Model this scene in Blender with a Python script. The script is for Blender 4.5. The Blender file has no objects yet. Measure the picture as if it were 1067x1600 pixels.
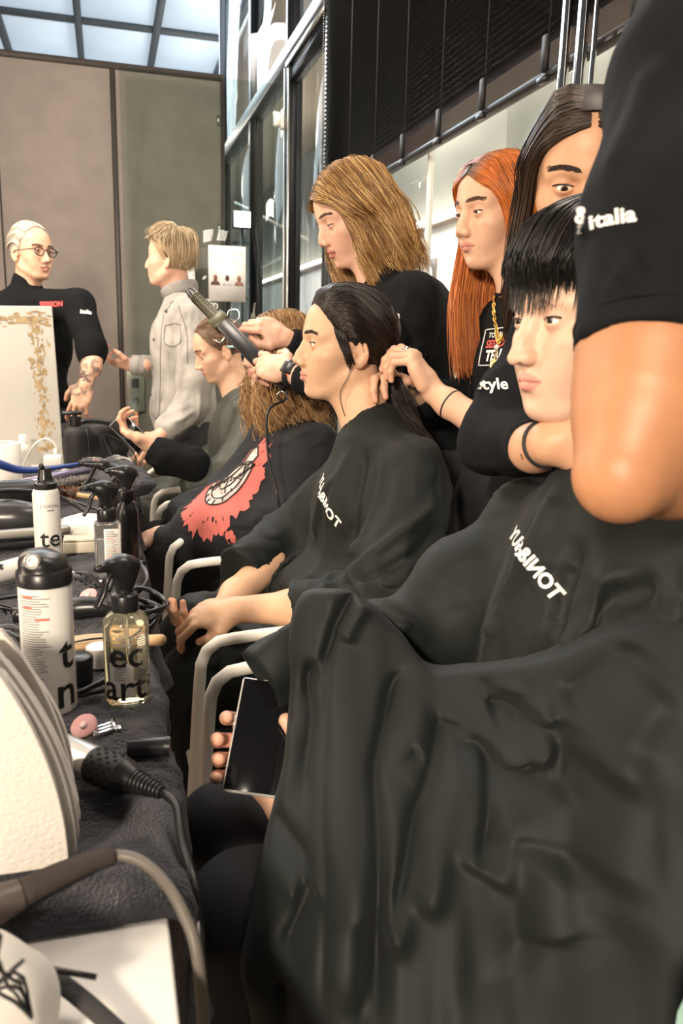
import bpy, bmesh, math, random
import numpy as np
from mathutils import Vector, Matrix
from mathutils.bvhtree import BVHTree
rng = np.random.default_rng(7)
random.seed(7)
SC = bpy.context.scene
COL = SC.collection
# ------------------------------------------------------------------ camera
CAM_H = 1.22
F_PX = 1245.0
YAW, PITCH, ROLL = math.radians(16.425), math.radians(11.836), math.radians(1.4)
fw = Vector((math.sin(YAW)*math.cos(PITCH), math.cos(YAW)*math.cos(PITCH), -math.sin(PITCH)))
r0 = Vector((math.cos(YAW), -math.sin(YAW), 0))
u0 = r0.cross(fw)
rt = r0*math.cos(ROLL) + u0*math.sin(ROLL)
up = u0*math.cos(ROLL) - r0*math.sin(ROLL)
cd = bpy.data.cameras.new('camera')
cam = bpy.data.objects.new('camera', cd)
COL.objects.link(cam)
m = Matrix((rt, up, -fw)).transposed().to_4x4()
m.translation = (0, 0, CAM_H)
cam.matrix_world = m
cd.sensor_fit = 'VERTICAL'
cd.sensor_height = 36.0
cd.sensor_width = 24.0
cd.lens = 36.0*F_PX/1600.0
cd.clip_start = 0.02
cd.dof.use_dof = True
cd.dof.focus_distance = 1.55
cd.dof.aperture_fstop = 7.1
SC.camera = cam
# ------------------------------------------------------------------ world, lights, exposure
SC.view_settings.view_transform = 'Standard'
SC.view_settings.look = 'None'
SC.view_settings.exposure = 0.0
SC.view_settings.gamma = 1.0
SC.view_settings.use_curve_mapping = False
w = bpy.data.worlds.new('world')
SC.world = w
w.use_nodes = True
bg = w.node_tree.nodes['Background']
bg.inputs[0].default_value = (0.80, 0.86, 0.92, 1)
bg.inputs[1].default_value = 0.07


def area(name, loc, target, size, power, color, size_y=None, spread=180):
    d = bpy.data.lights.new(name, 'AREA')
    d.energy = power
    d.color = color
    d.size = size
    if size_y:
        d.shape = 'RECTANGLE'
        d.size_y = size_y
    d.spread = math.radians(spread)
    o = bpy.data.objects.new(name, d)
    COL.objects.link(o)
    o.location = loc
    o.rotation_euler = (Vector(target)-Vector(loc)).to_track_quat('-Z', 'Y').to_euler()
    return o


WARM = (1.0, 0.80, 0.60)
area('key_lamp', (-1.15, -1.35, 2.0), (0.3, 1.9, 1.1), 0.28, 135, (1.0, 0.84, 0.66))
area('mirror_lamp', (-1.15, 1.2, 1.65), (0.4, 1.2, 1.0), 0.20, 26, WARM, 1.6)
area('mirror_lamp_far', (-1.25, 3.3, 1.9), (0.4, 3.2, 1.0), 0.25, 30, WARM, 1.4)
area('overhead_fill', (0.1, 2.6, 3.3), (0.2, 2.6, 0), 1.2, 40, (1.0, 0.88, 0.74), 3.0)  # added fill from overhead, no fixture known there
area('partition_fill', (-0.9, 2.6, 3.1), (-0.1, 5.2, 1.6), 0.3, 70, (1.0, 0.86, 0.72))  # added fill that brightens the felt partition, not a real fixture
# ------------------------------------------------------------------ geometry toolkit
V3 = lambda *a: np.array(a, float)


def nrm(v):
    v = np.asarray(v, float)
    return v/(np.linalg.norm(v, axis=-1, keepdims=True)+1e-12)


def cat(gs):
    """join (V, [faces]) pieces into one"""
    Vs, Fs, n = [], [], 0
    for V, F in gs:
        Vs.append(np.asarray(V, float))
        Fs += [np.asarray(f, int)+n for f in F]
        n += len(V)
    return np.concatenate(Vs), Fs


def mesh(name, V, F, cols=None):
    me = bpy.data.meshes.new(name)
    V = np.asarray(V, np.float32)
    me.vertices.add(len(V))
    me.vertices.foreach_set('co', V.ravel())
    F = [np.atleast_2d(np.asarray(f, np.int32)) for f in F if len(f)]
    li = np.concatenate([f.ravel() for f in F])
    ln = np.concatenate([np.full(len(f), f.shape[1], np.int32) for f in F])
    st = np.concatenate([[0], np.cumsum(ln)[:-1]]).astype(np.int32)
    me.loops.add(len(li))
    me.loops.foreach_set('vertex_index', li)
    me.polygons.add(len(ln))
    me.polygons.foreach_set('loop_start', st)
    me.polygons.foreach_set('loop_total', ln)
    if cols is not None:
        a = me.color_attributes.new('Col', 'FLOAT_COLOR', 'POINT')
        c = np.ones((len(V), 4), np.float32)
        c[:, :3] = cols
        a.data.foreach_set('color', c.ravel())
    me.update(calc_edges=True)
    me.validate()
    return me


def obj(name, g, mat=None, parent=None, smooth=True, cols=None, kind=None, label=None, cat_=None, group=None, origin=None, sharp=None):
    V, F = g[0], g[1]
    V = np.asarray(V, float)
    if parent is not None:
        o0 = np.array(parent.get('_o', (0, 0, 0)), float)
    else:
        o0 = np.array(origin if origin is not None else [*((V.min(0)+V.max(0))/2)[:2], V[:, 2].min()], float)
    me = mesh(name, V-o0, F, cols)
    if smooth:
        me.polygons.foreach_set('use_smooth', np.ones(len(me.polygons), bool))
        if sharp:
            me.set_sharp_from_angle(angle=math.radians(sharp))
    if mat is not None:
        me.materials.append(mat)
    o = bpy.data.objects.new(name, me)
    COL.objects.link(o)
    if parent is not None:
        o.parent = parent
        o['_o'] = list(o0)
    else:
        o.location = o0
        o['_o'] = list(o0)
    if kind:
        o['kind'] = kind
    if label:
        o['label'] = label
    if cat_:
        o['category'] = cat_
    if group:
        o['group'] = group
    return o


def thing(name, label, category, loc=(0, 0, 0), group=None):
    o = bpy.data.objects.new(name, None)
    COL.objects.link(o)
    o.location = loc
    o.empty_display_size = 0.05
    o['_o'] = list(map(float, loc))
    o['label'] = label
    o['category'] = category
    if group:
        o['group'] = group
    return o


def box(a, b, bev=0.0):
    """axis box from corner a to corner b, chamfered when bev > 0"""
    a, b = np.minimum(a, b).astype(float), np.maximum(a, b).astype(float)
    if bev <= 0:
        V = np.array([[x, y, z] for x in (a[0], b[0]) for y in (a[1], b[1]) for z in (a[2], b[2])])
        F = [np.array([[0, 1, 3, 2], [4, 6, 7, 5], [0, 4, 5, 1], [2, 3, 7, 6], [0, 2, 6, 4], [1, 5, 7, 3]])]
        return V, F
    bm = bmesh.new()
    bmesh.ops.create_cube(bm, size=1)
    for v in bm.verts:
        v.co = Vector((a+b)/2)+Vector((v.co.x*(b[0]-a[0]), v.co.y*(b[1]-a[1]), v.co.z*(b[2]-a[2])))
    bmesh.ops.bevel(bm, geom=bm.edges[:], offset=min(bev, 0.49*min(b-a)), segments=2, affect='EDGES', profile=0.5)
    return bm_g(bm)


def bm_g(bm):
    bm.verts.index_update()
    V = np.array([v.co[:] for v in bm.verts])
    by = {}
    for f in bm.faces:
        by.setdefault(len(f.verts), []).append([v.index for v in f.verts])
    bm.free()
    return V, [np.array(x) for x in by.values()]


def rot(axis, deg):
    return np.array(Matrix.Rotation(math.radians(deg), 3, axis))


def xf(g, R=None, t=(0, 0, 0), s=1.0):
    V = np.asarray(g[0], float)*s
    if R is not None:
        V = V @ np.asarray(R).T
    F = g[1]
    if R is not None and np.linalg.det(np.asarray(R)) < 0:
        F = [f[:, ::-1] for f in F]
    return V+np.asarray(t, float), F


def spline(P, n, closed=False):
    """Catmull-Rom through the rows of P, n samples evenly by arc length"""
    P = np.asarray(P, float)
    if len(P) == 2 and not closed:
        t = np.linspace(0, 1, n)[:, None]
        return P[0]*(1-t)+P[1]*t
    if closed:
        Q = np.concatenate([P[-1:], P, P[:2]])
    else:
        Q = np.concatenate([2*P[:1]-P[1:2], P, 2*P[-1:]-P[-2:-1]])
    seg = len(Q)-3
    m_ = max(8, 4*n//seg)
    t = np.linspace(0, 1, m_, endpoint=False)[:, None]
    out = []
    for i in range(seg):
        a, b, c, d = Q[i:i+4]
        out.append(0.5*((2*b)+(c-a)*t+(2*a-5*b+4*c-d)*t**2+(3*b-a-3*c+d)*t**3))
    out.append(Q[-2:-1])
    D = np.concatenate(out)
    L = np.concatenate([[0], np.cumsum(np.linalg.norm(np.diff(D[:, :3], axis=0), axis=1))])
    s = np.linspace(0, L[-1], n)
    return np.stack([np.interp(s, L, D[:, k]) for k in range(D.shape[1])], 1)


def tube(P, r, ns=8, caps=True, flat=None):
    """swept tube along the rows of P; r scalar or per point; flat=(a,b) gives an elliptic section"""
    P = np.asarray(P, float)
    n = len(P)
    r = np.broadcast_to(np.asarray(r, float), (n,))
    T = nrm(np.gradient(P, axis=0))
    u = np.cross(T[0], [0, 0, 1.0])
    if np.linalg.norm(u) < 1e-3:
        u = np.cross(T[0], [1.0, 0, 0])
    u = nrm(u)
    U = np.empty_like(P)
    for i in range(n):
        u = nrm(u-T[i]*np.dot(u, T[i]))
        U[i] = u
    W = np.cross(T, U)
    a = np.linspace(0, 2*np.pi, ns, endpoint=False)
    fa, fb = flat or (1, 1)
    V = P[:, None]+r[:, None, None]*(np.cos(a)[None, :, None]*U[:, None]*fa+np.sin(a)[None, :, None]*W[:, None]*fb)
    V = V.reshape(-1, 3)
    i = np.arange(n-1)[:, None]*ns
    j = np.arange(ns)[None]
    k = (j+1) % ns
    F = [np.stack([i+j, i+k, i+ns+k, i+ns+j], -1).reshape(-1, 4)]
    if caps:
        F += [np.arange(ns)[::-1][None], (np.arange(ns)+(n-1)*ns)[None]]
    return V, F


def rod(P, r, n=24, ns=8):
    return tube(spline(P, n), r, ns)


def lathe(prof, ns=32, c=(0, 0, 0), ax=None):
    """revolve (radius, height) pairs about z, then turn z to ax"""
    prof = np.asarray(prof, float)
    a = np.linspace(0, 2*np.pi, ns, endpoint=False)
    V = np.stack([prof[:, 0, None]*np.cos(a), prof[:, 0, None]*np.sin(a), np.repeat(prof[:, 1, None], ns, 1)], -1).reshape(-1, 3)
    n = len(prof)
    i = np.arange(n-1)[:, None]*ns
    j = np.arange(ns)[None]
    k = (j+1) % ns
    F = [np.stack([i+j, i+k, i+ns+k, i+ns+j], -1).reshape(-1, 4)]
    F += [np.arange(ns)[::-1][None], (np.arange(ns)+(n-1)*ns)[None]]
    if ax is not None:
        V = V @ np.array(Vector(ax).to_track_quat('Z', 'Y').to_matrix()).T
    return V+np.asarray(c, float), F


def loft(G, closed_u=False):
    """grid of points (nu, nv, 3) to quads"""
    G = np.asarray(G, float)
    nu, nv = G.shape[:2]
    i = np.arange(nu if closed_u else nu-1)[:, None]
    j = np.arange(nv-1)[None]
    i2 = (i+1) % nu
    F = np.stack([i*nv+j, i2*nv+j, i2*nv+j+1, i*nv+j+1], -1).reshape(-1, 4)
    return G.reshape(-1, 3), [F]


def prism(poly, h, R=None, t=(0, 0, 0)):
    """polygon in xy extruded by h along z"""
    poly = np.asarray(poly, float)
    n = len(poly)
    V = np.concatenate([np.c_[poly, np.zeros(n)], np.c_[poly, np.full(n, h)]])
    j = np.arange(n)
    k = (j+1) % n
    F = [j[::-1][None], (j+n)[None], np.stack([j, k, k+n, j+n], -1)]
    return xf((V, F), R, t)


def ringpts(c, r, axis, n=24, ell=1.0, ref=(0, 0, 1)):
    axis = nrm(axis)
    u = nrm(np.cross(axis, ref)) if np.linalg.norm(np.cross(axis, ref)) > 1e-3 else V3(1, 0, 0)
    v = np.cross(axis, u)
    a = np.linspace(0, 2*np.pi, n+1)
    return np.asarray(c)+r*(np.cos(a)[:, None]*u+ell*np.sin(a)[:, None]*v)


# ---- implicit surfaces: smooth unions of round cones and ellipsoids, meshed with surface nets
class Sdf:
    def __init__(self):
        self.ops = []
        self.post = []

    def cone(self, a, b, ra, rb=None, k=0.01, sub=False):
        a, b = np.asarray(a, float), np.asarray(b, float)
        rb = ra if rb is None else rb
        ba = b-a
        L2 = max(ba @ ba, 1e-12)

        def fn(p):
            pa = p-a
            h = np.clip((pa @ ba)/L2, 0, 1)
            return np.sqrt(((pa-h[..., None]*ba)**2).sum(-1))-(ra+(rb-ra)*h)
        self.ops.append((sub, k, fn, (a+b)/2, math.sqrt(L2)/2+max(ra, rb)))
        return self

    def chain(self, pts, rs, k=0.01, sub=False):
        for i in range(len(pts)-1):
            self.cone(pts[i], pts[i+1], rs[i], rs[i+1], k, sub)
        return self

    def ell(self, c, r, R=None, k=0.01, sub=False):
        c, r = np.asarray(c, float), np.asarray(r, float)
        Ri = None if R is None else np.asarray(R)

        def fn(p):
            q = p-c
            if Ri is not None:
                q = q @ Ri
            k0 = np.sqrt(((q/r)**2).sum(-1))
            k1 = np.sqrt(((q/(r*r))**2).sum(-1))+1e-9
            return k0*(k0-1.0)/k1
        self.ops.append((sub, k, fn, c, r.max()))
        return self

    def half(self, c, n, k=0.004):
        """keep only the side of plane (c, n) that n points away from"""
        c, n = np.asarray(c, float), nrm(n)
        self.ops.append(('i', k, lambda p: (p-c) @ n, c, 1e9))
        return self

    def add(self, other, k, sub=False):
        """another Sdf evaluated on its own and merged as one shape"""
        cs = np.array([o[3] for o in other.ops if o[4] < 1e8])
        rs = np.array([o[4] for o in other.ops if o[4] < 1e8])
        c = cs.mean(0)
        self.ops.append((sub, k, lambda p: other.ev(p), c, (np.linalg.norm(cs-c, axis=1)+rs).max()))
        return self

    def disp(self, fn, c=(0, 0, 0), r=1e9):
        self.ops.append(('d', 0, fn, np.asarray(c, float), r))
        return self

    @staticmethod
    def comb(d, sub, k, f):
        if sub == 'd':
            return d+f
        if sub == 'i':
            h = np.maximum(k-np.abs(d-f), 0)/k
            return np.maximum(d, f)+h*h*k*0.25
        if sub:
            f = -f
            h = np.maximum(k-np.abs(d-f), 0)/k
            return np.maximum(d, f)+h*h*k*0.25
        h = np.maximum(k-np.abs(d-f), 0)/k
        return np.minimum(d, f)-h*h*k*0.25

    def ev(self, p):
        d = np.full(p.shape[:-1], 1.0)
        for sub, k, fn, c, r in self.ops:
            d = self.comb(d, sub, k, fn(p))
        return d

    def bounds(self):
        lo = np.min([c-r for s, k, f, c, r in self.ops if r < 1e8 and s is False], 0)
        hi = np.max([c+r for s, k, f, c, r in self.ops if r < 1e8 and s is False], 0)
        return lo, hi

    def mesh(self, h, lo=None, hi=None, pad=0.02):
        l, u = self.bounds()
        lo = l-pad if lo is None else np.maximum(lo, l-pad)
        hi = u+pad if hi is None else np.minimum(hi, u+pad)
        B = 8
        nb = np.ceil((hi-lo)/(h*B)).astype(int)+1
        gi = np.stack(np.meshgrid(*[np.arange(x) for x in nb], indexing='ij'), -1).reshape(-1, 3)
        cen = lo+(gi*B+(B-1)/2)*h
        R = h*B*0.87
        dc = np.full(len(cen), 1.0)
        for sub, k, fn, c, r in self.ops:
            dc = self.comb(dc, sub, k, fn(cen))
        act = np.abs(dc) < R*1.9+0.004
        D = np.empty((nb[0], B, nb[1], B, nb[2], B), np.float32)
        D[:] = dc.reshape(nb)[:, None, :, None, :, None]
        off = np.stack(np.meshgrid(*[np.arange(B)]*3, indexing='ij'), -1).reshape(-1, 3)*h
        ab = gi[act]
        ca = cen[act]
        base = lo+ab*B*h
        d = np.full((len(ab), B**3), 1.0)
        for sub, k, fn, c, r in self.ops:
            if r < 1e8:
                sel = np.nonzero(np.linalg.norm(ca-c, axis=1)-r-R < k+3*h+0.004)[0]
            else:
                sel = np.arange(len(ab))
            if len(sel) == 0:
                continue
            p = base[sel][:, None]+off[None]
            d[sel] = self.comb(d[sel], sub, k, fn(p))
        D[ab[:, 0], :, ab[:, 1], :, ab[:, 2], :] = d.reshape(-1, B, B, B)
        D = D.reshape(nb*B)
        V, F = nets(D, lo, h)
        for fn in self.post:
            V = V-vnormals(V, F)*fn(V)[:, None]
        return V, F


CORN = np.array([[x, y, z] for x in (0, 1) for y in (0, 1) for z in (0, 1)])
EDG = [(a, b) for a in range(8) for b in range(a+1, 8) if np.abs(CORN[a]-CORN[b]).sum() == 1]


def nets(D, lo, h):
    s = D < 0
    n = np.array(D.shape)
    c = np.zeros(n-1, np.int8)
    for q in CORN:
        c += s[q[0]:n[0]-1+q[0], q[1]:n[1]-1+q[1], q[2]:n[2]-1+q[2]]
    ci = np.argwhere((c > 0) & (c < 8))
    if len(ci) == 0:
        return np.zeros((3, 3)), [np.array([[0, 1, 2]])]
    cv = np.stack([D[ci[:, 0]+q[0], ci[:, 1]+q[1], ci[:, 2]+q[2]] for q in CORN], 1)
    acc = np.zeros((len(ci), 3))
    cnt = np.zeros(len(ci))
    for a, b in EDG:
        va, vb = cv[:, a], cv[:, b]
        mk_ = (va < 0) != (vb < 0)
        t = np.where(mk_, va/np.where(mk_, va-vb, 1), 0)
        acc += np.where(mk_[:, None], CORN[a]+(CORN[b]-CORN[a])*t[:, None], 0)
        cnt += mk_
    V = lo+(ci+acc/cnt[:, None])*h
    idx = np.full(n-1, -1, np.int32)
    idx[ci[:, 0], ci[:, 1], ci[:, 2]] = np.arange(len(ci))
    Q = []
    for ax in range(3):
        e = np.eye(3, dtype=int)[ax]
        A = s[:n[0]-e[0], :n[1]-e[1], :n[2]-e[2]]
        Bq = s[e[0]:, e[1]:, e[2]:]
        pi = np.argwhere(A != Bq)
        b, c2 = (ax+1) % 3, (ax+2) % 3
        pi = pi[(pi[:, b] > 0) & (pi[:, c2] > 0) & (pi[:, b] < n[b]-1) & (pi[:, c2] < n[c2]-1)]
        eb, ec = np.eye(3, dtype=int)[b], np.eye(3, dtype=int)[c2]
        q = np.stack([idx[tuple((pi-x).T)] for x in (eb*0, eb, eb+ec, ec)], 1)
        fl = s[tuple(pi.T)]
        q[~fl] = q[~fl][:, ::-1]
        Q.append(q)
    F = np.concatenate(Q)
    F = F[(F >= 0).all(1)]
    return V, [F]


def vnormals(V, F):
    N = np.zeros_like(V)
    for f in F:
        f = np.atleast_2d(f)
        n = np.cross(V[f[:, 2]]-V[f[:, 0]], V[f[:, 3 % f.shape[1]]]-V[f[:, 1]])
        for k in range(f.shape[1]):
            np.add.at(N, f[:, k], n)
    return nrm(N)


def lap(V, F, it=1, lam=0.5):
    """Laplacian smoothing of a quad mesh"""
    e = np.concatenate([np.concatenate([f[:, [i, (i+1) % f.shape[1]]] for i in range(f.shape[1])]) for f in F])
    for _ in range(it):
        A = np.zeros_like(V)
        c = np.zeros(len(V))
        np.add.at(A, e[:, 0], V[e[:, 1]])
        np.add.at(c, e[:, 0], 1)
        V = V+lam*(A/np.maximum(c, 1)[:, None]-V)
    return V


def seg_dist(P, pl):
    """distance of points to a polyline, arc parameter 0..1 and the nearest segment's vector"""
    pl = np.asarray(pl, float)
    L = np.concatenate([[0], np.cumsum(np.linalg.norm(np.diff(pl, axis=0), axis=1))])
    best = np.full(len(P), 1e9)
    s = np.zeros(len(P))
    vec = np.zeros((len(P), 3))
    tan = np.zeros((len(P), 3))
    for i in range(len(pl)-1):
        ba = pl[i+1]-pl[i]
        t = np.clip(((P-pl[i]) @ ba)/(ba @ ba+1e-12), 0, 1)
        v = P-pl[i]-t[:, None]*ba
        dd = np.sqrt((v*v).sum(1))
        m_ = dd < best
        best[m_] = dd[m_]
        s[m_] = (L[i]+t[m_]*(L[i+1]-L[i]))/L[-1]
        vec[m_] = v[m_]
        tan[m_] = nrm(ba)
    return best, s, vec, tan


def crease(V, F, strokes, snap=True):
    """cloth folds: each stroke (points, width, height, kind); 'r' ridge or valley, 's' a step fold with a hollow on one side"""
    V = V.copy()
    N = vnormals(V, F)
    for st in strokes:
        pl, wd, ht = np.asarray(st[0], float), st[1], st[2]
        kd = st[3] if len(st) > 3 else 'r'
        pl = spline(pl, max(6, 3*len(pl)))
        if snap:
            sub = V[((V > pl.min(0)-0.12) & (V < pl.max(0)+0.12)).all(1)]
            if len(sub):
                pl = np.array([sub[((sub-q)**2).sum(1).argmin()] for q in pl])
                pl[1:-1] = (pl[:-2]+2*pl[1:-1]+pl[2:])/4
        near = np.nonzero(((V > pl.min(0)-3.2*wd) & (V < pl.max(0)+3.2*wd)).all(1))[0]
        if len(near) == 0:
            continue
        d, s, vec, tan = seg_dist(V[near], pl)
        tp = np.clip(np.minimum(s, 1-s)/0.22, 0, 1)
        tp = tp*tp*(3-2*tp)
        if kd == 'r':
            a = np.exp(-(d/wd)**2)
        elif kd == 'c':        # sharp crest
            a = np.exp(-np.abs(d)/wd)
        else:
            side = (np.cross(tan, N[near])*vec).sum(1)/wd
            a = 2.0*side*np.exp(-side**2)*np.exp(-(d/wd/2.2)**2)
        V[near] += N[near]*(ht*tp*a)[:, None]
    return V


def noise3(P, f, seed=0):
    """cheap smooth value noise"""
    r_ = np.random.default_rng(seed)
    T = r_.random((32, 32, 32))*2-1
    q = np.asarray(P)*f+r_.random(3)*17
    i = np.floor(q).astype(int)
    t = q-i
    t = t*t*(3-2*t)
    out = 0
    for c in CORN:
        wt = np.prod(np.where(c, t, 1-t), -1)
        j = (i+c) & 31
        out = out+wt*T[j[..., 0], j[..., 1], j[..., 2]]
    return out


# ------------------------------------------------------------------ materials
MAT = {}


def nodes_of(name):
    m_ = bpy.data.materials.new(name)
    m_.use_nodes = True
    nt = m_.node_tree
    return m_, nt, nt.nodes['Principled BSDF']


def mat(name, col, rough=0.5, metal=0.0, spec=0.5, bump=None, vary=None, attr=False, sss=0.0, sheen=0.0, coat=0.0, emit=0.0, trans=0.0, ior=1.45, alpha=1.0, aniso=0.0, sss_col=None):
    """principled material; bump=(scale, strength[, distance]), vary=(scale, amount) noise on the colour, attr multiplies the Col attribute"""
    if name in MAT:
        return MAT[name]
    m_, nt, b = nodes_of(name)
    I = b.inputs
    I['Base Color'].default_value = (*col, 1)
    I['Roughness'].default_value = rough
    I['Metallic'].default_value = metal
    I['Specular IOR Level'].default_value = spec
    I['IOR'].default_value = ior
    I['Transmission Weight'].default_value = trans
    I['Alpha'].default_value = alpha
    I['Anisotropic'].default_value = aniso
    if sss:
        I['Subsurface Weight'].default_value = sss
        I['Subsurface Radius'].default_value = sss_col or (1.0, 0.35, 0.2)
        I['Subsurface Scale'].default_value = 0.006
    if sheen:
        I['Sheen Weight'].default_value = sheen
        I['Sheen Roughness'].default_value = 0.5
    I['Coat Weight'].default_value = coat
    if emit:
        I['Emission Color'].default_value = (*col, 1)
        I['Emission Strength'].default_value = emit
    src = None
    N, L = nt.nodes, nt.links
    tc = N.new('ShaderNodeTexCoord')
    if attr:
        a = N.new('ShaderNodeAttribute')
        a.attribute_name = 'Col'
        src = a.outputs['Color']
    if vary:
        nz = N.new('ShaderNodeTexNoise')
        nz.inputs['Scale'].default_value = vary[0]
        nz.inputs['Detail'].default_value = 4
        L.new(tc.outputs['Object'], nz.inputs['Vector'])
        mp = N.new('ShaderNodeMapRange')
        mp.inputs['From Min'].default_value = 0.3
        mp.inputs['From Max'].default_value = 0.7
        mp.inputs['To Min'].default_value = 1-vary[1]
        mp.inputs['To Max'].default_value = 1+vary[1]
        L.new(nz.outputs['Fac'], mp.inputs['Value'])
        mx = N.new('ShaderNodeMix')
        mx.data_type = 'RGBA'
        mx.blend_type = 'MULTIPLY'
        mx.inputs['Factor'].default_value = 1
        if src is not None:
            L.new(src, mx.inputs['A'])
        else:
            mx.inputs['A'].default_value = (*col, 1)
        L.new(mp.outputs['Result'], mx.inputs['B'])
        src = mx.outputs['Result']
    if src is not None:
        L.new(src, I['Base Color'])
    if bump:
        nz = N.new('ShaderNodeTexNoise')
        nz.inputs['Scale'].default_value = bump[0]
        nz.inputs['Detail'].default_value = 5
        L.new(tc.outputs['Object'], nz.inputs['Vector'])
        bp = N.new('ShaderNodeBump')
        bp.inputs['Strength'].default_value = bump[1]
        bp.inputs['Distance'].default_value = bump[2] if len(bump) > 2 else 0.002
        L.new(nz.outputs['Fac'], bp.inputs['Height'])
        L.new(bp.outputs['Normal'], I['Normal'])
    MAT[name] = m_
    return m_


def text_geo(s, size, bold=0.0, align='CENTER'):
    """flat lettering as mesh in the xy plane"""
    cu = bpy.data.curves.new('tmp', 'FONT')
    cu.body = s
    cu.size = size
    cu.align_x = align
    cu.align_y = 'CENTER'
    cu.offset = bold*size
    cu.resolution_u = 3
    o = bpy.data.objects.new('tmp', cu)
    COL.objects.link(o)
    dg = bpy.context.evaluated_depsgraph_get()
    me = bpy.data.meshes.new_from_object(o.evaluated_get(dg))
    V = np.array([v.co[:] for v in me.vertices])
    by = {}
    for p in me.polygons:
        by.setdefault(len(p.vertices), []).append(list(p.vertices))
    bpy.data.objects.remove(o)
    bpy.data.curves.remove(cu)
    bpy.data.meshes.remove(me)
    return V, [np.array(x) for x in by.values()]


def wrap_text(s, size, target, c, right, upv, out, bold=0.03, mirror=False, lift=0.0012, depth=0.15, slant=0.0, xs=1.0):
    """lettering laid on a surface: letters in the plane (right, up) at c dropped along -out onto target (V, F)"""
    V, F = text_geo(s, size, bold)
    V[:, 0] = V[:, 0]*xs+V[:, 1]*slant
    if mirror:
        V[:, 0] *= -1
        F = [f[:, ::-1] for f in F]
    right, upv, out = nrm(right), nrm(upv), nrm(out)
    # subdivide long faces so that the lettering follows the folds
    bm = bmesh.new()
    vs = [bm.verts.new(v) for v in V]
    for f in F:
        for q in f:
            try:
                bm.faces.new([vs[i] for i in q])
            except ValueError:
                pass
    bmesh.ops.triangulate(bm, faces=bm.faces[:])
    for _ in range(2):
        es = [e for e in bm.edges if e.calc_length() > size*0.22]
        if es:
            bmesh.ops.subdivide_edges(bm, edges=es, cuts=1)
            bmesh.ops.triangulate(bm, faces=bm.faces[:])
    V, F = bm_g(bm)
    W = np.asarray(c)+V[:, :1]*right+V[:, 1:2]*upv
    tv, tf = target
    polys = [list(map(int, q)) for f in tf for q in np.atleast_2d(f)]
    lo, hi = W.min(0)-depth-0.05, W.max(0)+depth+0.05
    ok = ((tv > lo) & (tv < hi)).all(1)
    polys = [q for q in polys if ok[q[0]]]
    bv = BVHTree.FromPolygons([Vector(v) for v in tv], polys)
    o_ = W+out*depth
    R = np.empty_like(W)
    for i in range(len(W)):
        hit = bv.ray_cast(Vector(o_[i]), Vector(-out), depth*2.5)
        R[i] = (np.array(hit[0])+out*lift) if hit[0] is not None else W[i]
    return R, F
# ------------------------------------------------------------------ people: heads, hands, hair
def pose(heading, pitch=0, roll=0):
    """columns forward, left, up; heading in degrees anticlockwise from +X, pitch > 0 looks down, roll > 0 leans to the left"""
    return rot('Z', heading) @ rot('Y', pitch) @ rot('X', -roll)


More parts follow.
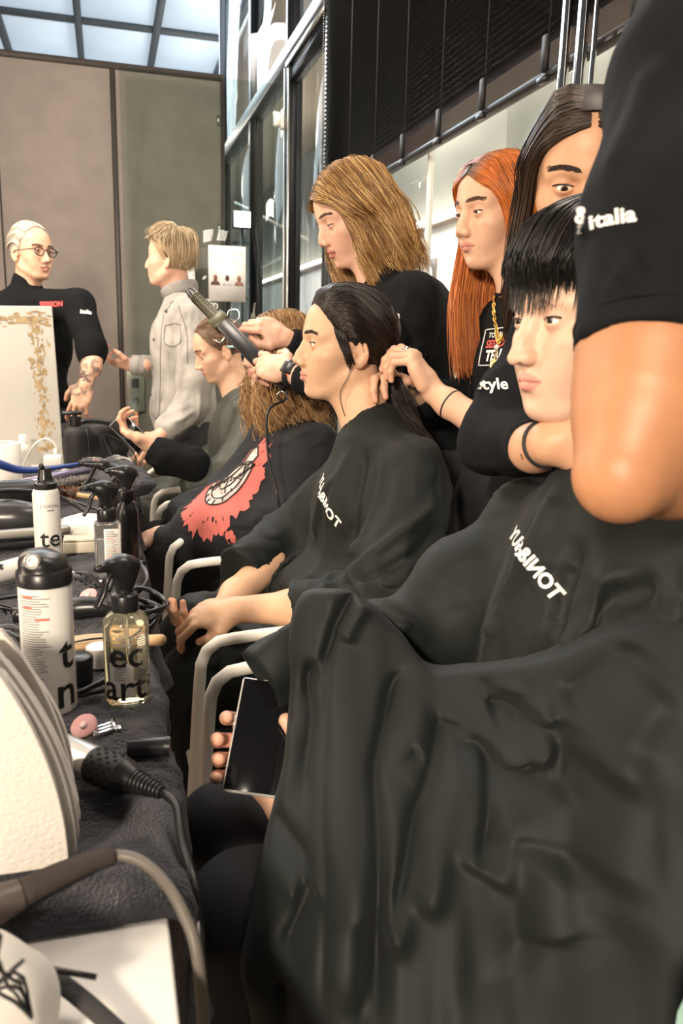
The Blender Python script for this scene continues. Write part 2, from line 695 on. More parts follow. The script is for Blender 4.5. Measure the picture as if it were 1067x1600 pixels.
def head_sdf(p):
    g = lambda k, d: p.get(k, d)
    jw, ln = g('jaw', 1.0), g('nose', 1.0)*0.982
    cw = g('cheek', 1.0)
    fl = g('lip', 1.0)
    S = Sdf()
    S.ell((-0.014, 0, 0.034), (0.098, 0.075*g('skull', 1), 0.084), k=0.01)
    S.ell((0.030, 0, 0.040), (0.060, 0.062, 0.058), k=0.03)
    S.ell((0.026, 0, -0.030), (0.060, 0.059*cw, 0.072), k=0.03)
    S.ell((0.026, 0, -0.074), (0.052, 0.046*jw, 0.036), k=0.025)
    ch = g('chin', 0.0)
    S.ell((0.071+ch, 0, -0.103), (0.0165, 0.020*jw, 0.0135), k=0.026)
    for y in (-1, 1):
        S.cone((-0.006, y*0.053*jw, -0.060), (0.055, y*0.024*jw, -0.099), 0.013, 0.012, k=0.028)
        S.ell((0.054, y*0.043*cw, -0.027), (0.025, 0.019, 0.018), k=0.03)
        S.ell((0.060, y*0.030, -0.052), (0.024, 0.020, 0.026), k=0.02)
        S.cone((0.081, y*0.010, 0.019), (0.068, y*0.046, 0.017), 0.0105+g('brow', 0)*0.003, 0.010, k=0.02)
    for y in (-1, 1):
        S.ell((0.094, y*0.031, -0.003), (0.017, 0.019, 0.0135), k=0.014, sub=True)
        S.ell((0.0755, y*0.0315, -0.001), (0.0142, 0.0150, 0.0138), k=0.006)
    # mouth barrel, nose
    S.ell((0.068, 0, -0.071), (0.0245, 0.028, 0.026), k=0.02)
    nt = g('tip', 0.0)
    br = g('bridge', 0)
    S.chain([(0.0835, 0, 0.010), (0.0925+br, 0, -0.006), (0.1020+br, 0, -0.022), (0.1100*ln+nt, 0, -0.0385+g('tipz', 0))], [0.0060, 0.0055, 0.0060, 0.0082], k=0.012)
    S.cone((0.083, 0, -0.012), (0.091, 0, -0.038), 0.0080, 0.0110, k=0.014)
    for y in (-1, 1):
        S.ell((0.1005, y*0.0125*g('alae', 1), -0.0425), (0.0100, 0.0066, 0.0078), k=0.007)
    S.cone((0.100, 0, -0.047), (0.092, 0, -0.056), 0.0055, 0.006, k=0.006)
    for y in (-1, 1):
        S.ell((0.105, y*0.0068*g('alae', 1), -0.0505), (0.0052, 0.0032, 0.004), k=0.002, sub=True)
    # lips
    mo = g('open', 0.0)
    for y in (-1, 1):
        S.cone((0.0945, y*0.004, -0.0645), (0.0800, y*0.0245, -0.0692), 0.0052*fl, 0.0024, k=0.004)
        S.cone((0.0925, y*0.0, -0.0755-mo), (0.0790, y*0.0230, -0.0708-mo*0.3), 0.0062*fl, 0.0024, k=0.0045)
    S.ell((0.099, 0, -0.0895-mo), (0.0085, 0.020, 0.0062), k=0.012, sub=True)
    for y in (-1, 1):
        S.cone((0.1015, 0, -0.0698-mo*0.4), (0.0825, y*0.0270, -0.0700), 0.0011+mo*0.35, 0.0009, k=0.0022, sub=True)
    S.cone((0.1035, 0, -0.053), (0.1005, 0, -0.0605), 0.0024, 0.0026, k=0.006, sub=True)
    # eye openings
    eo, ez = g('eye_open', 0.0046), g('eye_low', 0.0)
    for y in (-1, 1):
        Re = rot('X', -y*g('eye_tilt', 4))
        S.ell((0.0895, y*0.0325, -0.0012-ez), (0.0105, 0.0148, eo), Re, k=0.0012, sub=True)
        if g('lid', 1):
            a = [(0.0885-0.0065*abs(t)**2, y*(0.0325+0.0145*t), 0.0062+eo*0.45-ez-0.0035*t*t) for t in (-0.9, -0.3, 0.3, 0.9)]
            S.chain(a, [0.0009]*4, k=0.003, sub=True)
    # ears
    es = g('ear', 1.0)
    for y in (-1, 1):
        Re = rot('Y', 12) @ rot('Z', -y*22)
        S.ell((-0.012, y*0.0755, -0.012), (0.0175*es, 0.0065, 0.030*es), Re, k=0.006)
        S.ell((-0.009, y*0.0745, -0.036), (0.010, 0.0060, 0.012), Re, k=0.008)
        S.ell((-0.006, y*0.0835, -0.014), (0.0095, 0.0052, 0.017), Re, k=0.005, sub=True)
        S.cone((-0.012, y*0.081, 0.010), (-0.021, y*0.083, -0.012), 0.0026, 0.0026, k=0.004, sub=True)
        S.ell((0.001, y*0.0755, -0.021), (0.0045, 0.005, 0.006), k=0.005)
    return S


def make_head(R, t, s=1.0, p=None, neck=None, h=0.0018, extra=None, skin=(0.62, 0.36, 0.24), lips=(0.50, 0.18, 0.15), gaze=(0, 0), iris=(0.07, 0.035, 0.02), blush=0.5, neck_r=0.054):
    """skin mesh (head + neck + upper chest) in world space with vertex colours, and eye meshes"""
    p = p or {}
    t = np.asarray(t, float)
    S = head_sdf(p)
    loc = lambda q: ((np.asarray(q, float)-t) @ R)/s
    nb = loc(neck)
    up_n = nrm(V3(-0.022, 0, -0.045)-nb)
    S.cone((-0.020, 0, -0.040), nb, neck_r, neck_r*1.05, k=0.022)
    S.cone((0.016, 0, -0.085), nb+V3(0.028, 0, 0), neck_r*0.55, neck_r*0.6, k=0.03)
    for q in (extra or []):
        S.cone(loc(q[0]), loc(q[1]), q[2]/s, q[3]/s, k=q[4] if len(q) > 4 else 0.05)
    V, F = S.mesh(h)
    # colours in the local frame
    x, y, z = V.T
    base = np.array(skin)
    C = np.tile(base, (len(V), 1))
    red = base*np.array([1.02, 0.78, 0.72])
    mo = p.get('open', 0.0)

    def mixc(mask, c):
        C[:] = C*(1-mask[:, None])+np.asarray(c)*mask[:, None]
    ex = lambda cx, cy, cz, rx, ry, rz: np.exp(-(((x-cx)/rx)**2+((np.abs(y)-cy)/ry)**2+((z-cz)/rz)**2))
    mixc(0.55*blush*ex(0.065, 0.043, -0.035, 0.03, 0.022, 0.02), red)
    mixc(0.6*blush*ex(0.112, 0.0, -0.038, 0.014, 0.013, 0.012), red)
    mixc(0.7*blush*ex(-0.012, 0.082, -0.012, 0.03, 0.01, 0.035), red)
    mixc(0.30*ex(0.088, 0.030, -0.012, 0.02, 0.014, 0.008), base*np.array([0.72, 0.60, 0.60]))
    lidm = ex(0.088, 0.0325, 0.006, 0.02, 0.015, 0.006)
    mixc(0.35*lidm, np.array(p.get('shadow', tuple(base*np.array([0.7, 0.55, 0.5])))))
    ll = 0.0245
    ay = np.abs(y)
    fl = p.get('lip', 1.0)
    zu = -0.0580-0.0095*(ay/ll)**1.5-0.0012*np.exp(-(ay/0.003)**2)+0.0006
    zl = -0.0822-mo*1.2+0.0112*(ay/ll)**2
    lm = np.clip((zu-z)/0.0014, 0, 1)*np.clip((z-zl)/0.0014, 0, 1)*(ay < ll)*(x > 0.078)
    mixc(0.85*lm, lips)
    gap = np.exp(-((z+0.0700+mo*0.4)/(0.0009+mo*0.5))**2)*(ay < ll)*(x > 0.074)*(x < 0.0955)
    mixc(0.7*gap, np.array(lips)*0.25)
    n1 = noise3(V, 90, 3)*0.05+noise3(V, 30, 4)*0.05
    C *= (1+n1)[:, None]
    W = (V*s) @ R.T+t
    eyes = []
    for sy in (-1, 1):
        c = V3(0.0755, sy*0.0315, -0.001)
        a = np.linspace(0, np.pi, 25)
        ev, ef = lathe([(0.0122*math.sin(q)+1e-6, -0.0122*math.cos(q)) for q in a], 28)
        ang = np.arccos(np.clip(ev[:, 2]/0.0122, -1, 1))
        ec = np.tile(np.array((0.80, 0.76, 0.72)), (len(ev), 1))
        ec[ang < 0.50] = iris
        ec[ang < 0.20] = (0.004, 0.004, 0.004)
        ec[(ang > 0.44) & (ang < 0.50)] *= 0.3
        Re = rot('Z', gaze[0]) @ rot('Y', gaze[1]) @ rot('Y', 90)
        ev = ev @ Re.T+c
        eyes.append(((ev*s) @ R.T+t, ef, ec))
    return dict(V=W, F=F, C=np.clip(C, 0, 1), eyes=eyes, S=S, R=R, t=t, s=s, p=p)


def on_head(H, q, lift=0.0):
    """project local points onto the head surface"""
    q = np.array(q, float)
    for _ in range(3):
        d = H['S'].ev(q)
        e = 0.0008
        g = np.stack([H['S'].ev(q+np.eye(3)[i]*e)-H['S'].ev(q-np.eye(3)[i]*e) for i in range(3)], -1)
        q = q-nrm(g)*(d-lift)[..., None]
    return q


def to_world(H, q):
    return (np.asarray(q, float)*H['s']) @ H['R'].T+H['t']


def hair_tubes(P, r, ns=3):
    """many strands at once: P (n, m, 3), r (n, m) -> 3-sided tapered tubes"""
    n, m_, _ = P.shape
    T = nrm(np.gradient(P, axis=1))
    ref = np.array([0.31, 0.17, 0.93])
    U = nrm(np.cross(T, ref))
    W = np.cross(T, U)
    a = np.linspace(0, 2*np.pi, ns, endpoint=False)
    V = P[:, :, None]+r[:, :, None, None]*(np.cos(a)[None, None, :, None]*U[:, :, None]+np.sin(a)[None, None, :, None]*W[:, :, None])
    b = (np.arange(n)*m_*ns)[:, None, None]
    i = (np.arange(m_-1)*ns)[None, :, None]
    j = np.arange(ns)[None, None]
    k = (j+1) % ns
    F = np.stack([b+i+j, b+i+k, b+i+ns+k, b+i+ns+j], -1).reshape(-1, 4)
    return V.reshape(-1, 3), [F]


def brows(H, col, n=170, arch=0.006, z0=0.0205, thick=0.0042, x0=0.012, x1=0.047, drop=0.0):
    out, cc = [], []
    r_ = np.random.default_rng(5)
    for sy in (-1, 1):
        u = r_.random(n)
        th = thick*(1-0.55*u)*(0.4+0.6*np.minimum(1, u/0.12))
        y = sy*(x0+(x1-x0)*u)
        z = z0+arch*np.sin(np.clip(u*0.62+0.02, 0, 1)*np.pi*0.9)-0.006*np.maximum(u-0.6, 0)/0.4-drop*u+(r_.random(n)-0.5)*2*th
        q = np.stack([0.10-0.03*u, y, z], -1)
        q = on_head(H, q, 0.0006)
        d = np.stack([-0.10-0.25*u, sy*np.ones(n), 0.55-1.0*u], -1)
        d = nrm(d)
        L = (0.0065+0.003*r_.random(n))
        pts = np.stack([q, on_head(H, q+d*L[:, None]*0.5, 0.0011), on_head(H, q+d*L[:, None], 0.0010)], 1)
        out.append(to_world(H, pts))
    return [hair_tubes(P, np.tile(np.array([0.00055, 0.0005, 0.00015])*H['s'], (len(P), 1))) for P in out]


def lash(H, w=0.0011):
    """dark line of the upper lashes"""
    gs = []
    p = H['p']
    eo, ez = p.get('eye_open', 0.0046), p.get('eye_low', 0)
    for sy in (-1, 1):
        t = np.linspace(-0.95, 1.06, 12)
        tilt = math.radians(p.get('eye_tilt', 4))
        y = 0.0145*t
        z = eo*np.sqrt(np.maximum(1-(t/1.07)**2, 0))
        yy = y*math.cos(tilt)
        zz = z+y*math.sin(tilt)
        q = np.stack([0.0755+np.sqrt(np.maximum(0.0132**2-(yy*0.78)**2-zz**2*0.3, 0)), sy*(0.0325+yy), -0.0012-ez+zz], -1)
        q[:, 0] += 0.0006
        gs.append(tube(to_world(H, q), w*H['s']*np.linspace(0.6, 1, 12), 5))
    return gs


def resample(g, n):
    return spline(np.asarray(g, float), n)


def hair(sheets, N, n=14, r=0.0011, seed=1, clump=0.6, nclump=40, wave=0.0, wfreq=3, fuzz=0.003, depth=0.008, cols=((0.1, 0.05, 0.02),), root=None, taper=0.35, lenvar=0.15, under=True, fly=0.0, under_in=0.006, center=None, rootvar=0.03):
    """hair from guide sheets. Every sheet is a list of guide polylines (world points) side by side; strands run between them"""
    rr = np.random.default_rng(seed)
    VV, CC = [], []
    tot = sum(len(s) for s in sheets)
    gl, cl = [], []
    cols = np.asarray(cols, float)
    for sh in sheets:
        G = np.stack([resample(g, n) for g in sh])          # (k, n, 3)
        k = len(G)
        # surface direction out of the sheet
        nu = 12*(k-1)+1
        us = np.linspace(0, k-1, nu)
        Q = np.concatenate([2*G[:1]-G[1:2], G, 2*G[-1:]-G[-2:-1]])

        def at_u(u):
            i = np.clip(u.astype(int), 0, k-2)
            t = (u-i)[:, None, None]
            a, b, c, d = Q[i], Q[i+1], Q[i+2], Q[i+3]
            return 0.5*((2*b)+(c-a)*t+(2*a-5*b+4*c-d)*t**2+(3*b-a-3*c+d)*t**3)
        Gd = at_u(us)
        du = np.gradient(Gd, axis=0)
        dv = np.gradient(Gd, axis=1)
        Nn = nrm(np.cross(du, dv))
        if center is not None and ((Gd[:, :n//2+1]-np.asarray(center))*Nn[:, :n//2+1]).sum() < 0:
            Nn = -Nn
        ns_ = max(30, int(N*k/tot))
        u = rr.random(ns_)*(k-1)
        cen = np.sort(rr.random(max(3, nclump*k//tot+1)))*(k-1)
        cu = cen[np.abs(u[:, None]-cen[None]).argmin(1)]
        s = np.linspace(0, 1, n)[None]
        P = at_u(u)
        Pc = at_u(cu)
        f = (clump*s**1.2)[..., None]
        P = P*(1-f)+Pc*f
        ni = np.clip((u/(k-1)*(nu-1)).astype(int), 0, nu-1)
        nn = Nn[ni]
        off = (rr.random(ns_)**0.8)[:, None]*depth*np.minimum(1, s*5+0.12)
        P = P-nn*off[..., None]*1.0
        ph = rr.random((ns_, 1))*0.9+cu[:, None]*7.7
        if wave:
            a_ = wave*np.minimum(1, s*1.6)*(0.6+0.8*rr.random((ns_, 1)))
            fr = wfreq*(0.8+0.4*rr.random((ns_, 1)))
            P = P+nn*(a_*np.sin(2*np.pi*(fr*s+ph)))[..., None]
            T = nrm(np.gradient(P, axis=1))
            P = P+np.cross(T, nn)*(a_*np.cos(2*np.pi*(fr*s+ph)))[..., None]
        jit = rr.normal(size=(ns_, 3, 3))*fuzz
        s3 = s[..., None]
        P = P+jit[:, None, 0]*s3+jit[:, None, 1]*np.sin(np.pi*s3)*0.6
        if fly:
            fm = rr.random(ns_) < 0.06
            P[fm] += (nn[fm]*(fly*(s**1.5))[..., None])*rr.random((fm.sum(), 1, 1))
        # shorten some strands
        lv = 1-lenvar*rr.random(ns_)
        s0 = rootvar*rr.random(ns_)[:, None]
        idx = (s0+s*(lv[:, None]-s0))*(n-1)
        i_ = np.minimum(idx.astype(int), n-2)
        tt = (idx-i_)[..., None]
        ar = np.arange(ns_)[:, None]
        P = P[ar, i_]*(1-tt)+P[ar, i_+1]*tt
        rad = r*(0.6+0.8*rr.random((ns_, 1)))*np.interp(s, [0, 0.08, 0.6, 1], [0.8, 1, 1, taper])
        V, F = hair_tubes(P, rad)
        c = cols[rr.integers(0, len(cols), ns_)]*(0.8+0.4*rr.random((ns_, 1)))
        c = np.repeat(c[:, None], n, 1)
        if root is not None:
            m_ = np.clip(1-s/root[1], 0, 1)[..., None]
            c = c*(1-m_)+np.asarray(root[0])*m_
        gl.append((V, F))
        cl.append(np.repeat(c[:, :, None], 3, 2).reshape(-1, 3))
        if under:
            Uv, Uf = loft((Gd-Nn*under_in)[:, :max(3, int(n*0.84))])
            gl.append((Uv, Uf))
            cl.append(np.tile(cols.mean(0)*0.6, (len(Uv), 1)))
    V, F = cat(gl)
    return V, F, np.concatenate(cl)


def skull(H, lift=0.0):
    S = Sdf()
    S.ops = list(H['S'].ops[:3])
    return Sdf().add(S, 0.004).disp(lambda p: -lift)


def scalp(H, pts, lift=0.006):
    """approximate local points pulled onto the skull, lifted; returns local points"""
    S = skull(H, 0.0)
    q = np.array(pts, float)
    lf = np.broadcast_to(np.asarray(lift, float), (len(q),))
    for _ in range(5):
        d = S.ev(q)
        e = 0.002
        g = np.stack([S.ev(q+np.eye(3)[i]*e)-S.ev(q-np.eye(3)[i]*e) for i in range(3)], -1)
        q = q-nrm(g)*(d-lf)[:, None]
    return q


def cap_geo(H, line, lift=0.006, h=0.004, low=-0.075):
    """scalp cap: skull surface lifted, kept behind the hairline given as (z, x) pairs"""
    V, F = skull(H, lift).mesh(h)
    zz, xx = np.array(line).T
    ok = (V[:, 0] < np.interp(V[:, 2], zz, xx)) & (V[:, 2] > low)
    f = F[0]
    f = f[ok[f].all(1)]
    used = np.unique(f)
    mp = np.full(len(V), -1)
    mp[used] = np.arange(len(used))
    return to_world(H, V[used]), [mp[f]]


# ---- hands
FING = {  # base on the palm (x along the hand, y to the thumb side), three bone lengths, radius
    'index': ((0.088, 0.0265, 0.000), (0.043, 0.026, 0.021), 0.0090),
    'middle': ((0.092, 0.0060, 0.003), (0.047, 0.030, 0.022), 0.0093),
    'ring': ((0.087, -0.0140, 0.001), (0.043, 0.028, 0.022), 0.0088),
    'little': ((0.078, -0.0320, -0.003), (0.034, 0.021, 0.019), 0.0077),
}


def hand_frame(d, palm):
    """columns: along the fingers, toward the thumb side (of a left hand seen from the back), out of the back of the hand"""
    d = nrm(d)
    b = -nrm(np.asarray(palm, float)-d*np.dot(palm, d))
    return np.stack([d, np.cross(b, d), b], 1)


def hand_sdf(curl, thumb=((0.03, 0.045, -0.010), (0.055, 0.060, -0.022), (0.078, 0.062, -0.030)), side=1, spread=1.0, s=1.0):
    """curl: per finger (mcp, pip, dip) degrees; side 1 puts the thumb on +y, -1 on -y. Returns prims (a, b, ra, rb, group) and nails"""
    pr, nails = [], []
    for i, (nm, (b, ls, r)) in enumerate(FING.items()):
        c = curl[i]
        sp = spread*(0.14, 0.03, -0.06, -0.17)[i]
        if len(c) > 3:
            sp += c[3]
        p = np.array(b)
        ang = 0.0
        rr_ = [r*1.02, r*0.97, r*0.90, r*0.76]
        pts = [p]
        for j in range(3):
            ang += math.radians(c[j])
            d = V3(math.cos(ang)*math.cos(sp), math.cos(ang)*math.sin(sp), -math.sin(ang))
            p = p+d*ls[j]
            pts.append(p)
        up_ = V3(math.sin(ang), 0, math.cos(ang))
        nails.append((pts[2]*0.36+pts[3]*0.64+up_*r*0.66+d*0.005, d, up_, r))
        pr.append((pts, rr_))
    tp = [V3(0.014, 0.016, -0.006)]+[V3(*q) for q in thumb]
    pr.append((tp, [0.0165, 0.0135, 0.0115, 0.0092]))
    d = nrm(tp[3]-tp[2])
    up_ = nrm(np.cross(np.cross(d, V3(-0.35, 0.5, 0.8)), d))
    nails.append((tp[2]*0.25+tp[3]*0.75+up_*0.0066+d*0.006, d, up_, 0.0105))
    m_ = np.array([1, side, 1])*s
    pr = [([q*m_ for q in a], [x*s for x in b]) for a, b in pr]
    nails = [(a*m_, b*np.array([1, side, 1]), c*np.array([1, side, 1]), r*s) for a, b, c, r in nails]
    palm = [((0.0, 0.010*side, 0), 0.0)]
    return pr, nails, side, s


def hand_ops(S, hd, R, w):
    """add a hand to Sdf S (world space)"""
    pr, nails, side, s = hd
    W = lambda q: np.asarray(q) @ R.T+np.asarray(w)
    P = Sdf()
    sd = V3(1, side, 1)*s
    P.ell(W(V3(0.052, -0.002, 0.0)*sd), V3(0.050, 0.039, 0.0145)*s, R, k=0.01)
    P.cone(W(V3(0.0, 0.0, 0)*sd), W(V3(0.03, 0.0, 0)*sd), 0.0215*s, 0.022*s, k=0.02*s)
    P.cone(W(V3(0.018, 0.018, -0.008)*sd), W(V3(0.045, 0.030, -0.010)*sd), 0.0165*s, 0.012*s, k=0.015*s)
    P.cone(W(V3(0.022, -0.024, -0.006)*sd), W(V3(0.06, -0.030, -0.004)*sd), 0.014*s, 0.0125*s, k=0.012*s)
    fs = []
    for pts, rs in pr:
        f = Sdf()
        pts = [W(q) for q in pts]
        for i in range(len(pts)-1):
            f.cone(pts[i], pts[i+1], rs[i], rs[i+1], k=0.003*s)
            if i:
                f.ell(pts[i], np.full(3, rs[i]*1.05), k=0.003*s)
        fs.append(f)
    for i, f in enumerate(fs):
        P.add(f, 0.011*s if i == 4 else 0.007*s)
    S.add(P, 0.012)
    return S


def nail_geo(hd, R, w, which=range(5), sc=1.0):
    pr, nails, side, s = hd
    gs = []
    for i in which:
        c, d, u, r = nails[i]
        a = np.linspace(0, 2*np.pi, 14, endpoint=False)
        sv = np.cross(u, d)
        ring = []
        for q, lift in ((1.0, -0.10), (0.75, 0.12), (0.3, 0.2)):
            x = np.sign(np.cos(a))*np.abs(np.cos(a))**0.7*r*0.80*q*sc
            y = np.sin(a)*r*0.66*q
            ring.append(c+x[:, None]*d+y[:, None]*sv+(lift*r-(y**2)/r*0.45)[:, None]*u)
        G = np.stack(ring)
        V = np.concatenate(G)
        j = np.arange(14)
        k = (j+1) % 14
        F = [np.stack([j, k, k+14, j+14], -1), np.stack([j+14, k+14, k+28, j+28], -1), (j+28)[None]]
        if side < 0:
            F = [f[:, ::-1] for f in F]
        gs.append((V @ R.T+np.asarray(w), F))
    return cat(gs)


def skin_cols(V, skin, seed=1, hot=None, red=0.5):
    C = np.tile(np.asarray(skin, float), (len(V), 1))
    n = noise3(V, 28, seed)*0.07+noise3(V, 90, seed+1)*0.05
    C *= (1+n)[:, None]
    for q, r in (hot or []):
        m_ = np.exp(-(np.linalg.norm(V-np.asarray(q), axis=1)/r)**2)*red
        C = C*(1-m_[:, None])+C*np.array([1.05, 0.72, 0.66])*m_[:, None]
    return np.clip(C, 0, 1)
# ------------------------------------------------------------------ cloth
def edges_of(F, diag=True):
    e = []
    for f in F:
        n = f.shape[1]
        for i in range(n):
            e.append(f[:, [i, (i+1) % n]])
        if diag and n == 4:
            e += [f[:, [0, 2]], f[:, [1, 3]]]
    e = np.sort(np.concatenate(e), 1)
    return np.unique(e, axis=0)


def settle(V, F, eh=0.10, ev=0.04, steps=45, iters=8, inn=0.016, out=0.035, g=0.0012, pin=None, seed=1, bend=0.25, jitter=0.0015):
    """let a garment that is a little too big for its body sag and buckle into wrinkles; it may move between inn below and out above its first shape"""
    E = edges_of(F)
    Es = edges_of(F, False)
    V0 = V.copy()
    N0 = vnormals(V, F)
    d0 = V[E[:, 1]]-V[E[:, 0]]
    L0 = np.linalg.norm(d0, axis=1)+1e-9
    vz = np.abs(d0[:, 2])/L0
    L = L0*(1+ev*vz+eh*(1-vz))
    n = len(V)
    cnt = np.bincount(E.ravel(), minlength=n).astype(float)
    cs = np.bincount(Es.ravel(), minlength=n).astype(float)
    rr = np.random.default_rng(seed)
    V = V+N0*(noise3(V, 26, seed)*jitter*2+rr.normal(size=n)*jitter*0.3)[:, None]
    w = np.ones(n) if pin is None else 1-pin
    vel = np.zeros_like(V)
    i, j = E.T
    for st in range(steps):
        prev = V.copy()
        vel = vel*0.88
        V = V+(vel+V3(0, 0, -g))*w[:, None]
        for it in range(iters):
            d = V[j]-V[i]
            ln = np.sqrt((d*d).sum(1))+1e-9
            c = (0.5*(ln-L)/ln)[:, None]*d
            dV = np.stack([np.bincount(i, c[:, k], n)-np.bincount(j, c[:, k], n) for k in range(3)], 1)
            V = V+dV*(1.5/cnt*w)[:, None]
            if it % 3 == 0:
                A = np.stack([np.bincount(Es[:, 0], V[Es[:, 1], k], n)+np.bincount(Es[:, 1], V[Es[:, 0], k], n) for k in range(3)], 1)/cs[:, None]
                V = V+(bend*w)[:, None]*(A-V)*0.5
        h = ((V-V0)*N0).sum(1)
        V = V+N0*(np.clip(h, -inn, out)-h)[:, None]
        D = V-V0
        ln = np.linalg.norm(D, axis=1, keepdims=True)
        V = V0+D*np.minimum(1, 0.035/(ln+1e-9))
        vel = V-prev
    return V


def subdiv(V, F):
    """one Catmull-Clark step through Blender's own operator"""
    bm = bmesh.new()
    vs = [bm.verts.new(v) for v in V]
    for q in F[0]:
        bm.faces.new([vs[i] for i in q])
    me = bpy.data.meshes.new('tmp')
    bm.to_mesh(me)
    bm.free()
    o = bpy.data.objects.new('tmp', me)
    COL.objects.link(o)
    md = o.modifiers.new('s', 'SUBSURF')
    md.levels = 1
    dg = bpy.context.evaluated_depsgraph_get()
    e = o.evaluated_get(dg).to_mesh()
    V2 = np.empty(len(e.vertices)*3, np.float32)
    e.vertices.foreach_get('co', V2)
    F2 = np.empty(len(e.polygons)*4, np.int32)
    e.loops.foreach_get('vertex_index', F2)
    o.evaluated_get(dg).to_mesh_clear()
    bpy.data.objects.remove(o)
    bpy.data.meshes.remove(me)
    return V2.reshape(-1, 3).astype(float), [F2.reshape(-1, 4)]
# ------------------------------------------------------------------ the room
M_FLOOR = mat('floor_beige', (0.42, 0.34, 0.26), 0.55, vary=(3, 0.08), bump=(180, 0.1))
M_PANEL = mat('panel_felt', (0.20, 0.172, 0.155), 0.85, vary=(7, 0.10), bump=(420, 0.25, 0.001))
M_DKMET = mat('dark_frame', (0.020, 0.023, 0.027), 0.38, 0.6)
M_GRMET = mat('grey_frame', (0.10, 0.11, 0.12), 0.4, 0.5)
M_ALU = mat('aluminium', (0.55, 0.55, 0.53), 0.32, 0.9)
M_WHITE = mat('white_paint', (0.80, 0.79, 0.76), 0.5)
M_BLACK = mat('black_plastic', (0.010, 0.010, 0.011), 0.32)
M_BLKMATT = mat('black_matte', (0.012, 0.012, 0.013), 0.6)
M_CHROME = mat('chrome', (0.8, 0.8, 0.8), 0.12, 1.0)


def glass_mat(name, tint=(0.95, 0.98, 0.97), refl=0.03, rough=0.0):
    m_, nt, b = nodes_of(name)
    N, L = nt.nodes, nt.links
    tr = N.new('ShaderNodeBsdfTransparent')
    tr.inputs[0].default_value = (*tint, 1)
    gl = N.new('ShaderNodeBsdfGlossy')
    gl.inputs['Roughness'].default_value = rough
    mx = N.new('ShaderNodeMixShader')
    lw = N.new('ShaderNodeLayerWeight')
    lw.inputs['Blend'].default_value = 0.25
    mt = N.new('ShaderNodeMath')
    mt.operation = 'MULTIPLY_ADD'
    mt.inputs[1].default_value = 0.22
    mt.inputs[2].default_value = refl
    L.new(lw.outputs['Fresnel'], mt.inputs[0])
    L.new(mt.outputs[0], mx.inputs['Fac'])
    L.new(tr.outputs[0], mx.inputs[1])
    L.new(gl.outputs[0], mx.inputs[2])
    L.new(mx.outputs[0], N['Material Output'].inputs['Surface'])
    return m_


M_GLASS = glass_mat('pane_glass')
M_GLASSUP = glass_mat('upper_glass', (0.95, 0.97, 0.97), 0.005)
M_DOORGL = glass_mat('door_glass', (0.86, 0.90, 0.88), 0.02)


def struct(name, g, m_, smooth=False, label=None):
    return obj(name, g, m_, smooth=smooth, kind='structure', label=label)


struct('floor', box((-4, -3, -0.05), (1.16, 16, 0.0)), M_FLOOR)
# back partition of felt panels
wb = struct('wall_back', box((-2.6, 5.215, 0), (0.73, 5.30, 2.76)), mat('panel_core', (0.05, 0.045, 0.04), 0.8), label='tall brown-grey felt partition behind the two men')
for x0, x1 in ((-2.6, -1.70), (-1.69, -0.555), (-0.545, 0.075), (0.105, 0.715)):
    obj('panel', box((x0, 5.20, 0.02), (x1, 5.222, 2.745), 0.003), M_PANEL, wb, smooth=False)
obj('top_rail', box((-2.6, 5.19, 2.745), (0.73, 5.31, 2.78)), mat('rail_brown', (0.055, 0.047, 0.043), 0.5), wb, smooth=False)
obj('edge_strip', box((0.712, 5.19, 0.02), (0.735, 5.31, 2.745)), mat('rail_brown', (0.09, 0.08, 0.07), 0.5), wb, smooth=False)
obj('seam_strip', box((0.077, 5.196, 0.0), (0.103, 5.21, 2.76)), mat('rail_brown', (0.09, 0.08, 0.07), 0.5), wb, smooth=False)
for z in (2.50, 1.88):
    obj('latch_plate', box((0.690, 5.192, z), (0.708, 5.20, z+0.055)), M_ALU, wb, smooth=False)
# glass door in front of the partition
d1 = struct('door_1', box((0.125, 5.095, 0.01), (1.075, 5.105, 2.735)), M_DOORGL, label='frameless glass door in front of the felt partition')
for z in (2.50, 0.20):
    obj('hinge', cat([box((1.015, 5.08, z), (1.10, 5.12, z+0.085), 0.008), box((1.06, 5.07, z-0.01), (1.085, 5.13, z+0.095), 0.004)]), mat('hinge_metal', (0.85, 0.80, 0.70), 0.3, 0.7), d1, smooth=False)
# right hand glazed wall: posts, beams, panes
wr = struct('wall_right', box((1.10, -3, 0), (1.16, 10.2, 0.12)), M_DKMET, label='glazed wall of dark metal posts on the right')
for y0, y1 in ((5.00, 5.06), (4.085, 4.14), (6.26, 6.36), (7.9, 7.96)):
    obj('post', box((1.08, y0, 0.12), (1.17, y1, 5.2 if y0 > 4.9 else 2.84)), M_DKMET, wr, smooth=False)
for y0 in (5.065, 4.96):
    obj('post_edge', box((1.075, y0, 0.12), (1.085, y0+0.02, 2.86)), M_ALU, wr, smooth=False)
obj('beam', box((1.07, -3, 2.83), (1.18, 10.2, 2.93)), mat('beam_grey', (0.07, 0.078, 0.085), 0.45, 0.4), wr, smooth=False)
obj('beam_edge', box((1.065, 4.14, 2.80), (1.075, 5.0, 2.825)), M_ALU, wr, smooth=False)
obj('beam', box((1.09, 4.14, 2.73), (1.16, 5.0, 2.80)), M_DKMET, wr, smooth=False)
n = 0
for y0, y1, z1 in ((-3, 0.4, 2.83), (0.42, 2.815, 2.83), (2.83, 4.085, 2.83), (4.14, 5.0, 2.73), (5.06, 6.26, 2.83), (6.36, 7.9, 2.83), (7.96, 10.2, 2.83)):
    n += 1
    struct('window_%d' % n, box((1.128, y0, 0.12), (1.138, y1, z1)), M_GLASS, label='clear pane of the glazed wall')
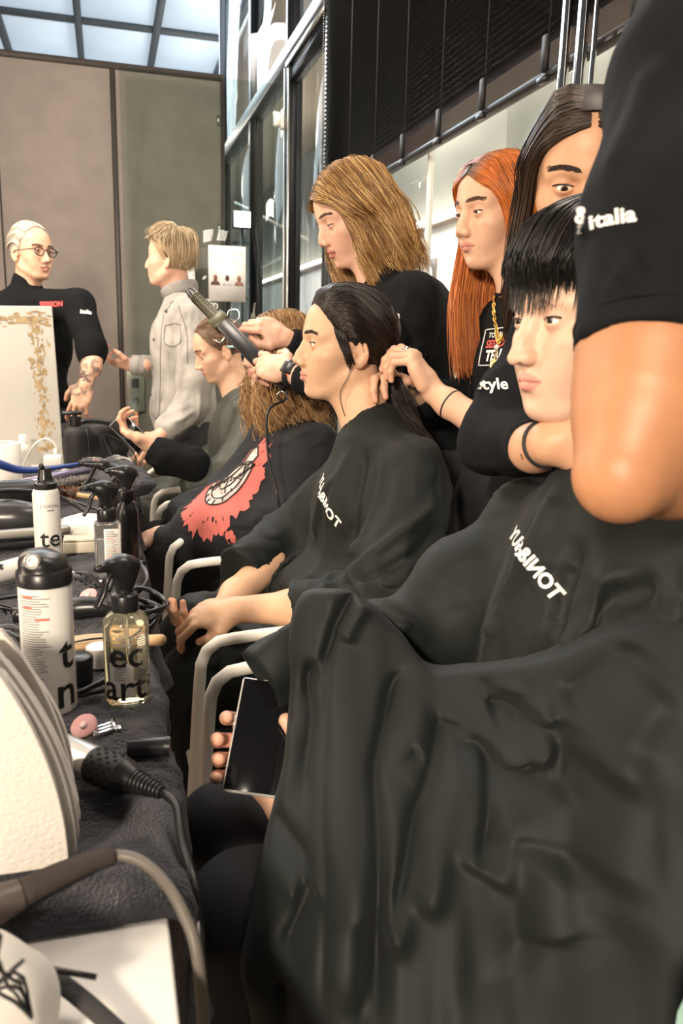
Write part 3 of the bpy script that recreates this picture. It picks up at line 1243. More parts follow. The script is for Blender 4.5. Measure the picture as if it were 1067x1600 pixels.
for y0 in (2.817, 0.402):
    obj('glass_joint', box((1.122, y0, 0.12), (1.144, y0+0.013, 2.83)), mat('joint', (0.75, 0.73, 0.70), 0.4), wr, smooth=False)
# upper glazing above the beam
for y0, y1 in ((5.06, 6.26), (6.36, 7.9), (2.8, 5.0)):
    n += 1
    struct('window_%d' % n, box((1.128, y0, 2.93), (1.138, y1, 5.2)), M_GLASSUP, label='clear pane above the long metal beam')
# diagonal braces behind the glass door
trm = struct('trim_1', tube([(1.35, 9.0, 2.2), (0.75, 9.3, 3.0)], 0.03, 8), M_GRMET, label='thin slanting brace beyond the glass door')
trm = struct('trim_2', tube([(1.25, 8.2, 2.55), (2.0, 8.2, 2.25)], 0.018, 8), M_ALU, label='bright slanting rod beyond the glass door')
# skylight over the atrium
sk = struct('ceiling', box((-6, 5.6, 5.40), (8, 24, 5.45)), mat('atrium_roof', (0.5, 0.55, 0.6), 0.6), label='glazed atrium roof of bluish milky panes')
M_SKY = mat('milky_pane', (0.58, 0.69, 0.80), 0.4, emit=0.72)
ym = [5.64, 7.72, 9.80, 11.88, 13.96, 16.04, 18.12]
xm = [-0.2+0.985*k for k in range(-5, 8)]
for i in range(len(xm)-1):
    for j in range(len(ym)-1):
        obj('pane', box((xm[i]+0.045, ym[j]+0.045, 5.27), (xm[i+1]-0.045, ym[j+1]-0.045, 5.285)), M_SKY, sk, smooth=False)
M_MUL = mat('mullion', (0.10, 0.115, 0.125), 0.5)
for x in xm:
    obj('mullion', box((x-0.045, 5.64, 5.18), (x+0.045, 18.12, 5.29)), M_MUL, sk, smooth=False)
for y in ym:
    obj('crossbar', box((xm[0], y-0.03, 5.20), (xm[-1], y+0.03, 5.288)), M_MUL, sk, smooth=False)
# far end of the atrium
wf = struct('wall_far', box((-6, 15.5, 0), (8, 15.7, 5.4)), mat('far_wall', (0.60, 0.62, 0.62), 0.6, vary=(0.8, 0.15)), label='pale far wall of the atrium')
for z in (1.0, 2.0, 3.0, 4.0):
    obj('ledge', box((-6, 15.44, z), (8, 15.5, z+0.06)), mat('far_ledge', (0.20, 0.22, 0.23), 0.5), wf, smooth=False)
for k in range(8):
    obj('fin', box((-1.5+k*0.9, 15.40, 0), (-1.44+k*0.9, 15.5, 5.2)), mat('far_ledge', (0.20, 0.22, 0.23), 0.5), wf, smooth=False)
# corridor behind the glass
wc = struct('wall_corridor', box((2.60, -4, 0), (2.70, 15.5, 2.20)), mat('corridor_white', (0.82, 0.76, 0.70), 0.6), label='bright corridor wall beyond the glass')
struct('wall_corridor_upper', box((2.66, -4, 2.24), (2.76, 15.5, 3.70)), mat('corridor_grey', (0.36, 0.37, 0.34), 0.6, vary=(1.2, 0.1)), label='grey upper corridor wall beyond the glass')
struct('ceiling_corridor', box((1.17, -4, 3.70), (2.8, 15.5, 3.78)), mat('corridor_ceiling', (0.60, 0.52, 0.44), 0.7), label='beige corridor ceiling beyond the glass')
struct('floor_corridor', box((1.16, -4, -0.05), (2.8, 15.5, 0.0)), M_FLOOR)
ls = thing('strip_light', 'long bright strip light on the corridor wall beyond the glass', 'light', (2.58, 5.5, 2.19))
obj('diffuser', box((2.545, -3, 2.20), (2.60, 15, 2.245), 0.006), mat('strip_glow', (1.0, 0.90, 0.80), 0.4, emit=7.0), ls, smooth=False)
obj('housing', box((2.55, -3, 2.165), (2.60, 15, 2.198)), mat('strip_body', (0.40, 0.30, 0.26), 0.4), ls, smooth=False)
for yy in (1.0, 3.6, 6.2, 9.0):
    area('corridor_fill', (1.9, yy, 3.6), (2.5, yy, 1.2), 0.4, 130, (1.0, 0.86, 0.74), 2.4)  # added unseen fill that brightens the corridor behind the glass
area('atrium_daylight', (0.5, 10.0, 5.1), (0.5, 10.0, 0), 6, 1000, (0.80, 0.90, 1.0), 6)
# photo boards with white ovals on the corridor wall
M_OV = mat('oval_white', (0.80, 0.79, 0.77), 0.5)
for bi, (y0, lbl) in enumerate(((6.25, 'dark photo board with white ovals nearest the red-haired woman'), (6.95, 'dark photo board with white ovals half behind the blonde woman'), (8.8, 'blurred photo board just right of the dark post'), (11.6, 'blurred photo board far down the corridor'))):
    b = thing('photo_board', lbl, 'board', (2.59, y0, 1.0), 'photo boards on the corridor wall')
    obj('sheet', box((2.585, y0, 1.0), (2.598, y0+0.52, 1.93)), mat('board_print', (0.26, 0.17, 0.14), 0.5, vary=(9, 0.7)), b, smooth=False)
    obj('header', box((2.580, y0, 1.72), (2.586, y0+0.52, 1.93)), mat('board_head', (0.22, 0.23, 0.25), 0.5, vary=(6, 0.4)), b, smooth=False)
    for k, (yy, zz) in enumerate(((0.10, 1.78), (0.36, 1.80), (0.22, 1.52), (0.42, 1.50), (0.10, 1.28), (0.32, 1.22))):
        a = np.linspace(0, 2*np.pi, 24, endpoint=False)
        g = prism(np.c_[0.055*np.cos(a), 0.085*np.sin(a)], 0.006, np.array([[0, 0, -1], [-1, 0, 0], [0, 1, 0]]), (2.580, y0+yy, zz))
        obj('oval', g, M_OV, b, smooth=False)
# venetian blind
bl = thing('venetian_blind', 'wide black venetian blind half raised on the glazed wall', 'blind', (1.08, 2.5, 1.87))
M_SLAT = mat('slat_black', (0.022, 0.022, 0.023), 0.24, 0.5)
Y0, Y1 = 0.95, 4.06
sl = []
n = 8
for k in range(n):
    a = (k/(n-1)-0.5)
    sl.append((1.068+a*0.021, 0.0022*(1-4*a*a)-a*0.013))
sl = np.array(sl)
gl = loft(np.stack([np.c_[np.full(n, 1)*sl[:, 0], np.full(n, y), sl[:, 1]] for y in (Y0, Y1)]))
first = None
for k in range(50):
    z = 1.965+k*0.0195
    o = obj('slat', xf(gl, t=(0, 0, z)), M_SLAT, bl)
gs = loft(np.stack([np.c_[np.linspace(1.055, 1.082, n), np.full(n, y), 0.0012*(1-(np.linspace(-1, 1, n))**2)] for y in (Y0, Y1)]))
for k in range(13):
    obj('stacked_slat', xf(gs, t=(0, 0, 1.893+k*0.0044)), mat('slat_lit', (0.20, 0.13, 0.115), 0.30, 0.3), bl)  # pinkish light on the stacked slats is put into their colour
obj('bottom_rail', box((1.052, Y0, 1.868), (1.085, Y1, 1.888), 0.004), M_BLACK, bl)
for yc in (1.55, 1.905, 2.25, 2.569, 2.90, 3.24, 3.60):
    obj('ladder_tape', cat([box((1.044, yc-0.012, 1.885), (1.054, yc+0.012, 1.965)), tube([(1.056, yc, 1.96), (1.056, yc, 2.95)], 0.0022, 5)]), M_BLKMATT, bl, smooth=False)
    obj('cord_stop', box((1.040, yc-0.022, 1.858), (1.056, yc+0.022, 1.874), 0.003), M_BLACK, bl)
g = []
for k in range(90):
    g.append(lathe([(0.0005, -0.003), (0.003, 0), (0.0005, 0.003)], 6, (1.045, 4.045, 1.95+k*0.0115)))
obj('bead_chain', cat(g), M_ALU, bl, kind='stuff')
# bright vertical tubes by the dark-haired woman
for k, (y, r, lb) in enumerate(((1.765, 0.012, 'leftmost of the shiny vertical tubes before the blind'), (1.695, 0.0135, 'thickest of the shiny vertical tubes before the blind'), (1.645, 0.006, 'thin shiny vertical tube nearest the foreground shirt'))):
    obj('metal_tube', tube([(1.02, y, 0.0), (1.02, y, 3.3)], r, 20), M_CHROME, label=lb, cat_='tube', group='vertical tubes')
# things on the back partition
t = thing('switch_box', 'grey metal switch box on the partition behind the denim man', 'switch', (0.165, 5.19, 0.78))
obj('plate', box((0.115, 5.175, 0.78), (0.222, 5.20, 1.03), 0.006), mat('box_grey', (0.30, 0.28, 0.24), 0.4, 0.5), t, smooth=False)
obj('rocker', box((0.145, 5.165, 0.93), (0.19, 5.176, 0.985), 0.004), M_BLKMATT, t, smooth=False)
obj('socket', lathe([(0.02, 0), (0.02, 0.006), (0.013, 0.006), (0.012, 0.002)], 20, (0.168, 5.176, 0.85), (0, -1, 0)), M_GRMET, t)
obj('cable_gland', tube([(0.17, 5.185, 0.78), (0.17, 5.185, 0.60)], 0.012, 10), mat('orange_plastic', (0.75, 0.22, 0.06), 0.4), t)


def poster(x0, x1, z0, z1, lbl, txt):
    b = thing('paper_notice', lbl, 'notice', ((x0+x1)/2, 5.085, z0), 'paper notices on the glass door')
    obj('sheet', box((x0, 5.088, z0), (x1, 5.091, z1)), mat('paper', (0.85, 0.84, 0.83), 0.6), b, smooth=False)
    m_ = mat('faint_print', (0.62, 0.58, 0.57), 0.6)
    w_ = x1-x0
    for i, s in enumerate(txt):
        g = text_geo(s, w_*0.16, 0.01)
        obj('lettering', xf(g, np.array([[1, 0, 0], [0, 0, -1], [0, 1, 0]]), ((x0+x1)/2, 5.0865, z1-w_*0.22-i*w_*0.17)), m_, b, smooth=False)
    for k in range(3):
        cx, cz = x0+w_*(0.18+0.32*k), z0+w_*0.42
        pm = (mat('portrait_dark', (0.10, 0.05, 0.035), 0.6), mat('portrait_shirt', (0.55, 0.54, 0.53), 0.6), mat('portrait_tan', (0.28, 0.14, 0.10), 0.6))
        a = np.linspace(0, np.pi, 12)
        sh = np.c_[np.cos(a)*w_*0.125, np.sin(a)*w_*0.12]
        Rz = np.array([[1, 0, 0], [0, 0, -1], [0, 1, 0]])
        obj('portrait', prism(sh, 0.001, Rz, (cx, 5.0875, cz)), pm[(0, 1, 2)[k]], b, smooth=False)
        a = np.linspace(0, 2*np.pi, 18, endpoint=False)
        obj('portrait_head', prism(np.c_[np.cos(a)*w_*0.055, np.sin(a)*w_*0.08], 0.001, Rz, (cx, 5.0868, cz+w_*0.19)), pm[2 if k != 1 else 0], b, smooth=False)


poster(0.617, 0.845, 1.466, 1.795, 'white paper notice with three small portraits on the glass door', ["Don't need to", 'wash hair'])
poster(0.400, 0.535, 1.44, 1.785, 'white paper notice mostly hidden behind the denim man', ["Don't", 'wash hair'])
st = thing('ring_sticker', 'white ring pattern sticker low on the glass door', 'sticker', (0.64, 5.086, 1.27))
for x, z, r in ((0.600, 1.455, 0.020), (0.628, 1.43, 0.023), (0.655, 1.435, 0.016), (0.632, 1.385, 0.020), (0.668, 1.385, 0.020), (0.60, 1.36, 0.016), (0.622, 1.32, 0.018), (0.60, 1.29, 0.018)):
    a = np.linspace(0, 2*np.pi, 21)
    obj('ring', tube(np.c_[x+r*np.cos(a), np.full(21, 5.088), z+r*np.sin(a)], 0.0045, 5, caps=False), M_WHITE, st)
# added glowing square standing in for a lamp reflection in the door glass
lp = thing('lamp_reflection', 'glaring square on a stand, added for a lamp reflection in the glass door', 'lamp reflection', (1.01, 6.6, 0))
obj('stand', tube([(0.98, 6.05, 0), (0.98, 6.05, 2.04)], 0.010, 8), M_DKMET, lp)
obj('housing', box((0.91, 6.02, 2.03), (1.04, 6.10, 2.15), 0.01), M_DKMET, lp)
obj('lens', box((0.917, 6.012, 2.036), (1.033, 6.021, 2.142), 0.012), mat('reflection_glow', (1.0, 0.97, 0.90), 0.3, emit=14.0), lp)
# ------------------------------------------------------------------ table and what lies on it
TZ = 0.745
M_TABLE = mat('table_white', (0.66, 0.64, 0.61), 0.45)
tb = thing('dressing_table', 'long white table covered with dark towels and hair tools', 'table', (-0.35, 1.6, 0))
obj('table_top', box((-0.80, -0.30, TZ-0.028), (0.034, 3.42, TZ), 0.003), M_TABLE, tb, smooth=False)
for x in (-0.74, -0.02):
    for y in (-0.2, 1.55, 3.32):
        obj('leg', box((x-0.02, y-0.02, 0), (x+0.02, y+0.02, TZ-0.028), 0.004), M_TABLE, tb, smooth=False)
M_TOWEL = mat('navy_terry', (0.015, 0.015, 0.027), 0.95, bump=(300, 1.0, 0.012), sheen=0.25, vary=(60, 0.35))


def towel(y0, y1, x0, hang, seed, lbl, th=0.014, amp=0.010, edge=0.058):
    """terry towel lying on the table and hanging over its right edge"""
    nu, nv = 150, int(110*(y1-y0)/0.8)+30
    L1 = edge-x0
    s = np.linspace(0, L1+hang, nu)
    ys = np.linspace(y0, y1, nv)
    Sg, Yg = np.meshgrid(s, ys, indexing='ij')
    r_ = 0.028
    over = np.clip(Sg-(L1-r_), 0, None)
    a = np.clip(over/r_, 0, np.pi/2)
    X = x0+np.minimum(Sg, L1-r_)+r_*np.sin(a)
    Z = TZ+th-r_*(1-np.cos(a))-np.clip(over-r_*np.pi/2, 0, None)
    G = np.stack([X, Yg, Z], -1)
    nx = np.stack([np.sin(a), np.zeros_like(a), np.cos(a)], -1)
    q = np.stack([Sg, Yg, Sg*0+seed], -1)
    d = amp*(noise3(q, 9, seed)+0.6*noise3(q, 22, seed+1))+0.35*amp*noise3(q, 60, seed+2)
    d = np.maximum(d, -th*0.75)
    d += np.clip((Sg-L1)/max(hang, 0.01), 0, 1)*0.022*np.sin(Yg*23+noise3(q, 5, seed)*3+seed)
    e = np.minimum(np.minimum(Yg-y0, y1-Yg), Sg)
    d = d*np.clip(e/0.02, 0, 1)-th*0.8*np.clip(1-e/0.012, 0, 1)
    e_in = G+nx*d[..., None]
    wob = 0.010*noise3(np.stack([Sg, Yg*0, Sg*0], -1), 8, seed)
    e_in[..., 1] += wob*np.clip(1-np.minimum(Yg-y0, y1-Yg)/0.1, 0, 1)
    return obj('towel', loft(e_in), M_TOWEL, label=lbl, cat_='towel', group='dark terry towels on the table')


towel(0.595, 1.28, -0.60, 0.20, 3, 'dark navy towel under the clear spray bottle at the table edge', amp=0.014)
towel(1.25, 2.12, -0.62, 0.10, 9, 'dark navy towel in the middle of the table under the cans', th=0.012, edge=0.066)
towel(2.08, 3.0, -0.62, 0.07, 15, 'dark navy towel at the far part of the table under the brushes', th=0.010, edge=0.07)
S = Sdf()
for a in ((0.03, 2.62, 0.79), (0.00, 2.74, 0.795), (0.045, 2.52, 0.78)):
    S.ell(a, (0.085, 0.10, 0.032), rot('Z', 20), k=0.03)
S.post.append(lambda p: 0.008*noise3(p, 45, 5)+0.004*noise3(p, 110, 6))
obj('towel', S.mesh(0.005), M_TOWEL, label='small crumpled navy towel heaped at the far table edge', cat_='towel', group='dark terry towels on the table')
TT = TZ+0.016      # top of the towels
M_CANW = mat('can_white', (0.66, 0.64, 0.61), 0.3)
M_INK = mat('ink_black', (0.010, 0.010, 0.010), 0.5)
M_INKG = mat('ink_grey', (0.24, 0.23, 0.22), 0.5)
M_INKR = mat('ink_red', (0.55, 0.16, 0.11), 0.5)
M_LAB = mat('label_white', (0.72, 0.70, 0.66), 0.5)


def clear_mat(name, tint, liquid=False):
    m_, nt, b = nodes_of(name)
    b.inputs['Base Color'].default_value = (*tint, 1)
    b.inputs['Roughness'].default_value = 0.06
    b.inputs['Transmission Weight'].default_value = 0.92
    b.inputs['IOR'].default_value = 1.30
    return m_


M_LIQ = clear_mat('pale_yellow_liquid', (0.95, 0.90, 0.66))
M_CLEAR = clear_mat('clear_plastic', (0.95, 0.95, 0.94))


def cyl_text(s, size, c, r, ang, z, bold=0.02, R=None, lift=0.0006, align='CENTER', vert=False):
    """lettering bent round an upright cylinder; ang is the facing direction in degrees"""
    V, F = text_geo(s, size, bold, align)
    bm = bmesh.new()
    vs = [bm.verts.new(v) for v in V]
    for f in F:
        for q in f:
            try:
                bm.faces.new([vs[i] for i in q])
            except ValueError:
                pass
    bmesh.ops.triangulate(bm, faces=bm.faces[:])
    for _ in range(2):
        es = [e for e in bm.edges if e.calc_length() > 0.006]
        if es:
            bmesh.ops.subdivide_edges(bm, edges=es, cuts=1)
            bmesh.ops.triangulate(bm, faces=bm.faces[:])
    V, F = bm_g(bm)
    if vert:
        V = np.c_[-V[:, 1], V[:, 0], V[:, 2]]
    a = math.radians(ang)+V[:, 0]/r
    return np.stack([(r+lift)*np.cos(a), (r+lift)*np.sin(a), z+V[:, 1]], -1)+np.asarray(c), F


def cyl_patch(c, r, a0, a1, z0, z1, lift=0.0004, n=20):
    a = np.radians(np.linspace(a0, a1, n))
    G = np.stack([np.stack([(r+lift)*np.cos(a), (r+lift)*np.sin(a), np.full(n, z)], -1) for z in (z0, z1)], 1)
    return xf(loft(G), t=c)


def lines_patch(c, r, a0, a1, z0, z1, n, seed, lift=0.0006):
    rr = np.random.default_rng(seed)
    gs = []
    for k in range(n):
        z = z1-(z1-z0)*k/n
        e = a0+(a1-a0)*rr.uniform(0.55, 1.0)
        gs.append(cyl_patch(c, r, a0, e, z-(z1-z0)/n*0.40, z, lift, 8))
    return cat(gs)


def trigger_head(t, c, yaw, m_, s=1.0, name='trigger_head'):
    """black trigger sprayer: collar, curved head, nozzle and long lever; the nozzle points to yaw"""
    R = rot('Z', yaw)
    W = lambda P: (np.asarray(P, float)*s) @ R.T+np.asarray(c)
    obj('collar', xf(lathe([(0.0165, 0), (0.017, 0.002), (0.017, 0.020), (0.0155, 0.022), (0.011, 0.024), (0.010, 0.034)], 26), t=c, s=s), m_, t, sharp=40)
    S_ = Sdf()
    S_.chain([W((0.0, 0, 0.028)), W((-0.002, 0, 0.045)), W((0.004, 0, 0.058)), W((0.022, 0, 0.062))], [0.010*s, 0.0125*s, 0.0135*s, 0.0085*s], k=0.012)
    S_.ell(W((-0.010, 0, 0.056)), V3(0.014, 0.010, 0.012)*s, R, k=0.01)
    S_.cone(W((0.018, 0, 0.063)), W((0.034, 0, 0.062)), 0.0062*s, 0.0062*s, k=0.004)
    obj(name, S_.mesh(0.0016), m_, t)
    P = spline(W([(0.014, 0, 0.056), (0.026, 0, 0.046), (0.031, 0, 0.030), (0.042, 0, 0.012)]), 16)
    obj('trigger', tube(P, np.linspace(0.0055, 0.0042, 16)*s, 8, flat=(1.3, 0.7)), m_, t)
    obj('nozzle', tube(W([(0.033, 0, 0.062), (0.041, 0, 0.062)]), 0.0045*s, 12), m_, t)


def at_t(x, y):
    return np.array([x, y, TT])


# clear spray bottle in front
c = at_t(0.012, 1.005)
t = thing('spray_bottle', 'clear spray bottle of pale yellow liquid with black trigger at the table edge', 'bottle', c)
r = 0.0285
body = [(0.0, 0.0), (r-0.004, 0.0), (r-0.001, 0.002), (r, 0.006), (r, 0.104), (r-0.001, 0.110), (r-0.006, 0.117), (0.015, 0.121), (0.014, 0.128)]
obj('bottle_body', lathe(body, 48, c), M_LIQ, t, sharp=50)
obj('label_panel', cyl_patch(c, r, 222, 285, 0.016, 0.060), M_LAB, t)
obj('lettering', cat([cyl_text('ec', 0.050, c, r, 268, 0.070, 0.012), cyl_text('art', 0.050, c, r, 262, 0.026, 0.012)]), M_INK, t, smooth=False)
obj('brand_lettering', cat([cyl_text("L'ORÉAL", 0.0125, c, r, 258, 0.093, 0.0), cyl_patch(c, r, 236, 284, 0.0835, 0.0865), lines_patch(c, r, 300, 335, 0.03, 0.10, 22, 4)]), M_INKG, t, smooth=False)
obj('small_print', lines_patch(c, r, 236, 272, 0.036, 0.056, 7, 5, 0.0008), M_INKG, t, smooth=False)
obj('dip_tube', tube(spline([c+V3(0, 0, 0.12), c+V3(0.002, 0, 0.06), c+V3(0.010, -0.006, 0.006)], 10), 0.0022, 8), M_CLEAR, t)
trigger_head(t, c+V3(0, 0, 0.122), 215, M_BLACK, 1.0)
# tall white aerosol can with sloped black cap
c = at_t(-0.082, 1.00)
t = thing('hairspray_can', 'tall white aerosol can with domed black cap beside paper towels', 'can', c)
r = 0.0315
obj('can_body', lathe([(0, 0), (r-0.003, 0), (r, 0.003), (r, 0.164), (r-0.002, 0.168), (r-0.004, 0.169)], 48, c), M_CANW, t, sharp=40)
cp = lathe([(r+0.0012, 0.166), (r+0.0012, 0.182), (r-0.001, 0.184), (r-0.002, 0.186), (r-0.002, 0.193), (r-0.004, 0.201), (r-0.012, 0.206), (0.0, 0.207)], 48)
cv = cp[0]
cv[:, 2] += np.where(cv[:, 2] > 0.19, -0.30*np.maximum(0, cv[:, 0]*0.9)-0.1*np.maximum(0, -cv[:, 1]), 0)
obj('cap', (cv+c, cp[1]), M_BLACK, t, sharp=50)
obj('spray_button', lathe([(0.0095, -0.002), (0.0095, 0.0035), (0.007, 0.005), (0.0035, 0.0045), (0.003, 0.002)], 24, c+V3(-0.010, -0.024, 0.199), (-0.25, -0.9, 0.2)), mat('button_chrome', (0.75, 0.72, 0.66), 0.25, 0.8), t, sharp=50)
obj('lettering', cat([cyl_text('t', 0.060, c, r, 316, 0.080, 0.012), cyl_text('n', 0.060, c, r, 312, 0.030, 0.012)]), M_INK, t, smooth=False)
obj('small_print', lines_patch(c, r, 212, 284, 0.050, 0.158, 34, 8), M_INKG, t, smooth=False)
obj('red_print', cat([cyl_patch(c, r, 222, 246, 0.154, 0.157, 0.0008), cyl_patch(c, r, 222, 244, 0.141, 0.144, 0.0008), cyl_patch(c, r, 250, 280, 0.127, 0.130, 0.0008)]), M_INKR, t, smooth=False)
# mousse can further back
c = at_t(-0.128, 1.70)
t = thing('mousse_can', 'slim white mousse can with tapered black nozzle standing mid-table', 'can', c)
r = 0.0265
obj('can_body', lathe([(0, 0), (r-0.003, 0), (r, 0.003), (r, 0.150), (r-0.003, 0.158), (r-0.006, 0.161)], 48, c), M_CANW, t, sharp=40)
obj('cap', lathe([(r-0.004, 0.158), (r-0.003, 0.163), (r-0.004, 0.171), (0.0165, 0.174), (0.0145, 0.180), (0.012, 0.197), (0.010, 0.201), (0, 0.202)], 32, c), M_BLACK, t, sharp=50)
obj('nozzle', tube(spline([c+V3(0, 0, 0.192), c+V3(-0.004, -0.008, 0.203), c+V3(-0.005, -0.013, 0.208)], 8), 0.005, 10), M_BLACK, t)
obj('lettering', cat([cyl_text('te', 0.052, c, r, 286, 0.058, 0.012), cyl_text('ni.', 0.052, c, r, 284, 0.012, 0.012)]), M_INK, t, smooth=False)
obj('brand_lettering', cat([cyl_text("L'ORÉAL", 0.0105, c, r, 290, 0.126, 0.0), cyl_patch(c, r, 276, 306, 0.116, 0.119), cyl_text('Volume', 0.011, c, r, 310, 0.052, 0.0), cyl_text('Extra', 0.011, c, r, 306, 0.042, 0.0)]), M_INKG, t, smooth=False)
# rectangular clear bottle with long black trigger
c = at_t(-0.010, 1.555)
t = thing('square_bottle', 'square clear bottle with printed label and black trigger mid-table', 'bottle', c)
obj('bottle_body', cat([box(c+V3(-0.024, -0.017, 0), c+V3(0.026, 0.017, 0.118), 0.006), lathe([(0.013, 0.112), (0.013, 0.126)], 20, c)]), M_CLEAR, t, sharp=40)
obj('liquid', box(c+V3(-0.0215, -0.0145, 0.003), c+V3(0.0235, 0.0145, 0.085), 0.005), clear_mat('water', (0.93, 0.94, 0.93)), t, sharp=40)
obj('label_panel', box(c+V3(-0.006, -0.0180, 0.012), c+V3(0.024, -0.0172, 0.106)), M_LAB, t, smooth=False)
gs, gr = [], []
rr_ = np.random.default_rng(3)
for k in range(26):
    z = 0.101-k*0.0033
    g = box(c+V3(-0.0035, -0.0184, z), c+V3(-0.0035+0.025*rr_.uniform(0.6, 1), -0.0180, z+0.0012))
    (gr if k in (4, 5, 11, 15) else gs).append(g)
obj('small_print', cat(gs), M_INKG, t, smooth=False)
obj('red_print', cat(gr), M_INKR, t, smooth=False)
trigger_head(t, c+V3(0, 0, 0.120), 200, M_BLACK, 1.05)
# black trigger bottle behind it
c = at_t(0.030, 1.69)
t = thing('black_bottle', 'black trigger bottle behind the square clear bottle', 'bottle', c)
obj('bottle_body', lathe([(0, 0), (0.020, 0), (0.023, 0.004), (0.023, 0.105), (0.018, 0.122), (0.012, 0.128), (0.012, 0.136)], 32, c), M_BLACK, t, sharp=50)
trigger_head(t, c+V3(0, 0, 0.132), 190, M_BLACK, 1.0)
# big trigger lying further back
c = at_t(0.002, 2.10)
t = thing('large_sprayer', 'large black trigger sprayer behind the mousse can', 'bottle', c)
obj('bottle_body', lathe([(0, 0), (0.030, 0), (0.034, 0.005), (0.034, 0.075), (0.022, 0.098), (0.014, 0.104)], 32, c), M_BLKMATT, t, sharp=50)
S = Sdf()
S.chain([c+V3(0.014, 0, 0.104), c+V3(0.012, 0, 0.128), c+V3(-0.02, 0, 0.146), c+V3(-0.062, 0, 0.150)], [0.014, 0.015, 0.012, 0.009], k=0.012)
S.cone(c+V3(0.012, 0, 0.13), c+V3(0.062, 0, 0.118), 0.012, 0.006, k=0.012)
obj('trigger_head', S.mesh(0.002), M_BLACK, t)
obj('trigger', tube(spline([c+V3(-0.040, 0, 0.142), c+V3(-0.052, 0, 0.115), c+V3(-0.078, 0, 0.082)], 12), np.linspace(0.008, 0.005, 12), 8, flat=(1.3, 0.7)), M_BLACK, t)
obj('nozzle', tube([c+V3(-0.06, 0, 0.150), c+V3(-0.078, 0, 0.151)], 0.0075, 12), M_BLACK, t)
# matt black flask with pump
c = at_t(-0.120, 3.12)
c[2] = TZ+0.002
t = thing('black_flask', 'matte black flask with flat pump top at the far end of the table', 'bottle', c)
obj('flask_body', lathe([(0, 0), (0.043, 0), (0.045, 0.004), (0.045, 0.118), (0.042, 0.135), (0.030, 0.150), (0.018, 0.156), (0.018, 0.165)], 40, c), M_BLKMATT, t, sharp=50)
obj('collar', lathe([(0.023, 0.160), (0.023, 0.188), (0.020, 0.190), (0, 0.190)], 28, c), M_BLACK, t, sharp=50)
obj('pump_head', cat([box(c+V3(-0.045, -0.014, 0.196), c+V3(0.026, 0.014, 0.210), 0.005), lathe([(0.008, 0.188), (0.008, 0.198)], 12, c)]), M_BLACK, t, sharp=50)
obj('straw', tube([c+V3(0.055, -0.02, 0.0), c+V3(0.040, -0.02, 0.145)], 0.003, 6), M_BLACK, t)
# worn white board leaning at the far end
bd = thing('white_board', 'worn white board with brown scuffs standing at the far left', 'board', (-0.62, 3.22, TZ))
R = rot('Y', -1.5)
bc = V3(-0.172, 3.22, TZ)
obj('panel', xf(box((-0.95, 0, 0.0), (0.0, 0.028, 0.59), 0.004), R, bc), mat('board_white', (0.56, 0.545, 0.50), 0.5, vary=(3, 0.05)), bd, smooth=False)
M_SC = mat('scuff_brown', (0.42, 0.31, 0.17), 0.8, vary=(40, 0.4))
rr_ = np.random.default_rng(12)
gs = []
for k in range(420):
    if rr_.random() < 0.66:
        x, z = -0.058+rr_.normal()*0.013+0.006*math.sin(k), rr_.uniform(0.05, 0.56)
        w_, h_ = rr_.uniform(0.001, 0.007), rr_.uniform(0.002, 0.013)
    else:
        x, z = rr_.uniform(-0.5, -0.01), 0.543+rr_.normal()*0.010
        w_, h_ = rr_.uniform(0.003, 0.018), rr_.uniform(0.001, 0.006)
    a = np.linspace(0, 2*np.pi, 7, endpoint=False)
    pr = np.c_[w_*np.cos(a)*rr_.uniform(0.6, 1.3, 7), h_*np.sin(a)*rr_.uniform(0.6, 1.3, 7)]
    gs.append(xf((np.c_[x+pr[:, 0], np.full(7, -0.0007-k*1e-6), z+pr[:, 1]], [np.arange(7)[::-1][None]]), R, bc))
obj('scuff_marks', cat(gs), M_SC, bd, smooth=False, kind='stuff')
# white bottle and white cylinder at the left margin
c = V3(-0.30, 3.08, TZ+0.002)
t = thing('white_bottle', 'small white plastic bottle standing against the worn board', 'bottle', c)
obj('bottle_body', lathe([(0, 0), (0.022, 0), (0.024, 0.003), (0.024, 0.075), (0.018, 0.092), (0.011, 0.096)], 28, c), mat('soft_white', (0.66, 0.64, 0.58), 0.4), t, sharp=50)
obj('cap', lathe([(0.013, 0.095), (0.013, 0.125), (0.011, 0.128), (0, 0.128)], 24, c), M_WHITE, t, sharp=50)
c = V3(-0.330, 2.78, TZ+0.002)
t = thing('paper_roll', 'white paper roll standing at the left margin of the table', 'paper roll', c)
obj('roll', lathe([(0.02, 0), (0.052, 0), (0.052, 0.135), (0.050, 0.137), (0.02, 0.137), (0.018, 0.02)], 36, c), mat('tissue', (0.80, 0.77, 0.72), 0.8, bump=(200, 0.2)), t, sharp=50)
obj('core', lathe([(0.016, 0.001), (0.019, 0.001), (0.019, 0.136), (0.016, 0.136)], 24, c), mat('cardboard', (0.40, 0.30, 0.20), 0.8), t)
# charger with cable
c = V3(-0.195, 2.98, TZ+0.002)
t = thing('phone_charger', 'small white cube charger with white cable at the far end', 'charger', c)
obj('charger_body', box(c+V3(-0.030, -0.025, 0.014), c+V3(0.030, 0.025, 0.066), 0.006), M_WHITE, t)
obj('cable', rod([c+V3(0.01, 0, 0.065), c+V3(0.012, 0, 0.10), c+V3(-0.02, 0, 0.125), c+V3(-0.062, -0.01, 0.10), c+V3(-0.10, -0.02, 0.02), c+V3(-0.06, -0.05, 0.010), c+V3(-0.03, -0.06, 0.03), c+V3(-0.01, -0.07, 0.010)], 0.0028, 40, 6), M_WHITE, t)
obj('plug', tube([c+V3(0.01, 0, 0.062), c+V3(0.0105, 0, 0.088)], 0.006, 10), M_WHITE, t)
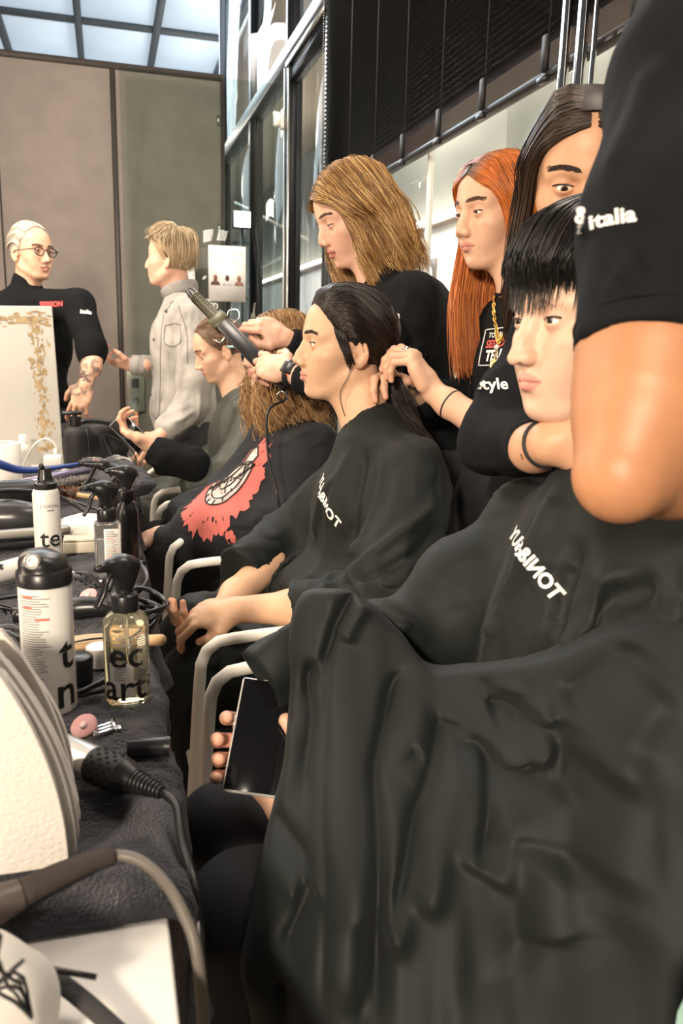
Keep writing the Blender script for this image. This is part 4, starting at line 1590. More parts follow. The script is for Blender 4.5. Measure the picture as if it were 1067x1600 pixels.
# plastic cup
c = V3(-0.062, 3.02, TZ+0.002)
t = thing('plastic_cup', 'small clear plastic cup beside the black flask', 'cup', c)
obj('cup_wall', lathe([(0.026, 0.0), (0.0275, 0.002), (0.036, 0.045), (0.0375, 0.046), (0.0345, 0.044), (0.026, 0.004), (0, 0.003)], 28, c), M_CLEAR, t, sharp=40)
# black bag behind
S = Sdf()
S.ell((-0.09, 3.33, 0.80), (0.17, 0.07, 0.085), k=0.03)
S.cone((-0.20, 3.31, 0.84), (0.04, 3.30, 0.88), 0.04, 0.03, k=0.05)
S.post.append(lambda p: 0.006*noise3(p, 30, 5))
t = thing('black_bag', 'slouching black bag behind the black flask', 'bag', (-0.09, 3.33, TZ))
obj('bag_body', S.mesh(0.006), M_BLKMATT, t)
obj('strap', rod([(-0.17, 3.25, 0.85), (-0.10, 3.23, 0.905), (0.0, 3.24, 0.90), (0.06, 3.25, 0.84)], 0.010, 24, 8), M_BLACK, t)


# combs and brushes
def round_brush(p0, p1, r, m_h, m_b, lbl, frac=0.45, name='round_brush', sub=None):
    p0, p1 = np.asarray(p0, float), np.asarray(p1, float)
    t = thing(name, lbl, 'brush', (*p0[:2], TZ), 'brushes on the towels')
    pm = p0+(p1-p0)*(1-frac)
    P = spline([p0, p0*0.6+pm*0.4, pm], 14)
    obj('handle', tube(P, np.interp(np.linspace(0, 1, 14), [0, 0.1, 0.5, 0.9, 1], [0.006, 0.009, 0.0075, 0.0065, 0.009]), 10), m_h, t)
    obj('barrel', tube([pm, p1], r*0.62, 14), mat('barrel_dark', (0.03, 0.025, 0.02), 0.4), t)
    d = nrm(p1-pm)
    u = nrm(np.cross(d, (0, 0, 1.0)))
    v = np.cross(d, u)
    rr_ = np.random.default_rng(2)
    n = 260
    a, s = rr_.random(n)*2*np.pi, rr_.random(n)
    q = pm+(p1-pm)*s[:, None]
    o_ = np.cos(a)[:, None]*u+np.sin(a)[:, None]*v
    P = np.stack([q+o_*r*0.55, q+o_*r*1.15], 1)
    obj('bristles', hair_tubes(P, np.full((n, 2), 0.0007)), m_b, t, kind='stuff')
    return t


M_WOOD = mat('pale_wood', (0.50, 0.33, 0.17), 0.5, vary=(25, 0.15))
M_COPPER = mat('bristle_brown', (0.32, 0.12, 0.045), 0.5)
M_GREYB = mat('bristle_grey', (0.35, 0.31, 0.28), 0.5)
round_brush((-0.30, 2.34, TT+0.035), (-0.045, 2.46, TT+0.045), 0.020, M_BLACK, M_GREYB, 'round brush with grey bristles and black handle by the blue brush')
round_brush((-0.02, 2.30, TT+0.02), (-0.15, 2.37, TT+0.030), 0.018, M_WOOD, M_COPPER, 'round brush with copper bristles and wooden handle')
t = thing('paddle_comb', 'long blue handled comb with orange tip across the table', 'comb', (-0.18, 2.75, TT))
P = spline([(-0.345, 2.66, TT+0.075), (-0.28, 2.70, TT+0.045), (-0.20, 2.74, TT+0.040), (-0.10, 2.80, TT+0.046)], 24)
obj('handle', tube(P, np.linspace(0.021, 0.008, 24), 12, flat=(1.0, 0.7)), mat('blue_plastic', (0.018, 0.045, 0.20), 0.35), t)
obj('tip', tube([P[-1], P[-1]+V3(0.07, 0.035, 0.004)], 0.0075, 10), mat('orange_plastic', (0.75, 0.22, 0.06), 0.4), t)
obj('tail', tube([P[-1]+V3(0.065, 0.033, 0.004), P[-1]+V3(0.15, 0.07, 0.004)], 0.0035, 8), M_CHROME, t)
t = thing('tail_comb', 'pale violet metal tube lying below the blue comb', 'comb', (-0.18, 2.60, TT))
obj('tube', tube([(-0.27, 2.52, TT+0.03), (-0.06, 2.62, TT+0.055)], 0.012, 14), mat('violet_metal', (0.22, 0.20, 0.30), 0.3, 0.5), t)
obj('tip', tube([(-0.06, 2.62, TT+0.055), (0.02, 2.66, TT+0.06)], 0.005, 8), M_CHROME, t)


def dryer(t, c, yaw, m_, s=1.0, pitch=0):
    """hair dryer: barrel with nozzle, grille and handle"""
    R = rot('Z', yaw) @ rot('X', pitch)
    W = lambda P: (np.asarray(P, float)*s) @ R.T+np.asarray(c)
    obj('barrel', (W(lathe([(0.028, -0.08), (0.036, -0.07), (0.040, -0.02), (0.038, 0.05), (0.030, 0.09), (0.028, 0.092)], 30, ax=(1, 0, 0))[0]), lathe([(0, i) for i in range(6)], 30)[1]), m_, t, sharp=50)
    obj('nozzle', (W(lathe([(0.028, 0.088), (0.029, 0.095), (0.024, 0.13), (0.022, 0.13)], 24, ax=(1, 0, 0))[0]), lathe([(0, i) for i in range(4)], 24)[1]), M_BLACK, t, sharp=50)
    obj('handle', tube(spline(W([(-0.01, 0, -0.02), (-0.015, 0.06, -0.025), (-0.03, 0.16, -0.02)]), 16), 0.017*s, 12), m_, t)
    obj('grille', (W(lathe([(0.027, -0.081), (0.022, -0.083), (0.0, -0.084)], 24, ax=(1, 0, 0))[0]), lathe([(0, i) for i in range(3)], 24)[1]), M_GRMET, t)


t = thing('hair_dryer', 'black hair dryer at the left margin behind the mousse can', 'hair dryer', (-0.27, 2.25, TT))
dryer(t, (-0.265, 2.26, TT+0.045), 20, M_BLACK, 1.0)
obj('cable', rod([(-0.30, 2.42, TT+0.02), (-0.15, 2.36, TT+0.02), (-0.05, 2.22, TT+0.01), (0.03, 2.05, TT+0.02), (0.055, 1.9, TT+0.01)], 0.004, 40, 7), M_BLACK, t)
t = thing('curved_dryer', 'large dark rounded hair dryer left of the mousse can', 'hair dryer', (-0.27, 1.95, TT))
dryer(t, (-0.27, 1.95, TT+0.048), -8, mat('graphite', (0.03, 0.03, 0.033), 0.28), 1.15)
obj('cable', rod([(-0.36, 1.9, TT+0.03), (-0.29, 1.93, TT+0.104), (-0.19, 1.98, TT+0.104), (-0.10, 2.02, TT+0.07), (-0.02, 1.95, TT+0.02), (0.02, 1.85, TT+0.01)], 0.0055, 50, 8), M_BLACK, t)
# folded white cloth and other small things mid table
S = Sdf()
S.ell((-0.055, 1.93, TT+0.022), (0.075, 0.085, 0.026), rot('Z', 25), k=0.02)
S.post.append(lambda p: 0.006*noise3(p, 28, 8))
obj('white_cloth', S.mesh(0.004), mat('cloth_white', (0.78, 0.75, 0.70), 0.8), label='crumpled white cloth between the mousse can and square bottle', cat_='cloth')
t = thing('comb_case', 'pale beige box beside the mousse can', 'box', (-0.05, 1.80, TT))
obj('box_body', box((-0.105, 1.77, TT), (-0.018, 1.82, TT+0.026), 0.004), mat('beige_plastic', (0.52, 0.48, 0.38), 0.5), t)
obj('lid', box((-0.104, 1.771, TT+0.026), (-0.019, 1.819, TT+0.032), 0.003), mat('beige_plastic', (0.52, 0.48, 0.38), 0.5), t)
t = thing('hair_straightener', 'grey and black straightener left of the mousse can', 'straightener', (-0.2, 1.83, TT))
for dz, m_ in ((0.010, M_BLACK), (0.034, mat('warm_grey', (0.33, 0.31, 0.28), 0.35, 0.4))):
    obj('arm', xf(box((-0.115, -0.014, -0.009), (0.115, 0.014, 0.009), 0.006), rot('Z', 12), (-0.205, 1.845, TT+dz)), m_, t)
obj('hinge', lathe([(0.012, -0.017), (0.014, -0.015), (0.014, 0.015), (0.012, 0.017)], 18, (-0.318, 1.82, TT+0.022), (0, 1, 0)), M_BLACK, t)
# lying tube of product
p0, p1 = V3(-0.275, 1.50, TT+0.022), V3(-0.155, 1.60, TT+0.028)
t = thing('styling_tube', 'white styling tube lying on its side at the left margin', 'tube', (*p0[:2], TT))
d = nrm(p1-p0)
P = spline([p0, p1], 16)
obj('tube_body', tube(P, np.linspace(0.021, 0.0225, 16), 26, flat=(1, 0.9)), M_CANW, t, sharp=60)
obj('cap', tube([p1, p1+d*0.03], 0.0205, 24), M_LAB, t, sharp=60)
ux = nrm(np.cross(d, V3(-0.28, -0.80, 0.55)))
on = nrm(np.cross(ux, d))
ux = np.cross(d, on)
g = text_geo('t', 0.055, 0.012)
Rm = np.stack([-on*0+ux, d, np.cross(ux, d)], 1)
gv, gf = g
o_, w_ = gv[:, 0], gv[:, 1]
phi = o_/0.022
P = (p0+p1)/2+d*w_[:, None]+(on*np.cos(phi)[:, None]+ux*np.sin(phi)[:, None])*0.0224
obj('lettering', (P, gf), M_INK, t, smooth=False)
# coiled cable by the spray bottle
rr_ = np.random.default_rng(21)
t = thing('coiled_cable', 'coiled black cable with a curling iron handle behind the spray bottle', 'cable', (0.03, 1.24, TT))
P = []
for k in range(5):
    for a in np.linspace(0, 2*np.pi, 16, endpoint=False):
        rr2 = 0.045+0.006*math.sin(k*2.1)
        P.append((0.032+rr2*math.cos(a)*0.75+0.005*k-0.006, 1.28+rr2*math.sin(a)*1.3+0.012*math.sin(k*1.7), TT+0.010+0.007*k+0.006*math.sin(a*2+k)))
obj('coil', tube(spline(P, 260), 0.0042, 7), M_BLACK, t)
obj('loop', rod([(0.02, 1.36, TT+0.02), (0.055, 1.38, TT+0.045), (0.045, 1.46, TT+0.055), (0.005, 1.47, TT+0.04), (-0.01, 1.42, TT+0.02)], 0.0042, 30, 7), M_BLACK, t)
obj('iron_handle', tube(spline([(-0.16, 1.33, TT+0.016), (-0.08, 1.33, TT+0.020), (-0.03, 1.32, TT+0.024), (0.005, 1.31, TT+0.016)], 20), np.interp(np.linspace(0, 1, 20), [0, 0.45, 0.6, 0.85, 1], [0.013, 0.015, 0.020, 0.016, 0.006]), 14), M_BLACK, t)
# wooden brush, white jar, black jar
t = thing('wooden_brush', 'pale wooden paddle brush behind the clear spray bottle', 'brush', (-0.03, 1.17, TT), 'brushes on the towels')
S = Sdf()
S.ell((-0.035, 1.185, TT+0.014), (0.058, 0.026, 0.010), rot('Z', 0), k=0.01)
S.cone((0.01, 1.183, TT+0.013), (0.065, 1.178, TT+0.012), 0.008, 0.009, k=0.015)
obj('paddle', S.mesh(0.002), M_WOOD, t)
obj('band', rod([(-0.09, 1.17, TT+0.018), (-0.03, 1.165, TT+0.027), (0.02, 1.17, TT+0.020)], 0.0015, 16, 6), M_BLACK, t)
c = at_t(-0.024, 1.13)
t = thing('cream_jar', 'small white lidded jar beside the wooden brush', 'jar', c)
obj('jar_body', lathe([(0, 0), (0.017, 0), (0.018, 0.002), (0.018, 0.014), (0.016, 0.015)], 28, c), M_WHITE, t, sharp=50)
obj('lid', lathe([(0.0188, 0.014), (0.0190, 0.016), (0.0190, 0.027), (0.0178, 0.0285), (0, 0.0285)], 32, c), M_WHITE, t, sharp=50)
c = at_t(-0.052, 1.075)
t = thing('black_jar', 'squat black jar beside the tall aerosol can', 'jar', c)
obj('jar_body', lathe([(0, 0), (0.018, 0), (0.020, 0.003), (0.020, 0.022), (0.018, 0.023)], 28, c), M_BLKMATT, t, sharp=50)
obj('lid', lathe([(0.0208, 0.022), (0.0208, 0.036), (0.019, 0.038), (0, 0.038)], 32, c), M_BLACK, t, sharp=50)
# black comb lying
t = thing('black_clip', 'long black sectioning clip lying before the aerosol can', 'clip', (-0.03, 1.03, TT))
obj('jaw', tube(spline([(-0.05, 1.01, TT+0.012), (-0.01, 1.04, TT+0.016), (0.0, 1.06, TT+0.010)], 10), np.linspace(0.003, 0.006, 10), 8), M_BLACK, t)
obj('jaw', tube(spline([(-0.05, 1.01, TT+0.008), (-0.005, 1.03, TT+0.008), (0.004, 1.055, TT+0.008)], 10), np.linspace(0.003, 0.005, 10), 8), M_BLACK, t)
# pink disc and silver clip
for cx, cy, lb in ((-0.040, 0.925, 'pink round pad peeking out behind the paper towels'), (-0.045, 1.44, 'pink round pad between the square bottle and can')):
    t = thing('pink_pad', lb, 'pad', (cx, cy, TT), 'pink pads')
    obj('disc', lathe([(0, 0), (0.015, 0), (0.016, 0.001), (0.016, 0.003), (0.015, 0.004), (0, 0.004)], 24, (cx, cy, TT+0.006), (-0.3, -0.5, 0.8)), mat('pink', (0.62, 0.33, 0.33), 0.5), t)
    obj('centre', lathe([(0.004, 0.0042), (0.005, 0.0050), (0, 0.0050)], 12, (cx, cy, TT+0.006), (-0.3, -0.5, 0.8)), mat('pink_pale', (0.75, 0.55, 0.52), 0.5), t)
t = thing('silver_clip', 'small silver hair clip next to the pink pad', 'clip', (-0.015, 0.915, TT))
for k in range(3):
    obj('prong', xf(box((-0.014, -0.003, 0), (0.014, 0.003, 0.003), 0.001), rot('Z', 12) @ rot('Y', -8), (-0.016, 0.905+k*0.0085, TT+0.006)), M_CHROME, t)
obj('bridge', xf(box((-0.004, -0.014, 0), (0.004, 0.014, 0.004), 0.001), rot('Z', 12), (-0.004, 0.914, TT+0.008)), M_CHROME, t)
c = V3(0.032, 0.845, TT+0.012)
t = thing('black_case', 'small translucent black cylinder case near the table edge', 'case', c)
obj('case_body', tube([c+V3(-0.024, 0.004, 0), c+V3(0.016, -0.001, 0)], 0.0105, 20), mat('smoked', (0.02, 0.02, 0.022), 0.2), t, sharp=50)
obj('cap', tube([c+V3(0.016, -0.001, 0), c+V3(0.022, -0.002, 0)], 0.0112, 20), M_BLACK, t, sharp=50)
# curling iron coming out from behind the paper towels
t = thing('curling_iron', 'silver barrelled styling iron with perforated black grip and ribbed cord end', 'hair iron', (-0.02, 0.76, TT))
p0, p1 = V3(-0.083, 0.870, TT+0.020), V3(0.038, 0.735, TT+0.020)
d = nrm(p1-p0)
obj('barrel', tube([p0, p0+d*0.088], 0.0185, 26), mat('brushed_silver', (0.50, 0.49, 0.47), 0.35, 0.8), t, sharp=50)
obj('grip', tube([p0+d*0.085, p0+d*0.128], 0.0190, 26), M_BLKMATT, t, sharp=50)
u = nrm(np.cross(d, (0, 0, 1.0)))
v = np.cross(u, d)
gs = []
for i in range(6):
    for j in range(12):
        a = j*np.pi/6+(i % 2)*np.pi/12
        o_ = u*math.cos(a)+v*math.sin(a)
        gs.append(lathe([(0.0021, -0.0002), (0.0021, 0.0007), (0, 0.0004)], 6, p0+d*(0.091+i*0.0062)+o_*0.0188, o_))
obj('perforation', cat(gs), mat('hole_black', (0.002, 0.002, 0.002), 0.9), t, smooth=False, kind='stuff')
obj('end_cone', tube([p0+d*0.127, p0+d*0.145], np.array([0.019, 0.0125]), 22), M_BLACK, t, sharp=50)
for k in range(8):
    obj('rib', lathe([(0.0095-k*0.0006, -0.0016), (0.0122-k*0.0008, -0.0010), (0.0122-k*0.0008, 0.0010), (0.0095-k*0.0006, 0.0016)], 18, p0+d*(0.147+k*0.0046), d), M_BLACK, t)
pe = p0+d*0.182
obj('cord', tube(spline([pe, pe+V3(0.012, -0.018, -0.004), (0.052, 0.675, TT+0.004), (0.060, 0.62, TT-0.02), (0.060, 0.585, TT-0.10), (0.062, 0.56, TT-0.26)], 40), 0.0045, 8), M_BLACK, t)
# second cord with thick strain relief near the camera
t = thing('grey_cord', 'thick grey cord with braided sleeve looping over the near table end', 'cord', (-0.03, 0.6, TT))
P = spline([(-0.115, 0.600, TT+0.016), (-0.085, 0.610, TT+0.020), (-0.048, 0.628, TT+0.022), (-0.010, 0.642, TT+0.022), (0.020, 0.628, TT+0.016), (0.045, 0.590, TT-0.004), (0.056, 0.560, TT-0.05), (0.058, 0.54, TT-0.22)], 60)
obj('cord', tube(P[14:], 0.0052, 10), mat('cord_grey', (0.12, 0.105, 0.09), 0.5), t)
obj('sleeve', tube(P[5:17], np.linspace(0.0115, 0.0085, 12), 14), mat('sleeve_dark', (0.045, 0.035, 0.032), 0.7, bump=(700, 1.0, 0.003)), t)
obj('plug_body', tube(P[:6], np.linspace(0.019, 0.0125, 6), 16), mat('plug_brown', (0.07, 0.055, 0.05), 0.4), t, sharp=50)
# small clutter on the towels
def claw(c, yaw, lbl, s=1.0):
    t = thing('claw_clip', lbl, 'clip', c, 'black claw clips on the towels')
    R = rot('Z', yaw)
    for sd in (-1, 1):
        P = spline([(-0.03, sd*0.004, 0.020), (0.0, sd*0.012, 0.026), (0.03, sd*0.010, 0.014), (0.045, sd*0.004, 0.006)], 14)
        obj('jaw', tube((P*s) @ R.T+np.asarray(c), np.linspace(0.006, 0.003, 14)*s, 8, flat=(1.4, 0.6)), M_BLACK, t)
        for k in range(4):
            q = P[4+2*k]
            obj('tooth', tube((np.array([q, q+V3(0.002, -sd*0.006, -0.012)])*s) @ R.T+np.asarray(c), 0.0014*s, 5), M_BLACK, t)
    obj('spring', tube((ringpts((-0.018, 0, 0.022), 0.006, (0, 1, 0), 14)*s) @ R.T+np.asarray(c), 0.0015*s, 5, caps=False), M_CHROME, t)


claw(at_t(-0.195, 1.36), 20, 'black claw clip at the left margin beyond the tall aerosol can')
claw(at_t(-0.062, 1.52), -40, 'black claw clip lying between the mousse can and square bottle')
claw(at_t(0.045, 1.60), 70, 'black claw clip at the table edge beside the black trigger bottle', 0.9)
claw(at_t(-0.16, 1.24), -15, 'black claw clip lying just behind the tall aerosol can')
t = thing('tail_comb', 'black tail comb lying across the towels behind the tall aerosol can', 'comb', at_t(-0.2, 1.42))
P = spline([(-0.30, 1.40, TT+0.012), (-0.22, 1.43, TT+0.012), (-0.12, 1.46, TT+0.012)], 20)
obj('spine', tube(P, np.linspace(0.005, 0.003, 20), 8), M_BLACK, t)
for k in range(16):
    obj('tooth', tube([P[k//2]*(1-(k % 2)*0.5)+P[k//2+1]*((k % 2)*0.5), P[k//2]*(1-(k % 2)*0.5)+P[k//2+1]*((k % 2)*0.5)+V3(0.008, -0.022, -0.002)], 0.0011, 5), M_BLACK, t)
t = thing('small_case', 'small black upright case behind the square bottle', 'case', at_t(0.02, 1.86))
obj('case_body', box(at_t(0.005, 1.85), at_t(0.035, 1.88)+V3(0, 0, 0.05), 0.006), M_BLACK, t)
obj('latch', box(at_t(0.015, 1.845)+V3(0, 0, 0.03), at_t(0.025, 1.851)+V3(0, 0, 0.042), 0.002), M_GRMET, t)
# paper towels standing at the left
M_TISS = mat('paper_towel', (0.64, 0.60, 0.555), 0.9, bump=(260, 0.5, 0.004))
pt = thing('paper_towel_stack', 'thick stack of white paper towels curving at the left margin', 'paper towels', (-0.16, 0.70, TT))
rr_ = np.random.default_rng(31)
nsh = 12
for k in range(nsh):
    q = k/(nsh-1)
    nu, nv = 26, 30
    G = np.empty((nu, nv, 3))
    top = 0.200-0.018*q-0.016*(k % 3)*(q > 0.1)+rr_.uniform(-0.006, 0.006)
    wid = 0.215+0.006*(k % 2)
    for i, u in enumerate(np.linspace(0, 1, nu)):
        for j, v in enumerate(np.linspace(0, 1, nv)):
            z = 0.012+v*top
            lean = 0.060*v**2.1
            x = -0.262+u*wid-lean*0.9*u-0.012*q*v+0.006*math.sin(3*v+q*5)*q
            y = 0.640+0.013*k+0.035*u*(1-v)*0.4+0.040*(1-u)**2+0.03*v*v*(1-u)*0.5+0.010*math.sin(u*4+k*0.7)*q*v
            if v > 0.985-0.02*(k % 2):
                z -= 0.004*abs(math.sin(u*7+k))
            G[i, j] = (x, y, TT+z)
    # top right corner cut by the fan of the sheets
    G2 = np.concatenate([G, (G+V3(0.0, 0.0105, 0))[::-1]])
    V, F = loft(G2, closed_u=True)
    n0, n1 = nu*2, nv
    F = F+[np.array([[i*nv+n1-1, (i+1)*nv+n1-1, (2*nu-2-i)*nv+n1-1, (2*nu-1-i)*nv+n1-1] for i in range(nu-1)]),
           np.array([[(2*nu-1-i)*nv, (2*nu-2-i)*nv, (i+1)*nv, i*nv] for i in range(nu-1)])]
    obj('sheet', (V, F), M_TISS, pt, sharp=60)
# white cloth bag in the bottom left corner
t = thing('white_bag', 'white paper bag with thin black wires in the bottom left corner', 'bag', (-0.10, 0.50, TZ))
S = Sdf()
S.ell((-0.125, 0.48, 0.785), (0.070, 0.055, 0.052), rot('Z', 20), k=0.02)
S.cone((-0.15, 0.52, 0.79), (-0.075, 0.50, 0.775), 0.035, 0.022, k=0.04)
S.post.append(lambda p: 0.004*noise3(p, 40, 2))
S.half((0, 0, TZ+0.002), (0, 0, -1))
obj('bag_body', S.mesh(0.0035), mat('bag_white', (0.62, 0.59, 0.55), 0.7), t)
for k in range(5):
    a = k*1.3
    obj('wire', rod([(-0.085+0.01*math.cos(a), 0.455+0.01*math.sin(a), 0.835), (-0.08+0.02*math.cos(a), 0.445, 0.856+0.006*k), (-0.075+0.012*math.sin(a*2), 0.44, 0.845), (-0.066, 0.445+0.006*k, 0.828), (-0.058, 0.45, 0.81)], 0.0012, 20, 5), M_BLACK, t)
t = thing('flat_strap', 'dark flat braided strap across the white table corner', 'strap', (-0.03, 0.5, TZ))
obj('strap', tube(spline([(-0.062, 0.530, TZ+0.030), (-0.045, 0.520, TZ+0.024), (-0.018, 0.492, TZ+0.016), (0.004, 0.460, TZ+0.012), (0.02, 0.42, TZ+0.008)], 30), 0.0075, 10, flat=(1.0, 0.5)), mat('strap_dark', (0.03, 0.028, 0.028), 0.6, bump=(600, 0.8, 0.003)), t)
obj('pin', tube([(-0.055, 0.524, TZ+0.036), (-0.022, 0.514, TZ+0.030)], 0.0022, 6), M_BLACK, t)
# thin cables at the far end
for k, (P, lb) in enumerate((([(0.02, 3.1, TZ+0.01), (-0.02, 3.25, 0.85), (0.05, 3.2, 0.83), (0.09, 3.0, 0.80), (0.08, 2.8, 0.74), (0.10, 2.6, 0.66)], 'thin black cable looping off the far table end'),
                             ([(-0.01, 2.95, TZ+0.02), (0.03, 3.05, 0.79), (0.075, 3.0, 0.785), (0.06, 2.9, TZ+0.03), (0.0, 2.85, TZ+0.04)], 'pale thin cable by the crumpled towel'))):
    obj('thin_cable', rod(P, 0.003, 50, 6), (M_BLACK, mat('cable_pale', (0.45, 0.43, 0.40), 0.4))[k], label=lb, cat_='cable')
t = thing('foil_pack', 'crinkled clear plastic packet behind the crumpled towel', 'packet', (0.03, 3.1, TZ))
S = Sdf()
S.ell((0.03, 3.12, TZ+0.025), (0.055, 0.04, 0.018), rot('Z', 15), k=0.02)
S.post.append(lambda p: 0.006*noise3(p, 70, 3))
obj('wrap', S.mesh(0.003), mat('foil', (0.30, 0.29, 0.28), 0.25, 0.5), t)

# ------------------------------------------------------------------ chairs
M_CHW = mat('chair_white', (0.80, 0.77, 0.71), 0.35)
M_MINT = mat('mint_shell', (0.22, 0.36, 0.31), 0.5)
M_SEAT = mat('seat_dark', (0.010, 0.012, 0.012), 0.7)


def chair(yc, lbl, yaw=0):
    t = thing('armchair', lbl, 'chair', (0.40, yc, 0), 'white tube armchairs along the table')
    R = rot('Z', yaw)
    W = lambda P: (np.asarray(P, float)) @ R.T+V3(0.40, yc, 0)
    for sy in (-1, 1):
        y = sy*0.272
        P = [(-0.29, y*1.03, 0.0), (-0.268, y, 0.33), (-0.250, y, 0.60), (-0.238, y, 0.648), (-0.205, y, 0.668), (-0.05, y, 0.677), (0.06, y, 0.680), (0.10, y, 0.668), (0.118, y, 0.62), (0.14, y, 0.46), (0.20, y*1.03, 0.0)]
        obj('arm_frame', tube(spline(W(P), 60), 0.0115, 12), M_CHW, t)
    obj('cross_tube', tube(W([(-0.262, -0.272, 0.40), (-0.262, 0.272, 0.40)]), 0.010, 10), M_CHW, t)
    obj('cross_tube', tube(W([(0.145, -0.272, 0.42), (0.145, 0.272, 0.42)]), 0.010, 10), M_CHW, t)
    g = box((-0.25, -0.235, 0.415), (0.20, 0.235, 0.455), 0.015)
    obj('seat', (W(g[0]), g[1]), M_SEAT, t)
    n, m_ = 20, 16
    G = np.empty((n, m_, 3))
    for i, u in enumerate(np.linspace(-1, 1, n)):
        for j, v in enumerate(np.linspace(0, 1, m_)):
            G[i, j] = (0.20+0.10*v-0.07*u*u, u*0.255*(1-0.12*v**4), 0.45+0.35*v-0.03*u*u*v)
    G2 = np.concatenate([G, (G+V3(0.014, 0, 0))[::-1]])
    V, F = loft(G2, closed_u=True)
    F = F+[np.array([[i*m_+m_-1, (i+1)*m_+m_-1, (2*n-2-i)*m_+m_-1, (2*n-1-i)*m_+m_-1] for i in range(n-1)])]
    obj('backrest', (W(V), F), M_MINT, t, sharp=60)
    return t


chair(1.01, 'white tube armchair with mint back under the man in the nearest cape')
chair(1.70, 'white tube armchair under the long dark-haired woman')
chair(2.49, 'white tube armchair under the curly-haired person in the printed sweatshirt', 0)
chair(3.27, 'white tube armchair farthest away under the man with slicked-back hair')


def turned(t, c, yaw, dz):
    t.location = c
    t.rotation_euler = (0, 0, math.radians(yaw))


near = chair(0.0, 'white tube armchair nearest the camera, its mint back edge at the bottom right')
for ch_ in near.children:
    ch_.location = V3(-0.40, 0, 0)+V3(0.40, 0, 0)
turned(near, (0.60, 0.15, 0.0), 92, 0)
# ------------------------------------------------------------------ people
M_SKIN = mat('skin', (0.6, 0.4, 0.3), 0.46, attr=True, sss=0.10, bump=(900, 0.08, 0.001), spec=0.4)
M_EYE = mat('eyeball', (1, 1, 1), 0.08, attr=True)
M_HAIR = mat('hair_strands', (0.1, 0.05, 0.03), 0.38, attr=True, spec=0.6)
M_HAIRD = mat('hair_matte', (0.1, 0.05, 0.03), 0.55, attr=True, spec=0.4)
M_BROW = mat('brow_dark', (0.022, 0.013, 0.009), 0.6)
M_BROWL = mat('brow_brown', (0.085, 0.042, 0.022), 0.6)
M_TEE = mat('black_cotton', (0.0075, 0.0082, 0.0095), 0.9, spec=0.14, bump=(900, 0.25, 0.001), vary=(30, 0.15))
M_GOWN = mat('gown_nylon', (0.0105, 0.0129, 0.0123), 0.60, bump=(1200, 0.12, 0.0006), sheen=0.03, spec=0.22)
M_TROUS = mat('dark_trousers', (0.012, 0.012, 0.015), 0.8)
M_PRINT = mat('white_print', (0.78, 0.77, 0.75), 0.6)
M_GOLD = mat('gold', (0.83, 0.56, 0.18), 0.22, 1.0)
M_TATT = mat('tattoo_ink', (0.05, 0.045, 0.045), 0.6)


